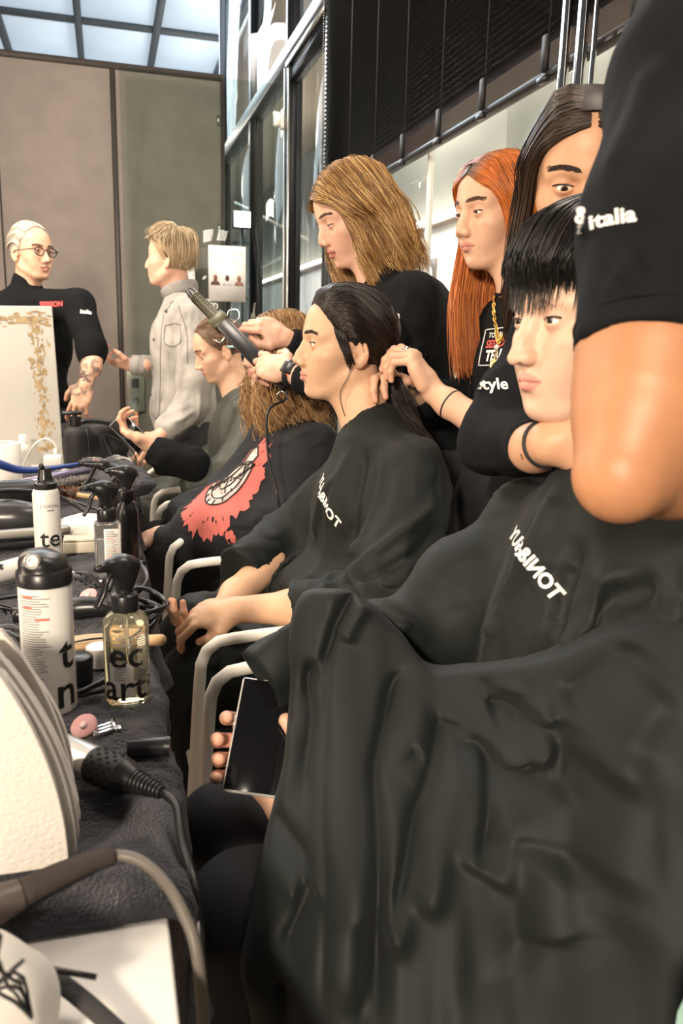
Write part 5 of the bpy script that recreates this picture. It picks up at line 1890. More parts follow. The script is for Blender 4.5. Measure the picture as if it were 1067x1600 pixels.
class Person:
    def __init__(self, label, loc):
        self.e = thing('person', label, 'person', loc)
        self.sk = []
        self.root = {}
        self.parts = {}

    def skin(self, V, F, C):
        self.sk.append((V, F, C))

    def head(self, H, brow=None, lashes=True, **kw):
        self.H = H
        self.sk.append((H['V'], H['F'], H['C']))
        for ev, ef, ec in H['eyes']:
            obj('eye', (ev, ef), M_EYE, self.e, cols=ec)
        if brow is not None:
            for g in brows(H, None, **kw):
                obj('eyebrow', g, brow, self.e, kind='stuff')
        if lashes:
            for g in lash(H):
                obj('eyelashes', g, M_BROW, self.e)

    def arm(self, pts, rs, hd=None, Rh=None, skin=(0.62, 0.40, 0.28), h=0.0022, s=1.0, nails=None, seed=1, flat=None, w=None, red=0.35, via=(), tattoo=None):
        """bare arm (polyline of joints) with an optional hand at its end"""
        S = Sdf()
        pts = [np.asarray(q, float) for q in pts]
        S.chain(pts, rs, k=0.02)
        w = pts[-1] if w is None else np.asarray(w, float)
        if hd is not None:
            hand_ops(S, hd, Rh, w)
        V, F = S.mesh(h)
        hot = []
        if hd is not None:
            for a, b in hd[0]:
                hot.append((np.asarray(a[-1]) @ Rh.T+w, 0.018*s))
                hot.append((np.asarray(a[1]) @ Rh.T+w, 0.012*s))
        self.root[len(self.sk)] = (pts[0], list(via))
        C = skin_cols(V, skin, seed, hot, red)
        if tattoo:
            m_ = ((V[:, 2] > tattoo[0]) & (V[:, 2] < tattoo[1]))*np.clip((noise3(V, 55, 77)+0.6*noise3(V, 120, 78)+0.12)*4, 0, 1)*0.75
            C = C*(1-m_[:, None])+np.array((0.15, 0.12, 0.105))*m_[:, None]
        self.sk.append((V, F, C))
        if nails is not None:
            obj('fingernails', nail_geo(hd, Rh, w), nails, self.e)
        return V, F

    def part(self, name, g, m_, on=None, **k):
        o = obj(name, g, m_, self.parts[on] if on else self.e, **k)
        self.parts[name] = o
        return o

    def done(self):
        V, F = cat([(a, b) for a, b, c in self.sk])
        # join limbs to the trunk inside the clothes so that the body is one surface
        base, f0 = self.sk[0][0], self.sk[0][1][0]
        ends = np.cumsum([len(a) for a, b, c in self.sk])
        C = np.concatenate([c for a, b, c in self.sk])
        for k in range(1, len(self.sk)):
            arm, f1 = self.sk[k][0], self.sk[k][1][0]
            st, via = self.root[k]
            tgt = via[0] if len(via) else st
            low = np.nonzero(base[:, 2] < base[:, 2].min()+0.02)[0]
            ia = low[((base[low]-tgt)**2).sum(1).argmin()]
            qa = f0[(f0 == ia).any(1)][0]
            ib = ((arm-st)**2).sum(1).argmin()
            qb = f1[(f1 == ib).any(1)][0]+ends[k-1]
            row = [(qa[0], qa[1])]
            for q in via:
                n_ = len(V)
                V = np.concatenate([V, [np.asarray(q, float), np.asarray(q, float)+V3(0, 0, -0.008)]])
                C = np.concatenate([C, C[-1:], C[-1:]])
                row.append((n_, n_+1))
            row.append((qb[1], qb[0]))
            F = F+[np.array([[row[i_][0], row[i_][1], row[i_+1][1], row[i_+1][0]] for i_ in range(len(row)-1)])]
        obj('body', (V, F), M_SKIN, self.e, cols=C)


def folds(amp, f, stretch=(1, 1, 0.25), seed=1, warp=0.03):
    """long soft wrinkles as an Sdf displacement"""
    st = np.asarray(stretch)

    def fn(p):
        q = p+warp*np.stack([noise3(p, 6, seed), noise3(p, 6, seed+1), noise3(p, 6, seed+2)], -1)
        n = noise3(q*st, f, seed+3)
        n2 = noise3(q*st, f*2.3, seed+4)
        return amp*((np.abs(n)*2-0.6)+0.35*(np.abs(n2)*2-0.6))
    return fn


def sleeve(pts, rs, hem=None, k=0.03):
    S = Sdf()
    S.chain(pts, rs, k=k)
    if hem is not None:
        S.half(hem[0], hem[1], 0.004)
    return S


def legs_standing(P, hips, feet, m_=None, r=0.085):
    S = Sdf()
    hips, feet = np.asarray(hips, float), np.asarray(feet, float)
    for sd in (-1, 1):
        o_ = feet[1]*sd
        hp = hips+o_
        ft = V3(feet[0][0]+o_[0], feet[0][1]+o_[1], 0.06)
        kn = (hp+ft)/2+V3(*(feet[2] if len(feet) > 2 else (0, 0, 0)))*0.03
        S.chain([hp, kn, ft], [r, 0.06, 0.05], k=0.03)
    S.ell(hips+V3(0, 0, 0.03), (0.14, 0.15, 0.13), k=0.06)
    S.half((0, 0, 0.035), (0, 0, -1))
    P.part('trousers', S.mesh(0.012), m_ or M_TROUS)
    for sd in (-1, 1):
        o_ = feet[1]*sd
        d = feet[2] if len(feet) > 2 else V3(-1, 0, 0)
        f = V3(feet[0][0]+o_[0], feet[0][1]+o_[1], 0.045)
        S = Sdf().cone(f-d*0.05, f+d*0.16, 0.045, 0.036, k=0.02)
        S.half((0, 0, 0.004), (0, 0, -1))
        P.part('shoe', S.mesh(0.008), M_BLKMATT)


def guides(H, rows, lift=0.006, drop=None):
    """rows of local points; points with z above -0.09 and flagged by being within 4 cm of the skull are pulled onto it"""
    out = []
    for row in rows:
        q = np.array([r[:3] for r in row], float)
        on = np.array([len(r) > 3 for r in row])      # a 4th value = lift in metres -> pulled onto the skull
        if on.any():
            q[on] = scalp(H, q[on], [r[3] for r in row if len(r) > 3])
        out.append(to_world(H, q))
    return out


# ================================================================= long dark-haired woman in the middle
FEM = dict(jaw=0.90, lip=1.12, cheek=0.97, chin=-0.002)
SK_W = (0.62, 0.385, 0.25)
P = Person('seated woman in profile with long wet dark hair and a dark gown', (0.51, 1.70, 0))
HW = make_head(pose(178, -2), (0.508, 1.716, 1.219), 1.0, dict(jaw=0.88, lip=1.2, cheek=0.95, chin=0.000, tip=0.003, tipz=0.002, bridge=0.002, eye_open=0.0040), neck=(0.555, 1.66, 1.03), skin=SK_W, lips=(0.55, 0.23, 0.19), h=0.0019, neck_r=0.047, gaze=(0, 4), iris=(0.12, 0.075, 0.03),
               extra=[((0.565, 1.66, 1.02), (0.58, 1.58, 0.96), 0.045, 0.04), ((0.565, 1.66, 1.02), (0.56, 1.74, 0.96), 0.045, 0.04)])
P.head(HW, M_BROW, n=130, thick=0.0032, arch=0.005)
line = [(-0.09, -0.05), (-0.06, -0.045), (-0.03, -0.030), (0.0, 0.006), (0.02, 0.030), (0.045, 0.048), (0.07, 0.064), (0.09, 0.070), (0.12, 0.08)]
P.part('scalp_hair', cap_geo(HW, line, 0.008), mat('hair_base_black', (0.010, 0.007, 0.005), 0.5))
rows = []
for (x, y, z) in ((0.064, -0.055, 0.050), (0.070, -0.030, 0.072), (0.074, 0.0, 0.080), (0.070, 0.026, 0.074), (0.062, 0.046, 0.060), (0.050, 0.060, 0.042), (0.034, 0.068, 0.022), (0.018, 0.073, 0.006)):
    k = np.clip((y+0.055)/0.13, 0, 1)
    yb = y*0.9
    rows.append([(x, y, z, 0.003), (x-0.012, y*1.02, z+0.016, 0.018), (0.01, y*1.08, z+0.040-0.03*(k > 0.8), 0.016), (-0.05, y*0.95+0.008*k, 0.085-0.085*k**2, 0.013), (-0.10, y*0.55+0.012, 0.02-0.05*k, 0.012), (-0.112, y*0.3+0.03, -0.075), (-0.130, y*0.25+0.085, -0.16), (-0.150, y*0.22+0.165, -0.225), (-0.170, y*0.22+0.205, -0.30)])
g1 = guides(HW, rows)
rows = []
for k, (x, y, z) in enumerate(((0.004, 0.076, 0.006), (-0.012, 0.078, 0.024), (-0.035, 0.076, 0.02), (-0.06, 0.066, 0.0))):
    rows.append([(x, y, z, 0.008), (x-0.03, y*0.98, z-0.02, 0.012), (-0.075-0.006*k, 0.055-0.004*k, -0.055), (-0.095-0.006*k, 0.075, -0.12), (-0.120-0.01*k, 0.140, -0.18), (-0.140-0.008*k, 0.205, -0.24), (-0.160, 0.235, -0.32)])
g2 = guides(HW, rows)
blk = ((0.012, 0.007, 0.005), (0.020, 0.011, 0.007), (0.008, 0.005, 0.004))
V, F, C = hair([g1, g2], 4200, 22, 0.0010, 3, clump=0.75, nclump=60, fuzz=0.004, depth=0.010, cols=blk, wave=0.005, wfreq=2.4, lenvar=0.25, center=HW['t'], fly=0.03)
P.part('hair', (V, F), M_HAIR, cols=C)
rows = [[(0.045, 0.064, 0.036, 0.008), (0.038, 0.074, 0.010), (0.026, 0.078, -0.018), (0.018, 0.077, -0.036)], [(0.034, 0.068, 0.03, 0.008), (0.026, 0.077, 0.0), (0.016, 0.080, -0.022), (0.010, 0.078, -0.05)], [(0.024, 0.070, 0.026, 0.008), (0.016, 0.080, -0.004), (0.008, 0.081, -0.026), (0.000, 0.079, -0.040)]]
V, F, C = hair([guides(HW, rows)], 260, 14, 0.0008, 9, clump=0.8, nclump=12, fuzz=0.002, depth=0.004, cols=blk, lenvar=0.4, under=False)
P.part('temple_hair', (V, F), M_HAIR, cols=C)
ln = to_world(HW, [(0.008, 0.078, -0.02), (0.010, 0.074, -0.06), (0.024, 0.062, -0.10), (0.014, 0.060, -0.14), (0.000, 0.062, -0.165)])
P.part('loose_strand', tube(spline(ln, 24), 0.0009, 5), mat('hair_base_black', (0.010, 0.007, 0.005), 0.5))
# gown with sleeves
S = Sdf()
S.ell((0.575, 1.665, 0.86), (0.145, 0.185, 0.20), rot('Y', -8), k=0.05)
S.ell((0.530, 1.66, 0.66), (0.19, 0.20, 0.16), k=0.08)
S.chain([(0.568, 1.66, 1.040), (0.575, 1.66, 0.985)], [0.064, 0.085], k=0.05)
for sy, sh, el, wr in ((-1, (0.600, 1.500, 0.965), (0.505, 1.395, 0.740), (0.345, 1.475, 0.712)), (1, (0.590, 1.83, 0.96), (0.42, 1.90, 0.745), (0.27, 1.76, 0.715))):
    S.cone((0.575, 1.66, 1.0), sh, 0.06, 0.058, k=0.05)
    sub = Sdf().chain([sh, el, wr], [0.070, 0.082, 0.062], k=0.04)
    d = nrm(np.array(wr)-np.array(el))
    sub.half(np.array(wr)-d*0.012, d)
    S.add(sub, 0.035)
S.chain([(0.50, 1.56, 0.59), (0.20, 1.58, 0.565), (0.13, 1.58, 0.53)], [0.11, 0.085, 0.07], k=0.06)
S.chain([(0.50, 1.78, 0.59), (0.20, 1.78, 0.565), (0.13, 1.78, 0.53)], [0.11, 0.085, 0.07], k=0.06)
S.cone((0.16, 1.58, 0.50), (0.16, 1.58, 0.30), 0.07, 0.08, k=0.06)
S.cone((0.16, 1.78, 0.50), (0.16, 1.78, 0.30), 0.07, 0.08, k=0.06)
S.post.append(folds(0.0045, 11, (1, 1, 0.35), 4))
V, F = S.mesh(0.0064)
GW = [
    ([(0.475, 1.60, 1.02), (0.44, 1.58, 0.93), (0.40, 1.56, 0.84)], 0.016, 0.010),
    ([(0.505, 1.57, 1.03), (0.475, 1.53, 0.92), (0.445, 1.51, 0.80)], 0.014, -0.012),
    ([(0.545, 1.55, 1.02), (0.535, 1.49, 0.93), (0.50, 1.46, 0.83), (0.44, 1.45, 0.77)], 0.015, 0.013),
    ([(0.60, 1.53, 1.01), (0.615, 1.45, 0.95), (0.60, 1.41, 0.88)], 0.007, -0.009),
    ([(0.615, 1.47, 0.94), (0.55, 1.42, 0.86), (0.47, 1.41, 0.80), (0.42, 1.41, 0.74)], 0.013, 0.013),
    ([(0.60, 1.43, 0.88), (0.53, 1.39, 0.80), (0.45, 1.40, 0.74)], 0.012, -0.013),
    ([(0.63, 1.46, 0.93), (0.61, 1.40, 0.84), (0.56, 1.37, 0.76)], 0.012, 0.012),
    ([(0.44, 1.60, 0.98), (0.40, 1.62, 0.90), (0.385, 1.66, 0.80)], 0.012, 0.011),
    ([(0.42, 1.52, 0.84), (0.40, 1.50, 0.76), (0.42, 1.48, 0.70)], 0.013, -0.016),
    ([(0.45, 1.49, 0.86), (0.42, 1.46, 0.79), (0.38, 1.44, 0.75)], 0.012, 0.012),
    ([(0.40, 1.43, 0.76), (0.385, 1.42, 0.70)], 0.010, 0.010),
    ([(0.44, 1.42, 0.76), (0.43, 1.40, 0.69)], 0.010, -0.010),
    ([(0.66, 1.52, 0.96), (0.67, 1.50, 0.84), (0.66, 1.50, 0.72)], 0.016, 0.010),
]
V = settle(V, F, 0.10, 0.05, 30, 7, seed=7, pin=np.clip((V[:, 2]-0.98)/0.05, 0, 1))
V = crease(V, F, GW)
gown_w = (V, F)
P.part('gown', gown_w, M_GOWN)
P.part('collar', tube(spline(np.array([V3(0.566, 1.66, 1.060)+V3(math.cos(a)*0.0615, math.sin(a)*0.0615, 0.014*math.cos(a)) for a in np.linspace(0, 2*np.pi, 22, endpoint=False)]), 60, closed=True), 0.0045, 7), M_GOWN, on='gown')
P.part('gown_lettering', on='gown', m_=M_PRINT, smooth=False, g=wrap_text('TONI&GUY', 0.027, gown_w, (0.408, 1.60, 0.908), (0.18, -0.72, -0.66), (0.35, -0.35, 0.86), (-0.93, -0.30, 0.35), 0.035, True))
# hands folded in the lap
hd = hand_sdf([(35, 35, 20), (38, 38, 20), (40, 40, 22), (42, 42, 25)], side=1, s=0.95, thumb=((0.035, 0.040, -0.016), (0.062, 0.046, -0.026), (0.085, 0.040, -0.034)))
Rh = hand_frame((-0.92, 0.28, -0.22), (0.05, 0.45, -0.9))
P.arm([(0.46, 1.41, 0.735), (0.34, 1.475, 0.705), (0.232, 1.530, 0.692)], [0.042, 0.036, 0.0255], hd, Rh, SK_W, s=0.95, seed=4, via=[(0.600, 1.500, 0.965)])
hd2 = hand_sdf([(45, 45, 20)]*4, side=-1, s=0.93)
Rh2 = hand_frame((-0.8, -0.55, -0.25), (-0.2, 0.1, 1.0))
P.arm([(0.36, 1.80, 0.71), (0.26, 1.70, 0.668), (0.222, 1.648, 0.655)], [0.040, 0.034, 0.0255], hd2, Rh2, SK_W, s=0.95, seed=6, via=[(0.590, 1.83, 0.96), (0.43, 1.89, 0.745)])
P.done()
t = thing('smartphone', 'dark phone lying in the hands of the seated dark-haired woman', 'phone', (0.16, 1.58, 0.635))
Rp = rot('Z', 25) @ rot('Y', -8)
obj('phone_body', xf(box((-0.036, -0.072, -0.004), (0.036, 0.072, 0.004), 0.003), Rp, (0.185, 1.585, 0.640)), M_BLACK, t)
obj('screen', xf(box((-0.033, -0.069, 0.004), (0.033, 0.069, 0.0046)), Rp, (0.185, 1.585, 0.640)), mat('screen_off', (0.006, 0.006, 0.007), 0.08), t)

# ================================================================= red-haired stylist
SK_R = (0.65, 0.40, 0.275)
P = Person('standing woman with long orange hair and gold chain arranging dark hair', (0.90, 1.62, 0))
HR = make_head(pose(191, 7, 0), (0.842, 1.685, 1.516), 1.0, dict(jaw=0.88, lip=1.15, cheek=0.98, chin=-0.001, eye_open=0.0030, eye_low=0.0012, tipz=0.002), neck=(0.90, 1.64, 1.345), skin=SK_R, lips=(0.50, 0.20, 0.16), h=0.0019, neck_r=0.046, gaze=(0, 14),
               extra=[((0.905, 1.64, 1.33), (0.91, 1.57, 1.27), 0.045, 0.035), ((0.905, 1.64, 1.33), (0.91, 1.71, 1.27), 0.045, 0.035)])
P.head(HR, M_BROWL, n=170, thick=0.0036, arch=0.005)
line = [(-0.09, -0.04), (-0.03, -0.025), (0.0, 0.010), (0.03, 0.040), (0.06, 0.060), (0.085, 0.070), (0.12, 0.085)]
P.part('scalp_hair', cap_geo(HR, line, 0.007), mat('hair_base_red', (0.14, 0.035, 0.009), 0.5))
rl, rr2 = [], []
for i, x in enumerate((0.082, 0.062, 0.035, 0.0, -0.04, -0.08)):
    z = (0.074, 0.098, 0.112, 0.120, 0.112, 0.085)[i]
    xs = (0.070, 0.050, 0.022, -0.015, -0.052, -0.088)[i]
    xd = (0.034, 0.016, -0.012, -0.045, -0.075, -0.10)[i]
    rl.append([(x, 0.006, z, 0.006), (xs, 0.038, z-0.024, 0.013), (xs-0.012, 0.066, 0.035-0.004*i, 0.013), (xd, 0.082, -0.03), (xd-0.004, 0.088, -0.10), (xd-0.004, 0.10, -0.18), (xd-0.01, 0.10, -0.27), (xd, 0.10, -0.34)])
    rr2.append([(x, 0.004, z, 0.006), (xs, -0.036, z-0.024, 0.013), (xs-0.010, -0.066, 0.035-0.004*i, 0.013), (xd+0.006, -0.084, -0.03), (xd+0.020, -0.088, -0.10), (xd+0.045, -0.086, -0.19), (xd+0.060, -0.070, -0.28), (xd+0.065, -0.058, -0.36)])
gl_, gr_ = guides(HR, rl), guides(HR, rr2)
red = ((0.50, 0.135, 0.022), (0.62, 0.20, 0.035), (0.36, 0.085, 0.015), (0.56, 0.165, 0.028))
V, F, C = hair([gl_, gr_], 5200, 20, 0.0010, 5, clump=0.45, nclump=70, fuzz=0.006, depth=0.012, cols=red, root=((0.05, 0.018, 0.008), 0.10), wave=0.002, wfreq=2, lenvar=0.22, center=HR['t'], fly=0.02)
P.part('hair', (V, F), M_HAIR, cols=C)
S = Sdf()
S.ell((0.915, 1.635, 1.15), (0.115, 0.165, 0.20), k=0.05)
S.ell((0.905, 1.635, 0.95), (0.11, 0.155, 0.18), k=0.06)
S.chain([(0.905, 1.64, 1.335), (0.905, 1.64, 1.29)], [0.056, 0.075], k=0.04)
sub = Sdf().chain([(0.905, 1.495, 1.27), (0.86, 1.43, 1.12), (0.80, 1.385, 1.045), (0.735, 1.435, 1.060)], [0.062, 0.060, 0.056, 0.042], k=0.03)
sub.half((0.748, 1.425, 1.058), (-0.78, 0.6, 0.15))
S.cone((0.905, 1.64, 1.295), (0.905, 1.50, 1.27), 0.055, 0.055, k=0.04)
S.cone((0.905, 1.64, 1.295), (0.905, 1.78, 1.27), 0.055, 0.055, k=0.04)
S.add(sub, 0.03)
S.chain([(0.905, 1.78, 1.27), (0.88, 1.84, 1.08), (0.72, 1.76, 1.10)], [0.060, 0.056, 0.046], k=0.03)
S.post.append(folds(0.006, 12, (1, 1, 0.4), 14))
V, F = S.mesh(0.006)
V = crease(V, F, [([(0.80, 1.58, 1.27), (0.80, 1.55, 1.10), (0.82, 1.53, 0.98)], 0.016, 0.008), ([(0.82, 1.50, 1.24), (0.81, 1.47, 1.12), (0.83, 1.47, 1.0)], 0.014, -0.010)])
tee_r = (V, F)
P.part('t_shirt', tee_r, M_TEE)
P.part('neckband', tube(spline(np.array([V3(0.895, 1.645, 1.352)+V3(math.cos(a)*0.060, math.sin(a)*0.062, 0.016*math.cos(a)) for a in np.linspace(0, 2*np.pi, 22, endpoint=False)]), 60, closed=True), 0.005, 7), M_TEE, on='t_shirt')
bc = V3(0.790, 1.580, 1.228)
br_, bu_, bo_ = V3(0.62, -0.78, 0.0), V3(0.02, 0.0, 1.0), V3(-0.78, -0.62, 0.1)
for s, sz, dz, m_, bd_ in (('TONI&GUY', 0.0155, 0.026, M_PRINT, 0.02), ('SESSION', 0.024, 0.006, mat('print_red', (0.62, 0.09, 0.09), 0.6), 0.03), ('TEAM', 0.032, -0.020, M_PRINT, 0.045)):
    P.part('badge_lettering', wrap_text(s, sz, tee_r, bc+bu_*dz, br_, bu_, bo_, bd_, slant=0.12, xs=0.88), m_, smooth=False, on='t_shirt')
fr = []
for a, b in (((-0.054, 0.040), (0.054, 0.040)), ((0.054, 0.040), (0.054, -0.040)), ((0.054, -0.040), (-0.054, -0.040)), ((-0.054, -0.040), (-0.054, 0.040))):
    q = np.linspace(a, b, 14)
    fr.append(q)
bv = BVHTree.FromPolygons([Vector(v) for v in tee_r[0]], [list(map(int, q)) for q in tee_r[1][0]])


def drop(bv, c, r, u, o, q, lift=0.0015):
    out = []
    for a, b in q:
        p = c+r*a+u*b
        h = bv.ray_cast(Vector(p+o*0.12), Vector(-o), 0.4)
        if h[0] is None or np.linalg.norm(np.array(h[0])-p) > 0.09:
            h = bv.find_nearest(Vector(p))
            out.append(np.array(h[0])+np.array(h[1])*lift)
        else:
            out.append(np.array(h[0])+o*lift)
    return np.array(out)


P.part('badge_frame', cat([tube(drop(bv, bc, nrm(br_), nrm(bu_), nrm(bo_), q), 0.0013, 5) for q in fr]), M_PRINT, smooth=False, on='t_shirt')
# gold chain and pendant
ch = []
for k, (off, L) in enumerate(((0.0, 0.128), (0.006, 0.118), (-0.006, 0.135))):
    a = np.linspace(-1, 1, 42)
    q = np.c_[a*0.062*(1-0.25*(1-np.abs(a)**2)), -L*(1-np.abs(a)**1.7)+0.06]
    w3 = drop(bv, V3(0.838, 1.605, 1.30), nrm(V3(0.55, -0.83, 0)), V3(0, 0, 1), nrm(V3(-0.83, -0.55, 0.1)), q, 0.004)
    ch.append(w3)
gs = []
for k in range(0, 41):
    p0, p1 = ch[0][k], ch[0][k+1]
    m0 = (p0+p1)/2
    ax = nrm(np.cross(p1-p0, V3(-0.83, -0.55, 0.1))) if k % 2 else nrm(V3(-0.83, -0.55, 0.1))
    gs.append(tube(ringpts(m0, 0.0042, ax, 10), 0.0014, 5, caps=False))
P.part('gold_chain', cat(gs+[tube(ch[1], 0.0016, 6), tube(ch[2], 0.0011, 5)]), M_GOLD)
pc = ch[0][20]+V3(-0.006, -0.004, -0.012)
P.part('pearl', lathe([(1e-4, -0.006), (0.005, -0.003), (0.006, 0), (0.005, 0.003), (1e-4, 0.006)], 14, pc), mat('pearl', (0.80, 0.72, 0.62), 0.25), label='cream pearl', on='gold_chain')
P.part('pendant', cat([lathe([(0, -0.0012), (0.0125, -0.0012), (0.0135, 0), (0.0125, 0.0014), (0.010, 0.0008), (0, 0.0016)], 26, pc+V3(-0.004, -0.003, -0.038), (-0.83, -0.55, 0.15)), tube([pc+V3(0, 0, -0.006), pc+V3(-0.003, -0.002, -0.026)], 0.0013, 5)]), M_GOLD, on='gold_chain')
# forearm and hand gathering the hair of the seated woman
hd = hand_sdf([(38, 42, 22), (50, 55, 25), (58, 60, 30), (62, 62, 30)], side=-1, s=0.98, spread=1.1, thumb=((0.035, 0.044, -0.006), (0.066, 0.054, -0.012), (0.094, 0.050, -0.014)))
Rh = hand_frame((-0.42, 0.30, 0.82), (-0.62, 0.55, -0.45))
fa = [(0.80, 1.385, 1.045), (0.725, 1.44, 1.065), (0.672, 1.520, 1.108), (0.652, 1.555, 1.128)]
P.arm(fa, [0.040, 0.036, 0.027, 0.0235], hd, Rh, SK_R, s=0.98, seed=8, nails=mat('nail_nude', (0.72, 0.46, 0.38), 0.2), via=[(0.905, 1.495, 1.27), (0.86, 1.43, 1.12)])
d = nrm(np.array(fa[2])-np.array(fa[1]))
P.part('hair_tie', tube(ringpts(np.array(fa[2])-d*0.006, 0.0285, d, 26), 0.0042, 7, caps=False), M_BLKMATT, label='black elastic on the wrist')
rw = V3(0.652, 1.555, 1.128)
pr = hd[0][1][0]
rc = (np.asarray(pr[0])*0.45+np.asarray(pr[1])*0.55) @ Rh.T+rw
rd = nrm((np.asarray(pr[1])-np.asarray(pr[0])) @ Rh.T)
P.part('ring', cat([tube(ringpts(rc, 0.0100, rd, 20), 0.0020, 6, caps=False), box(rc+Rh[:, 2]*0.010-0.005, rc+Rh[:, 2]*0.010+0.005, 0.0015)]), M_CHROME, label='silver ring with dark stone')
rr_ = np.random.default_rng(4)
u = nrm(np.cross(d, V3(0.5, 0.6, 0.2)))
o_ = nrm(V3(-0.3, -0.85, 0.42)-d*np.dot(V3(-0.3, -0.85, 0.42), d))
u = np.cross(d, o_)
tt = []
for k in range(7):
    a = np.linspace(0, 2*np.pi*0.8, 12)+rr_.random()*6
    q0 = rr_.normal(size=2)*0.006
    s_ = np.linspace(0.001, 0.007, 12)
    l, w_ = q0[0]*1.6+s_*np.cos(a)-0.01, q0[1]*0.8+s_*np.sin(a)
    base = np.array(fa[1])*0.62+np.array(fa[2])*0.38
    rad = 0.0337
    tt.append(tube(base+d*l[:, None]+(o_*np.cos(w_/rad)[:, None]+u*np.sin(w_/rad)[:, None])*rad, 0.0006, 4))
P.part('tattoo', cat(tt), M_TATT, label='small fine line flower tattoo')
hd2 = hand_sdf([(40, 45, 25)]*4, side=1, s=0.97)
P.arm([(0.72, 1.76, 1.10), (0.655, 1.715, 1.125)], [0.032, 0.025], hd2, hand_frame((-0.8, -0.4, 0.35), (-0.3, -0.5, -0.7)), SK_R, h=0.003, via=[(0.905, 1.78, 1.27), (0.88, 1.84, 1.08)])
legs_standing(P, (0.905, 1.635, 0.85), (V3(0.90, 1.635, 0), V3(0, 0.10, 0), V3(-1, 0, 0)))
P.done()
# long lower part of the gown: plan of the hanging cloth (along, height, depth), its outline and folds
SH_CTRL = [(-0.106, 0.915, 0.106), (-0.062, 0.925, 0.094), (-0.014, 0.905, 0.093), (0.027, 0.866, 0.077), (-0.123, 0.817, 0.084), (-0.059, 0.836, 0.045), (0.009, 0.839, 0.041), (0.06, 0.816, 0.006), (0.104, 0.84, -0.027), (0.151, 0.87, -0.088), (0.2, 0.899, -0.133), (0.257, 0.932, -0.162), (-0.121, 0.726, 0.013), (-0.064, 0.757, -0.038), (0.006, 0.767, -0.054), (0.072, 0.781, -0.076), (0.129, 0.796, -0.124), (0.196, 0.834, -0.162), (0.253, 0.879, -0.184), (-0.127, 0.67, -0.089), (-0.062, 0.712, -0.144), (0.001, 0.718, -0.15), (0.064, 0.722, -0.155), (0.139, 0.74, -0.177), (0.215, 0.767, -0.212), (0.264, 0.782, -0.23), (-0.148, 0.604, -0.133), (-0.072, 0.641, -0.191), (0.001, 0.644, -0.192), (0.079, 0.657, -0.204), (0.16, 0.681, -0.23), (0.245, 0.714, -0.264), (-0.138, 0.526, -0.18), (-0.058, 0.567, -0.232), (0.046, 0.588, -0.249), (0.152, 0.617, -0.274), (0.244, 0.654, -0.307)]
SH_LEFT = [(-0.11, 0.922), (-0.124, 0.885), (-0.128, 0.846), (-0.123, 0.809), (-0.124, 0.771), (-0.126, 0.734), (-0.135, 0.7), (-0.144, 0.667), (-0.149, 0.638), (-0.157, 0.602), (-0.161, 0.575), (-0.149, 0.552), (-0.137, 0.516)]
SH_TOP = [(-0.11, 0.922), (-0.086, 0.928), (-0.054, 0.928), (-0.014, 0.911), (0.027, 0.883), (0.063, 0.854), (0.108, 0.872), (0.164, 0.918), (0.215, 0.961), (0.282, 0.997)]
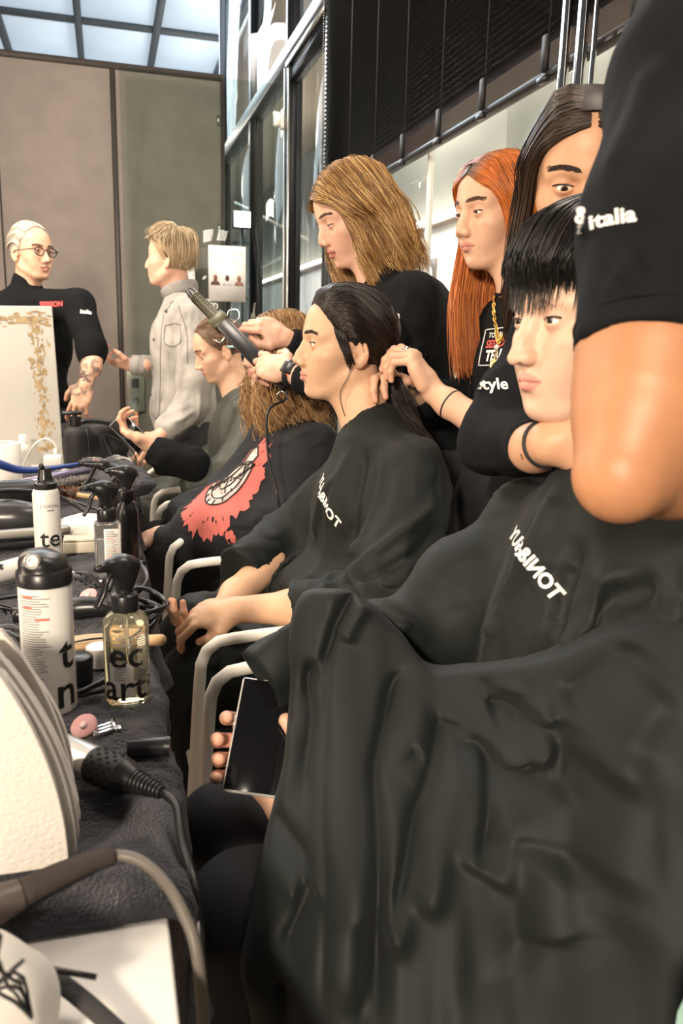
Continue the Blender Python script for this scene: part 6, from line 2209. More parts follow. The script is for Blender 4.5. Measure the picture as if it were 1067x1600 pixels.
SH_FOLDS = [
    ([(0.1, 0.84), (0.127, 0.859), (0.148, 0.857), (0.149, 0.839)], 0.009, -0.022, 'r'),
    ([(0.104, 0.832), (0.124, 0.84), (0.139, 0.835)], 0.011, 0.03, 'v'),
    ([(0.15, 0.844), (0.147, 0.823), (0.122, 0.802), (0.102, 0.798)], 0.009, -0.02, 'r'),
    ([(0.148, 0.812), (0.118, 0.79), (0.093, 0.788)], 0.01, 0.024, 'v'),
    ([(0.234, 0.944), (0.197, 0.907), (0.165, 0.867)], 0.014, 0.02, 'v'),
    ([(0.244, 0.923), (0.212, 0.877), (0.186, 0.82)], 0.022, -0.014, 'r'),
    ([(0.164, 0.862), (0.166, 0.822), (0.158, 0.785)], 0.016, 0.014, 'v'),
    ([(0.095, 0.855), (0.111, 0.851), (0.151, 0.867)], 0.008, 0.018, 'v'),
    ([(-0.088, 0.843), (-0.097, 0.806), (-0.091, 0.775), (-0.096, 0.734), (-0.1, 0.707)], 0.01, 0.03, 'v'),
    ([(-0.135, 0.694), (-0.106, 0.691), (-0.081, 0.689)], 0.008, 0.022, 'v'),
    ([(-0.144, 0.678), (-0.116, 0.675), (-0.093, 0.671)], 0.014, -0.016, 'r'),
    ([(-0.078, 0.683), (-0.092, 0.652), (-0.109, 0.613)], 0.01, 0.03, 'v'),
    ([(-0.071, 0.859), (-0.073, 0.814), (-0.074, 0.763), (-0.074, 0.719), (-0.069, 0.688), (-0.069, 0.591)], 0.0045, 0.012, 'v'),
    ([(-0.052, 0.831), (-0.052, 0.761), (-0.046, 0.695), (-0.046, 0.59)], 0.022, -0.012, 'r'),
    ([(-0.036, 0.926), (-0.053, 0.899), (-0.065, 0.876), (-0.071, 0.856), (-0.082, 0.824)], 0.007, 0.022, 'v'),
    ([(-0.022, 0.917), (-0.045, 0.888), (-0.056, 0.861)], 0.012, -0.014, 'r'),
    ([(0.033, 0.85), (0.018, 0.834), (0.005, 0.821), (-0.007, 0.787), (-0.017, 0.761), (-0.016, 0.735), (-0.016, 0.687), (-0.018, 0.587)], 0.008, 0.034, 'v'),
    ([(0.007, 0.802), (-0, 0.76), (0, 0.725), (-0.003, 0.644)], 0.014, -0.018, 'r'),
    ([(0.039, 0.823), (0.022, 0.789), (0.013, 0.758)], 0.012, -0.014, 'r'),
    ([(-0.009, 0.759), (0.01, 0.771), (0.035, 0.784)], 0.008, 0.016, 'v'),
    ([(0.063, 0.819), (0.052, 0.789), (0.036, 0.755), (0.019, 0.73), (0.002, 0.689), (0.005, 0.665)], 0.008, 0.034, 'v'),
    ([(0.068, 0.805), (0.058, 0.766), (0.04, 0.724), (0.026, 0.677)], 0.016, -0.018, 'r'),
    ([(0.097, 0.81), (0.099, 0.78), (0.094, 0.749), (0.083, 0.723)], 0.009, 0.024, 'v'),
    ([(0.083, 0.793), (0.081, 0.754), (0.07, 0.715)], 0.014, -0.014, 'r'),
    ([(0.111, 0.78), (0.106, 0.74), (0.094, 0.706)], 0.016, -0.014, 'r'),
    ([(0.101, 0.8), (0.075, 0.793), (0.065, 0.809)], 0.01, 0.016, 'v'),
    ([(0.123, 0.758), (0.123, 0.722), (0.117, 0.68), (0.132, 0.655)], 0.026, 0.014, 'v'),
    ([(0.137, 0.749), (0.137, 0.708), (0.149, 0.678)], 0.024, -0.014, 'r'),
    ([(0.043, 0.632), (0.083, 0.639), (0.132, 0.652), (0.179, 0.68), (0.222, 0.729)], 0.03, 0.013, 'v'),
    ([(-0.036, 0.682), (-0.026, 0.636), (-0.034, 0.584)], 0.012, 0.014, 'v'),
    ([(-0.117, 0.773), (-0.121, 0.731), (-0.128, 0.7)], 0.012, -0.012, 'r'),
    ([(0.187, 0.841), (0.171, 0.78), (0.158, 0.724)], 0.026, 0.014, 'v'),
    ([(0.212, 0.866), (0.199, 0.8), (0.189, 0.735)], 0.03, -0.012, 'r'),
    ([(-0.117, 0.601), (-0.106, 0.581), (-0.107, 0.542)], 0.01, 0.016, 'v'),
]


def tps(C, k=0.002):
    """smooth height field h(s, z) through control points"""
    C = np.asarray(C, float)
    Pq = C[:, :2]
    d = np.linalg.norm(Pq[:, None]-Pq[None], axis=2)
    K = np.where(d > 0, d*d*np.log(d+1e-12), 0)+np.eye(len(C))*k
    Q = np.c_[np.ones(len(C)), Pq]
    w = np.linalg.solve(np.block([[K, Q], [Q.T, np.zeros((3, 3))]]), np.r_[C[:, 2], 0, 0, 0])

    def f(X):
        d = np.linalg.norm(X[:, None]-Pq[None], axis=2)
        return np.where(d > 0, d*d*np.log(d+1e-12), 0) @ w[:len(C)]+np.c_[np.ones(len(X)), X] @ w[len(C):]
    return f


def gown_sheet():
    O, A, N = V3(0.30, 0.80, 0), V3(0.96, -0.28, 0), V3(0.28, 0.96, 0)
    f = tps(SH_CTRL)
    L = np.array(SH_LEFT)
    T = spline(np.c_[SH_TOP, np.zeros(len(SH_TOP))], 60)[:, :2]
    L = spline(np.c_[L, np.zeros(len(L))], 80)[:, :2]
    zb = L[-1, 1]
    nu, nv = 210, 230
    u = np.linspace(0, 1, nu)**1.15
    s1 = 0.40
    G = np.empty((nu, nv, 2))
    v = np.linspace(0, 1, nv)
    o_ = np.argsort(L[:, 1])
    ot = np.argsort(T[:, 0])
    for i, a in enumerate(u):
        # column runs from the hem to the top edge
        st = T[0, 0]+(s1-T[0, 0])*a
        zt = np.interp(st, T[ot, 0], T[ot, 1])
        z = zb+(zt-zb)*v
        sl = np.interp(z, L[o_, 1], L[o_, 0])
        G[i, :, 1] = z
        G[i, :, 0] = sl+(s1-sl)*a
    X = G.reshape(-1, 2)
    h = f(X)
    X3 = np.c_[X, np.zeros(len(X))]
    for pl, wd, ht, kd in SH_FOLDS:
        p3 = spline(np.c_[pl, np.zeros(len(pl))], 4*len(pl)+6)
        near = np.nonzero(((X3 > p3.min(0)-6*wd) & (X3 < p3.max(0)+6*wd))[:, :2].all(1))[0]
        d, t, vec, tan = seg_dist(X3[near], p3)
        tp = np.clip(np.minimum(t, 1-t)/0.20, 0, 1)
        tp = tp*tp*(3-2*tp)
        pr = np.exp(-(d/wd)**2) if kd == 'r' else np.exp(-(d/wd)**1.4)
        h[near] += ht*tp*pr
    q = np.c_[X[:, 0]*1.6, X[:, 1]*0.5, 0*h]
    h += 0.006*noise3(q, 14, 71)+0.003*noise3(q, 34, 72)
    h = h.reshape(nu, nv)
    for _ in range(3):
        h[1:-1, 1:-1] = 0.4*h[1:-1, 1:-1]+0.15*(h[2:, 1:-1]+h[:-2, 1:-1]+h[1:-1, 2:]+h[1:-1, :-2])
    # the cloth turns back at its left and top edges
    H_ = h+0.045*np.exp(-np.linspace(0, 1, nu)/0.012)[:, None]+0.05*np.exp(-(1-v)/0.012)[None]
    P3 = O+G[..., :1]*A+G[..., 1:]*V3(0, 0, 1)+H_[..., None]*N
    P3[..., 2] -= 0.45*(H_-h)
    back = []
    for k, (dh, ds) in enumerate(((0.05, 0.012), (0.12, 0.03), (0.22, 0.05))):
        back.append(P3[0]+N*dh+A*ds-V3(0, 0, 0.35*dh))
    P3 = np.concatenate([np.stack(back[::-1]), P3])
    tb = []
    for dh, dz in ((0.05, -0.03), (0.12, -0.075), (0.22, -0.14)):
        fa = np.minimum(1, np.arange(len(P3))/14.0)[:, None]
        tb.append(P3[:, -1]+(N*dh+V3(0, 0, dz))*fa)
    P3 = np.concatenate([P3, np.stack(tb, 1)], 1)
    return loft(P3)


# ================================================================= young man in the nearest gown
SK_A = (0.63, 0.415, 0.305)
P = Person('young man with black fringe in the nearest dark gown holding a white phone', (0.56, 0.84, 0))
HA = make_head(pose(184, 3), (0.556, 0.845, 1.258), 1.0, dict(jaw=1.0, lip=1.18, cheek=1.03, nose=1.0, bridge=-0.001, tip=0.002, tipz=-0.004, alae=1.08, eye_open=0.0034, eye_tilt=6, lid=1, brow=-0.5), neck=(0.60, 0.83, 1.06), skin=SK_A, lips=(0.60, 0.24, 0.20), h=0.0018, neck_r=0.052, gaze=(4, 2), iris=(0.02, 0.011, 0.008), blush=0.35)
P.head(HA, None)
blk = ((0.008, 0.007, 0.006), (0.014, 0.011, 0.009), (0.006, 0.005, 0.005))
line = [(-0.09, -0.03), (-0.04, -0.02), (0.0, 0.020), (0.02, 0.045), (0.05, 0.075), (0.08, 0.088), (0.12, 0.10)]
P.part('scalp_hair', cap_geo(HA, line, 0.010), mat('hair_base_black', (0.010, 0.007, 0.005), 0.5))
rows = []
for i, a in enumerate(np.radians([-115, -85, -58, -35, -14, 6, 26, 46, 66, 86, 106, 128, 150])):
    ca, sa = math.cos(a), math.sin(a)
    fr = max(0, ca)
    zb = 0.012-0.004*(i % 3) if ca > 0.35 else (-0.028 if ca > -0.2 else -0.06)
    rows.append([(-0.030+0.006*ca, 0.004+0.006*sa, 0.125, 0.010), (0.010*ca-0.012, 0.035*sa, 0.115, 0.022), (0.062*ca-0.008, 0.062*sa, 0.082, 0.024), (0.094*ca-0.006, 0.079*sa, 0.052, 0.021), (0.104*ca-0.004, 0.089*sa, 0.040*0.5+zb*0.5+0.012), (0.106*ca-0.002, 0.088*sa, zb)])
V, F, C = hair([guides(HA, rows)], 5000, 16, 0.0010, 21, clump=0.4, nclump=90, fuzz=0.0025, depth=0.014, cols=blk, lenvar=0.13, taper=0.2, center=HA['t'], fly=0.006)
P.part('hair', (V, F), M_HAIR, cols=C)
S = Sdf()
# torso, shoulders and arms under the gown
S.ell((0.60, 0.80, 0.86), (0.165, 0.20, 0.24), k=0.06)
S.ell((0.60, 0.84, 0.66), (0.17, 0.18, 0.15), k=0.08)
S.cone((0.590, 0.815, 1.085), (0.595, 0.81, 1.02), 0.068, 0.11, k=0.05)
S.cone((0.59, 0.81, 1.03), (0.575, 0.985, 0.985), 0.065, 0.060, k=0.06)
S.chain([(0.575, 0.985, 0.985), (0.49, 1.00, 0.90), (0.385, 0.99, 0.825)], [0.062, 0.066, 0.062], k=0.05)
S.cone((0.59, 0.81, 1.03), (0.605, 0.65, 0.985), 0.07, 0.070, k=0.06)
S.chain([(0.605, 0.65, 0.985), (0.585, 0.65, 0.84), (0.56, 0.70, 0.78)], [0.072, 0.072, 0.065], k=0.06)
S.chain([(0.385, 0.99, 0.825), (0.349, 0.965, 0.843), (0.302, 0.991, 0.847)], [0.060, 0.050, 0.040], k=0.03)
# near sleeve with its loose cuff
S.post.append(folds(0.003, 9, (1, 1, 0.3), 31))
V, F = S.mesh(0.0068)
ok = V[:, 2] > 0.20
V = settle(V, F, 0.09, 0.05, 24, 7, inn=0.012, out=0.028, seed=5)
ST = [
    # chest: long soft folds from the shoulder to the lap
    ((0.488, 0.809, 1.095), (0.434, 0.791, 1.040), (0.403, 0.815, 0.960), (0.372, 0.828, 0.879), 'w', 0.016, 0.012),
    ((0.479, 0.820, 1.086), (0.436, 0.839, 1.015), (0.394, 0.864, 0.930), (0.350, 0.875, 0.871), 'w', 0.010, -0.012),
    ((0.462, 0.732, 1.051), (0.417, 0.707, 0.970), (0.389, 0.703, 0.917), (0.368, 0.728, 0.858), 'w', 0.014, -0.014),
    ((0.456, 0.678, 1.037), (0.409, 0.655, 0.967), (0.380, 0.671, 0.903), 'w', 0.020, 0.014),
    ((0.447, 0.615, 1.028), (0.404, 0.602, 0.961), (0.380, 0.588, 0.913), 'w', 0.016, -0.014),
    ((0.436, 0.555, 1.033), (0.408, 0.551, 0.979), (0.390, 0.545, 0.925), 'w', 0.022, 0.014),
    ((0.389, 0.852, 0.917), (0.372, 0.828, 0.879), (0.364, 0.801, 0.842), 'w', 0.009, 0.012),
    ((0.366, 0.876, 0.895), (0.357, 0.860, 0.860), (0.359, 0.833, 0.837), 'w', 0.008, -0.012),
    # edge of the upper layer over the lap
    ((0.321, 0.910, 0.895), (0.342, 0.877, 0.871), (0.353, 0.836, 0.844), (0.358, 0.789, 0.830), 'w', 0.010, -0.020),
    ((0.324, 0.901, 0.906), (0.347, 0.869, 0.886), (0.361, 0.827, 0.860), (0.362, 0.781, 0.845), 'w', 0.009, 0.014),
]
for st in ST:
    i = st.index('w')
    V = crease(V, F, [(st[:i], st[i+1], st[i+2]*1.35)])
gown_a = (V, F)
sheet = gown_sheet()
gown_a = cat([(V, F), sheet])
P.part('gown', gown_a, M_GOWN)
P.part('gown_lettering', wrap_text('TONI&GUY', 0.0245, gown_a, (0.413, 0.748, 1.009), (0.55, -0.45, -0.70), (0.50, -0.45, 0.74), (-0.66, -0.66, 0.36), 0.04, True, depth=0.2), M_PRINT, smooth=False, on='gown')
# loose sleeve end round the phone wrist
cf = np.array([(0.211, 0.983, 0.834), (0.188, 0.972, 0.804)])
a = np.linspace(0, 2*np.pi, 40, endpoint=False)
G = []
c0, c1 = np.array((0.244, 0.981, 0.823)), np.array((0.180, 0.961, 0.790))
ax = nrm(c1-c0)
u = nrm(np.cross(ax, (0.3, 0.9, 0.0)))
v = np.cross(ax, u)
for q, r1, r2 in ((0.0, 0.040, 0.034), (0.3, 0.045, 0.035), (0.6, 0.046, 0.032), (0.85, 0.044, 0.028), (1.0, 0.042, 0.026), (0.97, 0.039, 0.023), (0.7, 0.038, 0.024), (0.3, 0.036, 0.024)):
    w_ = 1+0.10*np.sin(a*3+q*3)+0.05*np.sin(a*5+1)
    G.append(c0+(c1-c0)*q+(r1*w_*np.cos(a))[:, None]*u+(r2*w_*np.sin(a))[:, None]*v)
V, F = loft(np.stack(G, 1), closed_u=True)
P.part('sleeve_cuff', (V, F), M_GOWN, on='gown')
# hand with phone
ph = thing('smartphone', 'white-edged phone with black screen held by the young man in front', 'phone', (0.17, 0.93, 0.70))
pc = np.array((0.175, 0.937, 0.723))
py = nrm(np.array((0.199, 0.974, 0.777))-np.array((0.164, 0.900, 0.686)))     # long axis
pxx = np.array((0.216, 0.929, 0.740))-np.array((0.148, 0.935, 0.727))
pxx = nrm(pxx-py*np.dot(pxx, py))
pz = np.cross(pxx, py)
Rp = np.stack([pxx, py, pz], 1)
obj('phone_body', xf(box((-0.037, -0.074, -0.0045), (0.037, 0.074, 0.0045), 0.0042), Rp, pc), mat('phone_silver', (0.75, 0.73, 0.70), 0.25, 0.3), ph)
obj('screen', xf(box((-0.0345, -0.0715, 0.0040), (0.0345, 0.0715, 0.0050), 0.0005), Rp, pc), mat('screen_off', (0.006, 0.006, 0.007), 0.08), ph)
obj('side_button', xf(box((-0.0385, 0.005, -0.001), (-0.0365, 0.022, 0.001)), Rp, pc), M_ALU, ph, smooth=False)
S = Sdf()
W = lambda q: np.asarray(q, float) @ Rp.T+pc
S.ell(W((0.014, -0.016, -0.030)), (0.036, 0.046, 0.016), Rp @ rot('Z', 15), k=0.01)
S.chain([W((0.020, -0.05, -0.034)), W((0.060, -0.085, -0.045)), W((0.15, -0.13, -0.07))], [0.024, 0.026, 0.034], k=0.03)
fgs = []
for i, (y0, y1, bend, r) in enumerate(((0.030, 0.020, 0.0, 0.0088), (0.004, -0.010, 0.006, 0.0094), (-0.020, -0.034, 0.0, 0.0090), (-0.042, -0.056, -0.002, 0.0080))):
    f = Sdf()
    q = [W((0.006, y0, -0.028)), W((-0.030, y0*0.5+y1*0.5, -0.026)), W((-0.050-bend, y1, -0.012)), W((-0.046-bend, y1-0.004, 0.008))]
    f.chain(q, [r*1.08, r*1.02, r*0.98, r*0.84], k=0.004)
    S.add(f, 0.006)
f = Sdf().chain([W((0.040, -0.030, -0.026)), W((0.052, -0.012, -0.006)), W((0.046, 0.006, 0.012)), W((0.030, 0.020, 0.016))], [0.016, 0.0135, 0.0115, 0.0095], k=0.006)
S.add(f, 0.010)
V, F = S.mesh(0.0018)
P.root[len(P.sk)] = (W((0.15, -0.13, -0.07)), [(0.575, 0.985, 0.985), (0.40, 0.99, 0.83)])
P.skin(V, F, skin_cols(V, (0.70, 0.42, 0.30), 3, [(W((-0.048, -0.02, 0)), 0.05)], 0.5))
# legs
S = Sdf()
for y in (0.82, 0.98):
    S.chain([(0.52, y, 0.53), (0.14, y, 0.55), (0.17, y, 0.07)], [0.085, 0.075, 0.06], k=0.03)
S.half((0, 0, 0.04), (0, 0, -1))
P.part('trousers', S.mesh(0.012), M_TROUS)
for y in (0.82, 0.98):
    S = Sdf().cone((0.20, y, 0.045), (0.02, y, 0.04), 0.045, 0.035, k=0.02)
    S.half((0, 0, 0.004), (0, 0, -1))
    P.part('shoe', S.mesh(0.008), M_BLKMATT)
P.done()
# ================================================================= blonde stylist with the curling wand
SK_B = (0.70, 0.42, 0.31)
P = Person('standing woman with wavy blonde hair leaning over with a curling wand', (0.80, 2.08, 0))
HB = make_head(pose(186, 22), (0.637, 2.124, 1.555), 1.0, dict(jaw=0.90, lip=1.1, cheek=1.0, open=0.0035, eye_open=0.0020, eye_low=0.0020, tipz=0.002), neck=(0.705, 2.09, 1.40), skin=SK_B, lips=(0.45, 0.15, 0.13), h=0.0020, neck_r=0.047, gaze=(0, 30), blush=0.8)
P.head(HB, M_BROWL, n=120, thick=0.003)
line = [(-0.09, -0.04), (-0.03, -0.02), (0.0, 0.014), (0.03, 0.045), (0.06, 0.064), (0.085, 0.070), (0.12, 0.085)]
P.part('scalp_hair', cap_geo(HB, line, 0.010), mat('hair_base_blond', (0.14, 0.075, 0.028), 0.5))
rl, rr2 = [], []
for i, x in enumerate((0.086, 0.066, 0.036, 0.0, -0.04, -0.08, -0.105)):
    z = (0.070, 0.098, 0.114, 0.122, 0.114, 0.085, 0.04)[i]
    xs = (0.076, 0.056, 0.026, -0.010, -0.050, -0.085, -0.11)[i]
    xd = (0.046, 0.026, -0.004, -0.036, -0.066, -0.092, -0.11)[i]
    sw = 0.010*math.sin(i*1.7)
    rl.append([(x, -0.014, z, 0.010), (xs+0.006, 0.030, z-0.014, 0.024), (xs-0.006, 0.068, 0.040-0.004*i, 0.024), (xd, 0.096, -0.02), (xd+0.004+sw, 0.106, -0.075), (xd+0.000, 0.106-sw, -0.130), (xd-0.006+sw, 0.104, -0.18), (xd-0.004, 0.092, -0.225+0.006*i)])
    rr2.append([(x, -0.016, z, 0.010), (xs, -0.044, z-0.024, 0.018), (xs-0.010, -0.070, 0.035-0.004*i, 0.018), (xd+0.006, -0.090, -0.03), (xd+0.016, -0.092, -0.10), (xd+0.024, -0.086, -0.17), (xd+0.030, -0.076, -0.24)])
bl_ = ((0.46, 0.27, 0.10), (0.66, 0.44, 0.20), (0.30, 0.155, 0.05), (0.20, 0.10, 0.035))
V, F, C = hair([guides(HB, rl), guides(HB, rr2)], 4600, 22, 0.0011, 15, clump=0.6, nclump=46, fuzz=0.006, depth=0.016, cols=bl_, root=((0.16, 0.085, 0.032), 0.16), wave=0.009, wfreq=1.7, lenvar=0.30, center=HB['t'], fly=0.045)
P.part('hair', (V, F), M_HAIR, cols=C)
S = Sdf()
S.ell((0.775, 2.06, 1.22), (0.13, 0.175, 0.19), rot('Y', 14), k=0.05)
S.ell((0.83, 2.06, 1.0), (0.125, 0.165, 0.18), k=0.06)
S.chain([(0.712, 2.085, 1.39), (0.735, 2.08, 1.34)], [0.062, 0.080], k=0.04)
S.cone((0.735, 2.07, 1.345), (0.745, 1.915, 1.335), 0.058, 0.064, k=0.04)
S.cone((0.735, 2.07, 1.345), (0.745, 2.23, 1.335), 0.058, 0.064, k=0.04)
sb = Sdf().chain([(0.745, 1.905, 1.335), (0.70, 1.885, 1.18), (0.640, 1.935, 1.105), (0.50, 2.09, 1.128)], [0.066, 0.066, 0.056, 0.040], k=0.03)
sb.half((0.492, 2.10, 1.130), (-0.65, 0.75, 0.1))
S.add(sb, 0.03)
sb = Sdf().chain([(0.745, 2.24, 1.335), (0.70, 2.36, 1.16), (0.56, 2.365, 1.21), (0.515, 2.362, 1.232)], [0.066, 0.056, 0.046, 0.040], k=0.03)
sb.half((0.522, 2.362, 1.23), (-0.9, 0, 0.35))
S.add(sb, 0.03)
S.post.append(folds(0.006, 12, (1, 1, 0.4), 44))
V, F = S.mesh(0.007)
V = crease(V, F, [(([0.70, 1.90, 1.38], [0.745, 1.85, 1.33], [0.775, 1.84, 1.26]), 0.008, -0.008), (([0.74, 1.86, 1.24], [0.70, 1.83, 1.20], [0.66, 1.84, 1.17]), 0.012, 0.010), (([0.76, 1.85, 1.20], [0.70, 1.82, 1.14]), 0.012, -0.010)])
tee_b = (V, F)
P.part('t_shirt', tee_b, M_TEE)
P.part('sleeve_lettering', wrap_text('italia', 0.024, tee_b, (0.643, 1.808, 1.296), (0.92, -0.38, 0), (0.05, 0.1, 1), (-0.3, -0.95, 0.05), 0.03), M_PRINT, smooth=False, on='t_shirt')
hd = hand_sdf([(30, 55, 30), (38, 58, 30), (44, 60, 30), (50, 60, 30)], side=-1, s=1.0, thumb=((0.032, 0.046, -0.012), (0.060, 0.062, -0.026), (0.086, 0.060, -0.038)))
wr_ = V3(0.468, 2.145, 1.146)
Rh = hand_frame((-0.62, 0.74, 0.24), (0.55, 0.62, -0.56))
P.arm([(0.62, 1.955, 1.11), (0.50, 2.10, 1.135), wr_], [0.036, 0.030, 0.025], hd, Rh, SK_B, h=0.0025, seed=12, nails=mat('nail_dark', (0.07, 0.014, 0.014), 0.2), via=[(0.745, 1.905, 1.335), (0.70, 1.885, 1.18)])
d = nrm(V3(0.468, 2.145, 1.146)-V3(0.50, 2.10, 1.135))
wc_ = V3(0.482, 2.126, 1.141)
P.part('watch_band', tube(ringpts(wc_, 0.0305, d, 26), 0.0085, 8, caps=False, flat=(1.3, 0.5)), M_BLKMATT)
wo = nrm(V3(-0.2, -0.9, 0.35)-d*np.dot(V3(-0.2, -0.9, 0.35), d))
Rw = np.stack([d, np.cross(wo, d), wo], 1)
P.part('watch_case', xf(box((-0.019, -0.017, 0.024), (0.019, 0.017, 0.036), 0.004), Rw, wc_), M_BLACK, on='watch_band')
P.part('watch_light', xf(box((-0.006, 0.012, 0.018), (0.006, 0.019, 0.028), 0.002), Rw, wc_), mat('sensor_red', (0.9, 0.04, 0.02), 0.3, emit=2.0), label='small glowing red sensor of the watch', on='watch_band')
hd2 = hand_sdf([(25, 35, 20), (40, 45, 25), (48, 50, 25), (52, 50, 25)], side=1, s=0.98, thumb=((0.035, 0.044, -0.012), (0.068, 0.050, -0.022), (0.096, 0.042, -0.026)))
Rh2 = hand_frame((-0.86, 0.10, 0.42), (0.15, 0.72, -0.66))
P.arm([(0.60, 2.365, 1.19), (0.515, 2.362, 1.235)], [0.032, 0.0255], hd2, Rh2, SK_B, h=0.0025, seed=13, nails=mat('nail_dark', (0.07, 0.014, 0.014), 0.2), via=[(0.745, 2.24, 1.335), (0.70, 2.36, 1.16)])
legs_standing(P, (0.84, 2.06, 0.88), (V3(0.86, 2.06, 0), V3(0, 0.10, 0), V3(-1, 0, 0)))
P.done()
# curling wand
w0, w1 = np.array((0.251, 2.536, 1.369)), np.array((0.478, 2.197, 1.098))
L = np.linalg.norm(w1-w0)
d = (w1-w0)/L
t = thing('curling_wand', 'olive and black curling wand held by the blonde woman', 'curling wand', w1)
M_OLIVE = mat('olive_metal', (0.085, 0.080, 0.050), 0.40, 0.4)
obj('tip_cap', tube([w0, w0+d*0.012, w0+d*0.030], np.array([0.0135, 0.0165, 0.0165]), 20), M_BLACK, t, sharp=50)
obj('barrel', tube([w0+d*0.029, w0+d*0.150], np.array([0.0165, 0.0185]), 22), M_OLIVE, t, sharp=50)
for k in range(13):
    obj('groove', lathe([(0.0172, -0.0012), (0.0188, -0.0005), (0.0188, 0.0005), (0.0172, 0.0012)], 22, w0+d*(0.036+k*0.0085), d), mat('olive_dark', (0.055, 0.052, 0.034), 0.45, 0.3), t)
u = nrm(np.cross(d, V3(0.28, 0.94, -0.2)))
Rw = np.stack([d, u, np.cross(d, u)], 1)
obj('clamp', xf(box((0.145, -0.027, -0.022), (0.185, 0.027, 0.022), 0.006), Rw, w0), M_OLIVE, t)
obj('housing', xf(box((0.178, -0.022, -0.021), (L*0.86, 0.022, 0.021), 0.008), Rw, w0), M_BLACK, t)
obj('side_plate', xf(box((0.182, -0.015, -0.0225), (0.26, -0.004, -0.0208), 0.0005), Rw, w0), mat('plate_beige', (0.50, 0.46, 0.40), 0.4), t, smooth=False)
obj('red_button', lathe([(0.004, 0), (0.004, 0.0025), (0, 0.003)], 14, w0+d*0.195-Rw[:, 2]*0.0215+u*0.010, -Rw[:, 2]), mat('button_red', (0.6, 0.03, 0.03), 0.4), t)
P_ = spline([w0+d*0.150-u*0.028, w0+d*0.140-u*0.048, w0+d*0.165-u*0.058, w0+d*0.185-u*0.040], 20)
obj('stand_wire', tube(spline(np.array([w0+d*0.155+u*0.026-Rw[:, 2]*0.012, w0+d*0.140+u*0.045-Rw[:, 2]*0.02, w0+d*0.160+u*0.062-Rw[:, 2]*0.02, w0+d*0.185+u*0.050-Rw[:, 2]*0.018, w0+d*0.190+u*0.026-Rw[:, 2]*0.012]), 24), 0.0016, 6), M_CHROME, t)
obj('handle', tube([w0+d*L*0.84, w1], np.array([0.018, 0.013]), 18), M_BLACK, t, sharp=50)
obj('cord', tube(spline([w1, w1+V3(-0.004, -0.01, -0.03), (0.413, 2.128, 1.036), (0.406, 2.072, 0.914), (0.419, 2.029, 0.835), (0.439, 2.015, 0.698)], 50), 0.0038, 7), M_BLACK, t)
obj('hang_ring', tube(ringpts(w1+V3(-0.012, -0.005, -0.022), 0.014, (0.3, 0.9, 0.2), 20), 0.0022, 6, caps=False), M_CHROME, t)

# ================================================================= dark-haired stylist behind the young man
SK_D = (0.56, 0.31, 0.19)
P = Person('dark-haired woman with centre parting bent behind the young man', (0.74, 1.18, 0))
HD = make_head(pose(245, 18), (0.691, 1.12, 1.472), 1.0, dict(jaw=0.9, cheek=0.98), neck=(0.73, 1.17, 1.30), skin=SK_D, h=0.0020, neck_r=0.048, gaze=(0, 12))
P.head(HD, M_BROW, n=150, thick=0.0034)
line = [(-0.09, -0.04), (-0.03, -0.02), (0.0, 0.014), (0.03, 0.045), (0.06, 0.066), (0.085, 0.072), (0.12, 0.085)]
P.part('scalp_hair', cap_geo(HD, line, 0.007), mat('hair_base_brown', (0.022, 0.013, 0.009), 0.5))
rl, rr2 = [], []
for i, x in enumerate((0.084, 0.064, 0.036, 0.0, -0.04, -0.08)):
    z = (0.076, 0.100, 0.113, 0.120, 0.112, 0.085)[i]
    xs = (0.070, 0.052, 0.022, -0.015, -0.052, -0.088)[i]
    xd = (0.036, 0.018, -0.012, -0.045, -0.075, -0.10)[i]
    for L_, sd in ((rl, 1), (rr2, -1)):
        L_.append([(x, 0.004*sd, z, 0.004), (xs, 0.036*sd, z-0.020, 0.014), (xs-0.012, 0.064*sd, 0.038-0.004*i, 0.016), (xd, 0.084*sd, -0.03), (xd-0.006, 0.090*sd, -0.10), (xd-0.012, 0.092*sd, -0.18), (xd-0.02, 0.09*sd, -0.26)])
br_c = ((0.030, 0.017, 0.011), (0.045, 0.026, 0.016), (0.020, 0.012, 0.008))
V, F, C = hair([guides(HD, rl), guides(HD, rr2)], 3600, 18, 0.0010, 25, clump=0.5, nclump=50, fuzz=0.004, depth=0.010, cols=br_c, lenvar=0.2, center=HD['t'], fly=0.015)
P.part('hair', (V, F), M_HAIR, cols=C)
S = Sdf()
S.ell((0.775, 1.20, 1.10), (0.14, 0.13, 0.20), rot('Z', -25), k=0.05)
S.ell((0.78, 1.23, 0.90), (0.15, 0.13, 0.17), rot('Z', -25), k=0.06)
S.chain([(0.735, 1.175, 1.295), (0.74, 1.18, 1.25)], [0.058, 0.08], k=0.04)
S.cone((0.74, 1.19, 1.25), (0.636, 1.084, 1.238), 0.058, 0.050, k=0.04)
S.cone((0.74, 1.19, 1.25), (0.90, 1.12, 1.215), 0.058, 0.062, k=0.04)
S.chain([(0.636, 1.084, 1.238), (0.570, 1.053, 1.152), (0.524, 1.021, 1.093)], [0.050, 0.046, 0.044], k=0.03)
sb = Sdf().chain([(0.524, 1.021, 1.093), (0.519, 0.959, 1.095), (0.505, 0.874, 1.101)], [0.044, 0.039, 0.033], k=0.03)
e1, e2 = np.array((0.519, 0.959, 1.095)), np.array((0.505, 0.874, 1.101))
dd = nrm(e2-e1)
sb.half(e2-dd*0.006, dd)
S.add(sb, 0.03)
S.chain([(0.90, 1.12, 1.215), (0.90, 1.02, 1.05), (0.74, 0.95, 1.08)], [0.064, 0.056, 0.042], k=0.03)
S.post.append(folds(0.006, 13, (1, 1, 0.5), 54))
V, F = S.mesh(0.007)
tee_d = (V, F)
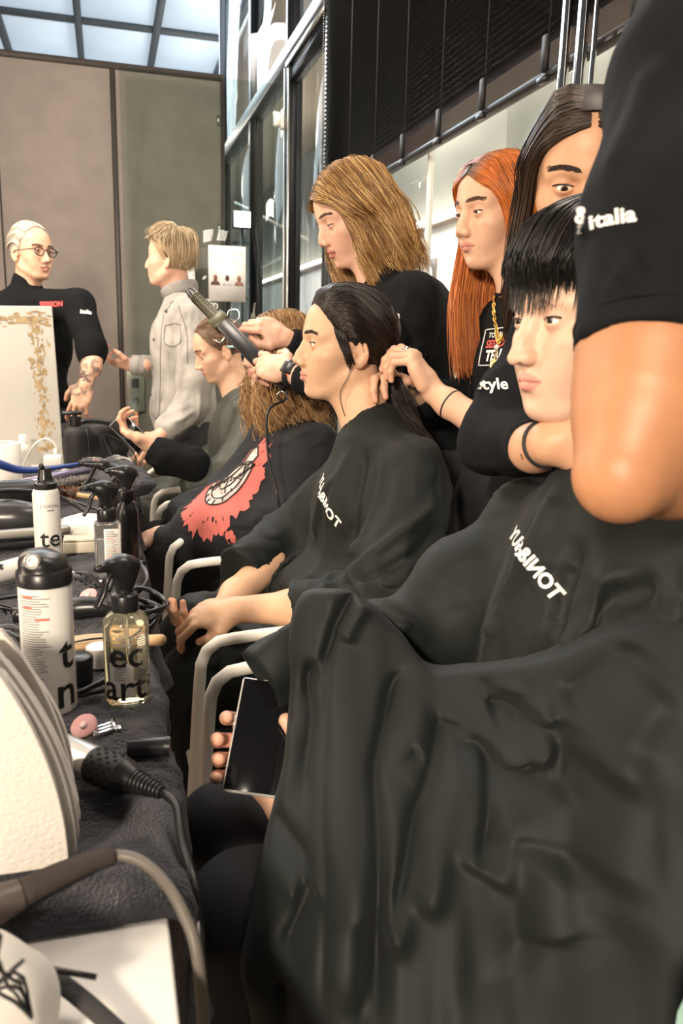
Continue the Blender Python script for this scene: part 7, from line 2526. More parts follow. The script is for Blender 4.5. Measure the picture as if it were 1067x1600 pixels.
P.part('t_shirt', tee_d, M_TEE)
P.part('sleeve_lettering', wrap_text('style', 0.022, tee_d, (0.513, 1.010, 1.172), (0.93, -0.36, 0.05), (-0.05, 0.1, 1), (-0.3, -0.95, 0.05), 0.02), M_PRINT, smooth=False, on='t_shirt')
hd = hand_sdf([(30, 40, 20)]*4, side=-1, s=0.95)
Rh = hand_frame((0.55, -0.55, 0.35), (0.35, 0.75, -0.3))
w_ = np.array((0.501, 0.835, 1.112))
P.arm([e1, e2, w_], [0.030, 0.027, 0.025], hd, Rh, SK_D, h=0.003, via=[(0.636, 1.084, 1.238), (0.570, 1.053, 1.152), (0.524, 1.021, 1.093)])
P.part('hair_tie', tube(ringpts(np.array((0.502, 0.845, 1.110)), 0.0275, nrm(w_-e2), 24), 0.003, 6, caps=False), M_BLKMATT, label='thin black band on the wrist')
q0 = (e2-dd*0.028+e2*0)
g = text_geo('Malena', 0.016, 0.0)
oo = nrm(V3(-0.35, -0.85, 0.0)-dd*np.dot(V3(-0.35, -0.85, 0.0), dd))
uu = np.cross(oo, dd)
rad = 0.0272
gv = g[0]
P.part('tattoo', (e2+dd*0.010+dd*gv[:, :1]*0.8+(oo*np.cos(gv[:, 1:2]/rad)-uu*np.sin(gv[:, 1:2]/rad)*-1)*rad, g[1]), M_TATT, smooth=False, label='script tattoo on the inner wrist')
hd2 = hand_sdf([(40, 45, 25)]*4, side=1, s=0.95)
P.arm([(0.76, 0.955, 1.075), (0.70, 0.93, 1.09)], [0.032, 0.026], hd2, hand_frame((-0.9, -0.1, 0.2), (0, -0.4, -0.9)), SK_D, h=0.004, via=[(0.90, 1.12, 1.215), (0.90, 1.02, 1.05)])
legs_standing(P, (0.79, 1.24, 0.80), (V3(0.80, 1.25, 0), V3(0.09, -0.05, 0), V3(-0.5, -0.87, 0)))
P.done()

# ================================================================= stylist whose arm fills the right edge
SK_F = (0.43, 0.20, 0.10)
P = Person('stylist in black t-shirt whose bent bare arm fills the right edge', (0.72, 0.40, 0))
S = Sdf()
sb = Sdf().chain([(0.590, 0.716, 1.587), (0.523, 0.655, 1.462), (0.460, 0.596, 1.325), (0.426, 0.555, 1.216)], [0.082, 0.078, 0.072, 0.068], k=0.03)
h0, h1 = np.array((0.460, 0.596, 1.325)), np.array((0.426, 0.555, 1.216))
dd = nrm(h1-h0)
sb.half(h1, dd)
S.add(sb, 0.03)
S.ell((0.80, 0.46, 1.28), (0.15, 0.18, 0.25), rot('Z', 30), k=0.06)
S.ell((0.83, 0.42, 1.02), (0.14, 0.16, 0.20), rot('Z', 30), k=0.06)
S.cone((0.72, 0.52, 1.50), (0.58, 0.64, 1.50), 0.08, 0.08, k=0.05)
S.cone((0.72, 0.52, 1.50), (0.86, 0.40, 1.48), 0.08, 0.08, k=0.05)
S.cone((0.72, 0.52, 1.56), (0.73, 0.51, 1.48), 0.062, 0.09, k=0.04)
S.post.append(folds(0.004, 9, (1, 1, 0.5), 64))
V, F = S.mesh(0.006)
V = crease(V, F, [(((0.356, 0.547, 1.281), (0.361, 0.532, 1.291), (0.376, 0.524, 1.298)), 0.012, 0.009), (((0.360, 0.544, 1.271), (0.366, 0.523, 1.279), (0.385, 0.512, 1.282)), 0.012, -0.008), (((0.454, 0.622, 1.459), (0.413, 0.598, 1.396), (0.384, 0.574, 1.342)), 0.016, 0.008)])
tee_f = (V, F)
P.part('t_shirt', tee_f, M_TEE)
rg = ringpts(h1-dd*0.018, 0.0690, dd, 40)
P.part('sleeve_seam', tube(rg, 0.0012, 5, caps=False), M_TEE, on='t_shirt')
P.part('sleeve_lettering', wrap_text('& italia', 0.0165, tee_f, (0.365, 0.554, 1.321), (0.90, -0.43, 0.05), (-0.10, 0.05, 1), (-0.45, -0.89, 0.0), 0.03), M_PRINT, smooth=False, on='t_shirt')
HF = make_head(pose(140, 10), (0.70, 0.53, 1.74), 1.0, {}, neck=(0.72, 0.52, 1.56), skin=SK_F, h=0.004)
P.head(HF, None, lashes=False)
ar = [np.array((0.443, 0.577, 1.267)), np.array((0.428, 0.560, 1.215)), np.array((0.410, 0.545, 1.170)), np.array((0.382, 0.527, 1.126)), np.array((0.447, 0.552, 1.132)), np.array((0.561, 0.587, 1.155))]
P.arm(ar, [0.050, 0.0605, 0.053, 0.033, 0.044, 0.042], None, None, SK_F, h=0.003, seed=22, via=[(0.60, 0.62, 1.50)])
P.part('scalp_hair', cap_geo(HF, [(-0.08, -0.02), (0.0, 0.01), (0.06, 0.06), (0.12, 0.09)], 0.010), mat('hair_base_brown', (0.022, 0.013, 0.009), 0.5))
legs_standing(P, (0.85, 0.40, 0.86), (V3(0.86, 0.40, 0), V3(0.06, 0.07, 0), V3(-0.8, 0.6, 0)))
P.done()

# ================================================================= man with glasses at the back
SK_G = (0.66, 0.40, 0.28)
P = Person('standing man with white swept-back hair and glasses in a black top', (-0.30, 3.93, 0))
HG = make_head(pose(-48, 0), (-0.303, 3.922, 1.588), 1.0, dict(jaw=0.98, cheek=0.96, open=0.003, nose=1.03), neck=(-0.33, 3.95, 1.42), skin=SK_G, h=0.0027, neck_r=0.052, lips=(0.45, 0.20, 0.16))
P.head(HG, M_BROWL, n=90)
line = [(-0.09, -0.045), (-0.03, -0.02), (0.0, 0.012), (0.03, 0.030), (0.06, 0.044), (0.085, 0.050), (0.12, 0.06)]
M_WH = mat('hair_base_white', (0.36, 0.32, 0.27), 0.6)
P.part('scalp_hair', cap_geo(HG, line, 0.002), M_WH)
rows = []
for y, z, x in ((-0.070, 0.015, 0.02), (-0.062, 0.045, 0.035), (-0.040, 0.075, 0.046), (-0.012, 0.088, 0.052), (0.015, 0.088, 0.052), (0.042, 0.075, 0.046), (0.062, 0.045, 0.035), (0.070, 0.015, 0.02)):
    rows.append([(x, y, z, 0.004), (x-0.03, y, z+0.02, 0.012), (x-0.09, y*0.9, z, 0.010), (-0.10, y*0.5, -0.01+z*0.2, 0.008), (-0.095, y*0.4, -0.06, 0.006)])
V, F, C = hair([guides(HG, rows)], 1800, 12, 0.0013, 31, clump=0.5, nclump=40, fuzz=0.002, depth=0.004, cols=((0.55, 0.50, 0.44), (0.34, 0.30, 0.25), (0.68, 0.64, 0.58)), center=HG['t'], rootvar=0.3)
P.part('hair', (V, F), M_HAIR, cols=C)
gs = []
for sy in (-1, 1):
    a = np.linspace(0, 2*np.pi, 25)
    gs.append(tube(to_world(HG, np.stack([0.099-0.35*np.abs(np.cos(a)*0.0215+0.033-0.033)*0-0.006*np.cos(a)*0, sy*0.033+0.0225*np.cos(a), -0.003+0.0185*np.sin(a)], -1)), 0.0022, 6, caps=False))
    gs.append(tube(to_world(HG, [(0.099, sy*0.055, 0.004), (0.090, sy*0.074, 0.004), (0.0, sy*0.082, 0.0), (-0.02, sy*0.080, -0.012)]), 0.0020, 6))
gs.append(tube(to_world(HG, [(0.100, -0.011, 0.002), (0.104, 0, 0.005), (0.100, 0.011, 0.002)]), 0.0020, 6))
P.part('glasses', cat(gs), M_BLACK, label='round black glasses')
S = Sdf()
S.ell((-0.34, 3.96, 1.20), (0.20, 0.13, 0.24), rot('Z', 20), k=0.05)
S.ell((-0.34, 3.96, 0.95), (0.17, 0.12, 0.18), k=0.06)
S.chain([(-0.33, 3.95, 1.455), (-0.335, 3.955, 1.38)], [0.064, 0.09], k=0.03)
S.cone((-0.335, 3.955, 1.37), (-0.111, 3.792, 1.360), 0.065, 0.070, k=0.04)
S.cone((-0.335, 3.955, 1.37), (-0.55, 3.98, 1.33), 0.065, 0.070, k=0.04)
sb = Sdf().chain([(-0.111, 3.792, 1.360), (-0.060, 3.662, 1.178), (-0.060, 3.646, 1.151)], [0.070, 0.062, 0.058], k=0.03)
S.add(sb, 0.03)
S.chain([(-0.55, 3.98, 1.33), (-0.62, 3.90, 1.06), (-0.52, 3.72, 1.0)], [0.068, 0.060, 0.045], k=0.03)
S.post.append(folds(0.004, 11, (1, 1, 0.5), 74))
V, F = S.mesh(0.009)
P.part('turtleneck', (V, F), M_TEE)
P.part('badge', wrap_text('SESSION', 0.030, (V, F), (-0.228, 3.721, 1.369), (0.92, -0.38, 0), (0, 0, 1), (-0.1, -1, 0.1), 0.05), mat('print_red', (0.62, 0.09, 0.09), 0.6), smooth=False, on='turtleneck')
P.part('sleeve_lettering', wrap_text('italia', 0.026, (V, F), (-0.080, 3.670, 1.335), (0.92, -0.38, 0), (0, 0, 1), (-0.1, -1, 0.1), 0.03), M_PRINT, smooth=False, on='turtleneck')
hd = hand_sdf([(18, 28, 15), (22, 32, 18), (26, 34, 18), (30, 36, 20)], side=-1, s=1.05)
Rh = hand_frame((-0.35, -0.15, -0.92), (0.2, 0.85, -0.3))
w_ = np.array((-0.090, 3.564, 1.030))
P.arm([(-0.049, 3.646, 1.165), (-0.064, 3.603, 1.099), w_], [0.046, 0.040, 0.029], hd, Rh, SK_G, h=0.004, seed=31, s=1.05, via=[(-0.111, 3.792, 1.360)], tattoo=(0.985, 1.16))
rr_ = np.random.default_rng(8)
A, B = np.array((-0.052, 3.645, 1.157)), w_
dd = nrm(B-A)
oo = nrm(V3(-0.28, -0.95, 0.1)-dd*np.dot(V3(-0.28, -0.95, 0.1), dd))
uu = np.cross(oo, dd)
tt = []
for k in range(80):
    l0, p0 = rr_.random(), rr_.uniform(-1.3, 1.3)
    rad = 0.0495-0.018*l0
    n = 9
    a = np.linspace(0, rr_.uniform(3, 6), n)+rr_.random()*6
    s_ = rr_.uniform(0.003, 0.010)*np.linspace(0.6, 1, n)
    l = l0*np.linalg.norm(B-A)+s_*np.cos(a)
    ph = p0+s_*np.sin(a)/rad
    tt.append(tube(A+dd*l[:, None]+(oo*np.cos(ph)[:, None]+uu*np.sin(ph)[:, None])*rad, 0.0016, 4))
P.part('tattoo', cat(tt), mat('tattoo_soft', (0.16, 0.12, 0.10), 0.6), label='dense dark tattoos on the forearm')
P.arm([(-0.53, 3.73, 1.0), (-0.47, 3.66, 0.99)], [0.03, 0.026], hand_sdf([(30, 40, 20)]*4, side=1), hand_frame((0.9, -0.3, 0.0), (0, 0, -1)), SK_G, h=0.006, via=[(-0.55, 3.98, 1.33), (-0.62, 3.90, 1.06)])
legs_standing(P, (-0.34, 3.96, 0.86), (V3(-0.34, 3.96, 0), V3(0.10, 0.02, 0), V3(0.3, -0.95, 0)))
P.done()

# ================================================================= man in the pale denim jacket
P = Person('standing man with cropped blond hair in a pale denim jacket', (0.34, 3.80, 0))
SK_N = (0.70, 0.42, 0.31)
HN = make_head(pose(155, -4), (0.285, 3.72, 1.572), 1.0, dict(jaw=0.98, cheek=0.98, open=0.003), neck=(0.33, 3.75, 1.40), skin=SK_N, h=0.0027, neck_r=0.053, lips=(0.5, 0.22, 0.18))
P.head(HN, M_BROWL, n=80)
line = [(-0.09, -0.045), (-0.03, -0.012), (0.0, 0.012), (0.03, 0.036), (0.06, 0.060), (0.085, 0.068), (0.12, 0.08)]
P.part('scalp_hair', cap_geo(HN, line, 0.012), mat('hair_base_ash', (0.30, 0.21, 0.12), 0.6))
rows = []
for i, a in enumerate(np.radians([-150, -120, -90, -60, -35, -12, 12, 35, 60, 90, 120, 150, 180, 205])):
    ca, sa = math.cos(a), math.sin(a)
    zb = 0.072 if ca > 0.4 else (0.0 if ca > -0.3 else -0.06)
    rows.append([(-0.04+0.01*ca, 0.01*sa, 0.125, 0.014), (0.03*ca-0.02, 0.036*sa, 0.112, 0.026), (0.066*ca-0.012, 0.064*sa, 0.08, 0.024), (0.085*ca-0.012, 0.074*sa, zb*0.6+0.02, 0.018), (0.090*ca-0.012, 0.076*sa, zb, 0.009)])
V, F, C = hair([guides(HN, rows)], 1800, 12, 0.0014, 33, clump=0.75, nclump=60, fuzz=0.012, depth=0.012, cols=((0.44, 0.34, 0.22), (0.26, 0.18, 0.10), (0.56, 0.46, 0.32)), center=HN['t'], lenvar=0.45, fly=0.03)
P.part('hair', (V, F), M_HAIRD, cols=C)
gs = []
for sy in (-1, 1):
    gs.append(tube(to_world(HN, [(0.075, sy*0.062, 0.085), (0.03, sy*0.082, 0.055), (-0.005, sy*0.086, 0.018), (-0.02, sy*0.084, 0.0)]), 0.0024, 6))
    gs.append(tube(to_world(HN, [(0.082+0.004*math.cos(a), sy*0.034+0.024*math.cos(a), 0.10+0.017*math.sin(a)) for a in np.linspace(0, 2*np.pi, 17)]), 0.0030, 6, caps=False))
P.part('sunglasses', cat(gs), M_BLACK, label='dark glasses pushed up on the hair')
M_DEN = mat('pale_denim', (0.36, 0.345, 0.325), 0.9, bump=(500, 0.3, 0.001), vary=(14, 0.16))
S = Sdf()
S.ell((0.345, 3.77, 1.18), (0.145, 0.205, 0.25), rot('Z', -20), k=0.05)
S.ell((0.335, 3.77, 0.93), (0.145, 0.195, 0.20), rot('Z', -20), k=0.06)
S.half((0.33, 3.77, 0.775), (0, 0, -1))
S.cone((0.335, 3.755, 1.385), (0.345, 3.60, 1.325), 0.065, 0.075, k=0.04)
S.cone((0.335, 3.755, 1.385), (0.36, 3.93, 1.325), 0.065, 0.075, k=0.04)
S.chain([(0.35, 3.585, 1.32), (0.366, 3.523, 1.067), (0.335, 3.481, 0.933), (0.239, 3.430, 0.862)], [0.078, 0.072, 0.066, 0.052], k=0.03)
sb = Sdf().chain([(0.36, 3.94, 1.32), (0.30, 3.98, 1.08), (0.145, 3.831, 1.106)], [0.075, 0.065, 0.044], k=0.03)
S.add(sb, 0.03)
S.post.append(folds(0.009, 14, (1, 1, 0.5), 84))
V, F = S.mesh(0.008)
V = crease(V, F, [(((0.268, 3.687, 1.392), (0.218, 3.594, 1.144), (0.189, 3.555, 0.927), (0.163, 3.533, 0.791)), 0.012, -0.012), (((0.331, 3.543, 1.308), (0.280, 3.469, 1.095), (0.238, 3.410, 0.912)), 0.012, 0.010), (((0.353, 3.414, 0.939), (0.298, 3.400, 0.900), (0.253, 3.400, 0.886)), 0.010, 0.012)])
P.part('denim_jacket', (V, F), M_DEN)
bvd = BVHTree.FromPolygons([Vector(v) for v in V], [list(map(int, q)) for q in F[0]])
M_SEAM = mat('denim_seam', (0.20, 0.19, 0.175), 0.9)


def sew(c, pts, r=0.0022):
    o_ = nrm(V3(-0.28, -0.96, 0.05))
    r_ = nrm(V3(0.96, -0.28, 0))
    return tube(drop(bvd, np.asarray(c), r_, V3(0, 0, 1), o_, spline(np.c_[np.array(pts), np.zeros(len(pts))], 24)[:, :2], 0.001), r, 5)


dc = (0.290, 3.573, 1.146)
P.part('seams', cat([sew(dc, [(-0.10, 0.30), (-0.115, 0.10), (-0.125, -0.12), (-0.14, -0.36)]), sew(dc, [(-0.06, 0.29), (-0.07, 0.10), (-0.08, -0.12), (-0.09, -0.36)]), sew(dc, [(0.02, 0.22), (0.06, 0.10), (0.065, -0.02)]), sew(dc, [(-0.14, -0.34), (-0.02, -0.36), (0.10, -0.35)], 0.003), sew(dc, [(-0.05, 0.14), (0.0, 0.145), (0.03, 0.14)]), sew(dc, [(-0.05, 0.14), (-0.045, 0.06), (0.03, 0.06), (0.03, 0.14)])]), M_SEAM, on='denim_jacket')
for zz in (0.20, 0.08, -0.04, -0.16, -0.28):
    q = drop(bvd, np.asarray(dc), nrm(V3(0.96, -0.28, 0)), V3(0, 0, 1), nrm(V3(-0.28, -0.96, 0.05)), [(-0.09-0.06*(0.25-zz)/0.6, zz)], 0.002)[0]
    P.part('button', lathe([(0.007, -0.002), (0.007, 0.002), (0, 0.003)], 12, q, (-0.28, -0.96, 0.05)), M_GRMET, on='denim_jacket')
cn = V3(0.327, 3.745, 1.435)
P.part('jacket_collar', tube(spline(np.array([cn+V3(math.cos(a)*0.072, math.sin(a)*0.075, -0.012*math.sin(a*1.0)-0.02*math.cos(a+0.4)*-1) for a in np.linspace(0, 2*np.pi, 20, endpoint=False)]), 50, closed=True), 0.022, 10, flat=(0.35, 1.25)), mat('denim_grey', (0.26, 0.25, 0.24), 0.9, vary=(20, 0.2)), on='denim_jacket')
P.part('cuff', tube([(0.157, 3.822, 1.106), (0.117, 3.840, 1.108)], 0.046, 20), M_DEN, on='denim_jacket')
hd = hand_sdf([(25, 45, 25), (30, 50, 28), (36, 52, 30), (42, 54, 30)], side=-1, s=1.0)
P.arm([(0.168, 3.819, 1.107), (0.106, 3.832, 1.105)], [0.032, 0.027], hd, hand_frame((-0.93, 0.1, 0.2), (0.1, 0.35, 0.93)), SK_N, h=0.004, red=0.6, via=[(0.36, 3.94, 1.32), (0.30, 3.98, 1.08)])
P.arm([(0.239, 3.430, 0.862), (0.205, 3.412, 0.832)], [0.032, 0.028], hand_sdf([(30, 40, 20)]*4, side=-1), hand_frame((-0.6, -0.3, -0.7), (0.3, 0.9, 0)), SK_N, h=0.006, via=[(0.35, 3.585, 1.32), (0.366, 3.523, 1.067), (0.335, 3.481, 0.933)])
legs_standing(P, (0.335, 3.77, 0.80), (V3(0.335, 3.77, 0), V3(0.04, 0.11, 0), V3(-0.95, 0.3, 0)), mat('dark_jeans', (0.035, 0.035, 0.04), 0.8))
P.done()

# ================================================================= seated man with slicked-back hair
P = Person('seated man with slicked-back brown hair looking at his phone', (0.46, 3.26, 0))
SK_S = (0.68, 0.42, 0.29)
HS = make_head(pose(180, 20), (0.437, 3.262, 1.190), 1.0, dict(jaw=0.98, cheek=0.95, nose=1.02, eye_open=0.003, eye_low=0.0015, tip=0.002), neck=(0.505, 3.25, 1.02), skin=SK_S, h=0.0026, neck_r=0.052, lips=(0.5, 0.22, 0.18), gaze=(0, 15))
P.head(HS, M_BROWL, n=80)
line = [(-0.09, -0.045), (-0.03, -0.02), (0.0, 0.012), (0.03, 0.036), (0.06, 0.056), (0.085, 0.064), (0.12, 0.08)]
P.part('scalp_hair', cap_geo(HS, line, 0.006), mat('hair_base_mid', (0.10, 0.055, 0.028), 0.5))
rows = []
for y, z, x in ((-0.070, 0.015, 0.03), (-0.060, 0.050, 0.048), (-0.030, 0.078, 0.060), (0.0, 0.085, 0.064), (0.030, 0.078, 0.060), (0.060, 0.050, 0.048), (0.068, 0.025, 0.034), (0.072, 0.005, 0.016)):
    rows.append([(x, y, z, 0.004), (x-0.03, y, z+0.02, 0.010), (x-0.09, y*0.92, z*0.9, 0.010), (-0.105, y*0.6, z*0.2-0.01, 0.008), (-0.10, y*0.5, -0.07, 0.008)])
V, F, C = hair([guides(HS, rows)], 1300, 12, 0.0011, 41, clump=0.6, nclump=40, fuzz=0.002, depth=0.004, cols=((0.16, 0.09, 0.045), (0.11, 0.06, 0.03), (0.22, 0.13, 0.07)), center=HS['t'], rootvar=0.25)
P.part('hair', (V, F), M_HAIR, cols=C)
t = thing('hair_clip', 'pale blue hair clip on the slicked-back hair', 'clip', to_world(HS, (-0.045, 0.085, 0.0)))
obj('clip_jaw', tube(to_world(HS, [(-0.02, 0.084, 0.006), (-0.075, 0.082, -0.012)]), 0.005, 8), mat('clip_blue', (0.35, 0.55, 0.66), 0.3), t)
obj('clip_wire', tube(to_world(HS, spline([(0.02, 0.078, 0.05), (0.0, 0.098, 0.03), (-0.03, 0.09, 0.045), (-0.02, 0.084, 0.0)], 20)), 0.0018, 6), M_CHROME, t)
S = Sdf()
S.ell((0.54, 3.25, 0.84), (0.15, 0.19, 0.21), rot('Y', -8), k=0.06)
S.ell((0.47, 3.25, 0.62), (0.20, 0.21, 0.14), k=0.08)
S.chain([(0.515, 3.25, 1.015), (0.53, 3.25, 0.95)], [0.066, 0.10], k=0.05)
S.cone((0.53, 3.25, 0.98), (0.545, 3.08, 0.93), 0.06, 0.066, k=0.05)
S.cone((0.53, 3.25, 0.98), (0.545, 3.42, 0.93), 0.06, 0.066, k=0.05)
S.chain([(0.545, 3.08, 0.93), (0.44, 3.00, 0.76), (0.30, 3.00, 0.72)], [0.072, 0.07, 0.05], k=0.05)
S.chain([(0.545, 3.42, 0.93), (0.44, 3.46, 0.72), (0.28, 3.38, 0.74)], [0.072, 0.07, 0.05], k=0.05)
S.cone((0.46, 3.12, 0.60), (0.14, 3.10, 0.59), 0.12, 0.08, k=0.08)
S.cone((0.46, 3.38, 0.60), (0.14, 3.36, 0.59), 0.12, 0.08, k=0.08)
S.cone((0.16, 3.10, 0.55), (0.18, 3.10, 0.30), 0.08, 0.08, k=0.06)
S.cone((0.16, 3.36, 0.55), (0.18, 3.36, 0.30), 0.08, 0.08, k=0.06)
S.post.append(folds(0.005, 9, (1, 1, 0.35), 94))
V, F = S.mesh(0.009)
V = settle(V, F, 0.10, 0.04, 24, 6, seed=9)
P.part('gown', (V, F), mat('gown_sage', (0.045, 0.050, 0.043), 0.55))
sv = [(0.294, 2.989, 0.771), (0.206, 2.999, 0.793), (0.148, 3.014, 0.830)]
S = Sdf().chain(sv, [0.070, 0.062, 0.046], k=0.03)
e1, e2 = np.array(sv[1]), np.array(sv[2])
S.half(e2, nrm(e2-e1))
S.post.append(folds(0.006, 20, (0.6, 0.6, 1), 95))
P.part('sleeve', S.mesh(0.006), M_TEE, label='black knitted sleeve')
hd = hand_sdf([(30, 45, 30), (36, 50, 30), (40, 52, 30), (45, 54, 30)], side=-1, s=1.02, thumb=((0.035, 0.045, 0.004), (0.066, 0.052, 0.006), (0.092, 0.042, 0.006)))
P.arm([(0.179, 3.006, 0.811), (0.134, 3.015, 0.844)], [0.032, 0.027], hd, hand_frame((-0.80, 0.2, 0.52), (-0.45, 0.2, 0.85)), SK_S, h=0.004, red=0.6, via=[(0.545, 3.08, 0.93), (0.44, 3.00, 0.76), (0.294, 2.989, 0.771)])
S = Sdf()
for y in (3.16, 3.34):
    S.chain([(0.46, y, 0.53), (0.12, y, 0.54), (0.16, y, 0.07)], [0.08, 0.062, 0.05], k=0.03)
S.half((0, 0, 0.03), (0, 0, -1))
P.part('trousers', S.mesh(0.014), M_TROUS)
P.done()
t = thing('smartphone', 'grey phone tilted in the hand of the slicked-back man', 'phone', (0.079, 3.047, 0.893))
pa, pb = np.array((0.026, 3.071, 0.931)), np.array((0.129, 3.019, 0.829))
py = nrm(pb-pa)
pxx = nrm(np.cross(py, V3(-0.5, -0.6, 0.6)))
Rp = np.stack([pxx, py, np.cross(pxx, py)], 1)
L = np.linalg.norm(pb-pa)/2
obj('phone_body', xf(box((-0.036, -L, -0.0045), (0.036, L, 0.0045), 0.004), Rp, (pa+pb)/2), mat('phone_grey', (0.25, 0.24, 0.24), 0.25, 0.5), t)
obj('screen', xf(box((-0.033, -L+0.004, 0.0040), (0.033, L-0.004, 0.0050)), Rp, (pa+pb)/2), mat('screen_off', (0.006, 0.006, 0.007), 0.08), t)

# ================================================================= curly-haired person
P = Person('seated person with long frizzy ginger-blond hair in a printed sweatshirt', (0.52, 2.48, 0))
SK_C = (0.70, 0.44, 0.33)
HC = make_head(pose(182, 0), (0.516, 2.466, 1.197), 1.0, dict(jaw=0.92, lip=1.1), neck=(0.56, 2.45, 1.01), skin=SK_C, h=0.0026, neck_r=0.048, lips=(0.5, 0.2, 0.17))
P.head(HC, M_BROWL, n=80)
line = [(-0.09, -0.045), (-0.03, -0.02), (0.0, 0.012), (0.03, 0.040), (0.06, 0.060), (0.085, 0.066), (0.12, 0.08)]
P.part('scalp_hair', cap_geo(HC, line, 0.008), mat('hair_base_ginger', (0.16, 0.08, 0.035), 0.6))
rl, rr2 = [], []
for i, x in enumerate((0.080, 0.060, 0.034, 0.0, -0.04, -0.08, -0.11)):
    z = (0.074, 0.098, 0.112, 0.120, 0.112, 0.085, 0.04)[i]
    xs = (0.070, 0.050, 0.022, -0.015, -0.052, -0.088, -0.11)[i]
    xd = (0.060, 0.036, 0.004, -0.03, -0.07, -0.10, -0.12)[i]
    for L_, sd in ((rl, 1), (rr2, -1)):
        L_.append([(x, 0.004*sd, z, 0.008), (xs, 0.040*sd, z-0.020, 0.016), (xs-0.006, 0.072*sd, 0.035-0.004*i, 0.022), (xd+0.006, 0.105*sd, -0.05), (xd+0.020, 0.120*sd, -0.13), (xd+0.016, 0.125*sd, -0.21), (xd+0.006, 0.12*sd, -0.29), (xd, 0.115*sd, -0.34)])
gi = ((0.36, 0.20, 0.085), (0.46, 0.27, 0.12), (0.26, 0.135, 0.055), (0.54, 0.35, 0.18))
V, F, C = hair([guides(HC, rl), guides(HC, rr2)], 4200, 26, 0.0011, 51, clump=0.45, nclump=70, fuzz=0.016, depth=0.040, cols=gi, wave=0.016, wfreq=6, lenvar=0.35, center=HC['t'], fly=0.05, under_in=0.03, root=((0.15, 0.08, 0.035), 0.12))
P.part('hair', (V, F), M_HAIRD, cols=C)
S = Sdf()
S.ell((0.575, 2.45, 0.84), (0.16, 0.20, 0.21), rot('Y', -10), k=0.06)
S.ell((0.50, 2.45, 0.63), (0.20, 0.21, 0.14), k=0.08)
S.chain([(0.565, 2.45, 1.00), (0.575, 2.45, 0.94)], [0.07, 0.11], k=0.05)
S.cone((0.575, 2.45, 0.97), (0.585, 2.26, 0.925), 0.06, 0.070, k=0.05)
S.cone((0.575, 2.45, 0.97), (0.585, 2.64, 0.925), 0.06, 0.070, k=0.05)
S.chain([(0.585, 2.26, 0.925), (0.48, 2.17, 0.73), (0.25, 2.26, 0.690), (0.16, 2.30, 0.672)], [0.080, 0.082, 0.062, 0.050], k=0.05)
S.chain([(0.585, 2.64, 0.925), (0.44, 2.68, 0.73), (0.22, 2.52, 0.70)], [0.080, 0.080, 0.055], k=0.05)
S.cone((0.52, 2.44, 0.86), (0.29, 2.40, 0.68), 0.14, 0.10, k=0.07)
S.cone((0.50, 2.32, 0.84), (0.27, 2.30, 0.70), 0.11, 0.08, k=0.07)
S.cone((0.48, 2.32, 0.60), (0.16, 2.32, 0.59), 0.12, 0.08, k=0.07)
S.cone((0.48, 2.58, 0.60), (0.16, 2.58, 0.59), 0.12, 0.08, k=0.07)
S.post.append(folds(0.005, 10, (0.7, 0.7, 0.7), 104))
V, F = S.mesh(0.008)
V = settle(V, F, 0.09, 0.06, 26, 6, seed=19)
sw_c = (V, F)
P.part('sweatshirt', sw_c, mat('black_jersey', (0.010, 0.011, 0.014), 0.9, bump=(500, 0.2, 0.001), vary=(30, 0.1)))
bv = BVHTree.FromPolygons([Vector(v) for v in V], [list(map(int, q)) for q in F[0]])
pc = np.array((0.287, 2.232, 0.853))
po = nrm(V3(-0.62, -0.62, 0.48))
pu = nrm(np.array((0.368, 2.280, 0.940))-np.array((0.258, 2.191, 0.773)))
pu = nrm(pu-po*np.dot(pu, po))
prr = np.cross(pu, po)


def lay(poly, lift):
    return drop(bv, pc, prr, pu, po, poly, lift)


def blob(n, fr, lift, n_rad=8):
    """flat print with outline radius fr(angle), laid on the cloth"""
    a = np.linspace(0, 2*np.pi, n, endpoint=False)
    G = []
    for q in np.linspace(0.02, 1, n_rad):
        r_ = np.array([fr(x) for x in a])*q
        G.append(lay(np.c_[r_[:, 0]*0+r_[:, 0], r_[:, 1]], lift))
    return loft(np.stack(G, 1), closed_u=True)


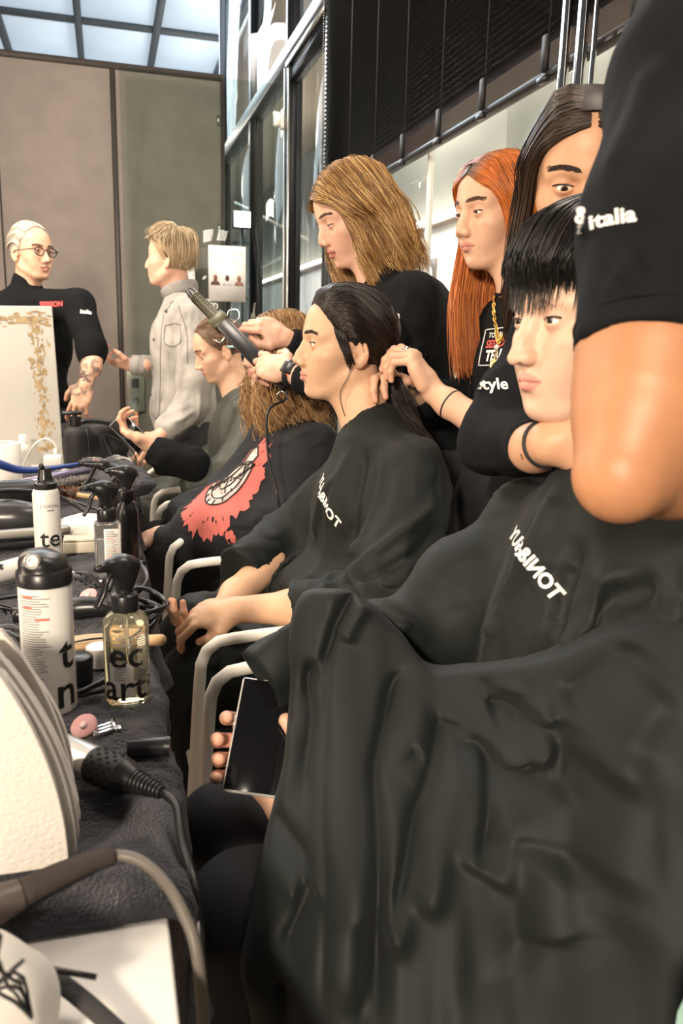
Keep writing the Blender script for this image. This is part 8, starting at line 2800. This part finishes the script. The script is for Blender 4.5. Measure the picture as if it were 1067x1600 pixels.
rs = np.random.default_rng(6)
spl = rs.random(60)
ol = lambda x: np.array([math.cos(x)*0.085, math.sin(x)*0.155])*(1.0+0.12*spl[int(x*9) % 60]+(0.18*spl[int(x*19) % 60] if math.sin(x) < -0.2 or math.cos(x) > 0.3 else 0.0))
P.part('red_print', blob(110, ol, 0.0020), mat('print_coral', (0.55, 0.13, 0.11), 0.7), on='sweatshirt')
P.part('pale_print', blob(60, lambda x: np.array([math.cos(x)*0.058-0.008, math.sin(x)*0.112+0.03]), 0.0032), mat('print_cream', (0.52, 0.46, 0.43), 0.7, vary=(45, 0.35)), on='sweatshirt')
gs = []
for rx, rz in ((0.058, 0.112), (0.044, 0.088), (0.026, 0.055)):
    a = np.linspace(0, 2*np.pi, 40)
    gs.append(tube(lay(np.c_[np.cos(a)*rx-0.008, np.sin(a)*rz+0.03], 0.0042), 0.0022, 5, caps=False))
for a0 in np.linspace(0, np.pi, 4, endpoint=False):
    gs.append(tube(lay(np.linspace((math.cos(a0)*0.034-0.012, math.sin(a0)*0.078+0.02), (-math.cos(a0)*0.034-0.012, -math.sin(a0)*0.078+0.02), 14), 0.0042), 0.0018, 5))
for k in range(14):
    a0 = k*2*np.pi/14
    gs.append(tube(lay(np.linspace((math.cos(a0)*0.038-0.012, math.sin(a0)*0.086+0.02), (math.cos(a0)*0.047-0.012, math.sin(a0)*0.103+0.02), 4), 0.0042), 0.0022, 5))
P.part('dial_print', cat(gs), mat('print_dark', (0.03, 0.025, 0.025), 0.7), on='sweatshirt')
gs = []
for k in range(9):
    x0, y0 = 0.03+rs.random()*0.07, -0.10-rs.random()*0.09
    a = np.linspace(0, 2*np.pi, 12, endpoint=False)
    G = np.stack([lay(np.c_[x0+np.cos(a)*0.007*q, y0+np.sin(a)*0.012*q], 0.0022) for q in (0.05, 1)], 1)
    gs.append(loft(G, closed_u=True))
P.part('drip_print', cat(gs), mat('print_coral', (0.55, 0.13, 0.11), 0.7), on='sweatshirt')
P.arm([(0.19, 2.285, 0.678), (0.13, 2.315, 0.665)], [0.03, 0.026], hand_sdf([(35, 45, 25)]*4, side=1), hand_frame((-0.8, 0.5, -0.3), (0, 0, -1)), SK_C, h=0.006, via=[(0.585, 2.26, 0.925), (0.48, 2.17, 0.73), (0.25, 2.26, 0.69)])
S = Sdf()
for y in (2.36, 2.56):
    S.chain([(0.50, y, 0.535), (0.13, y, 0.54), (0.17, y, 0.07)], [0.095, 0.075, 0.06], k=0.03)
S.half((0, 0, 0.03), (0, 0, -1))
P.part('trousers', S.mesh(0.014), M_TROUS)
P.done()
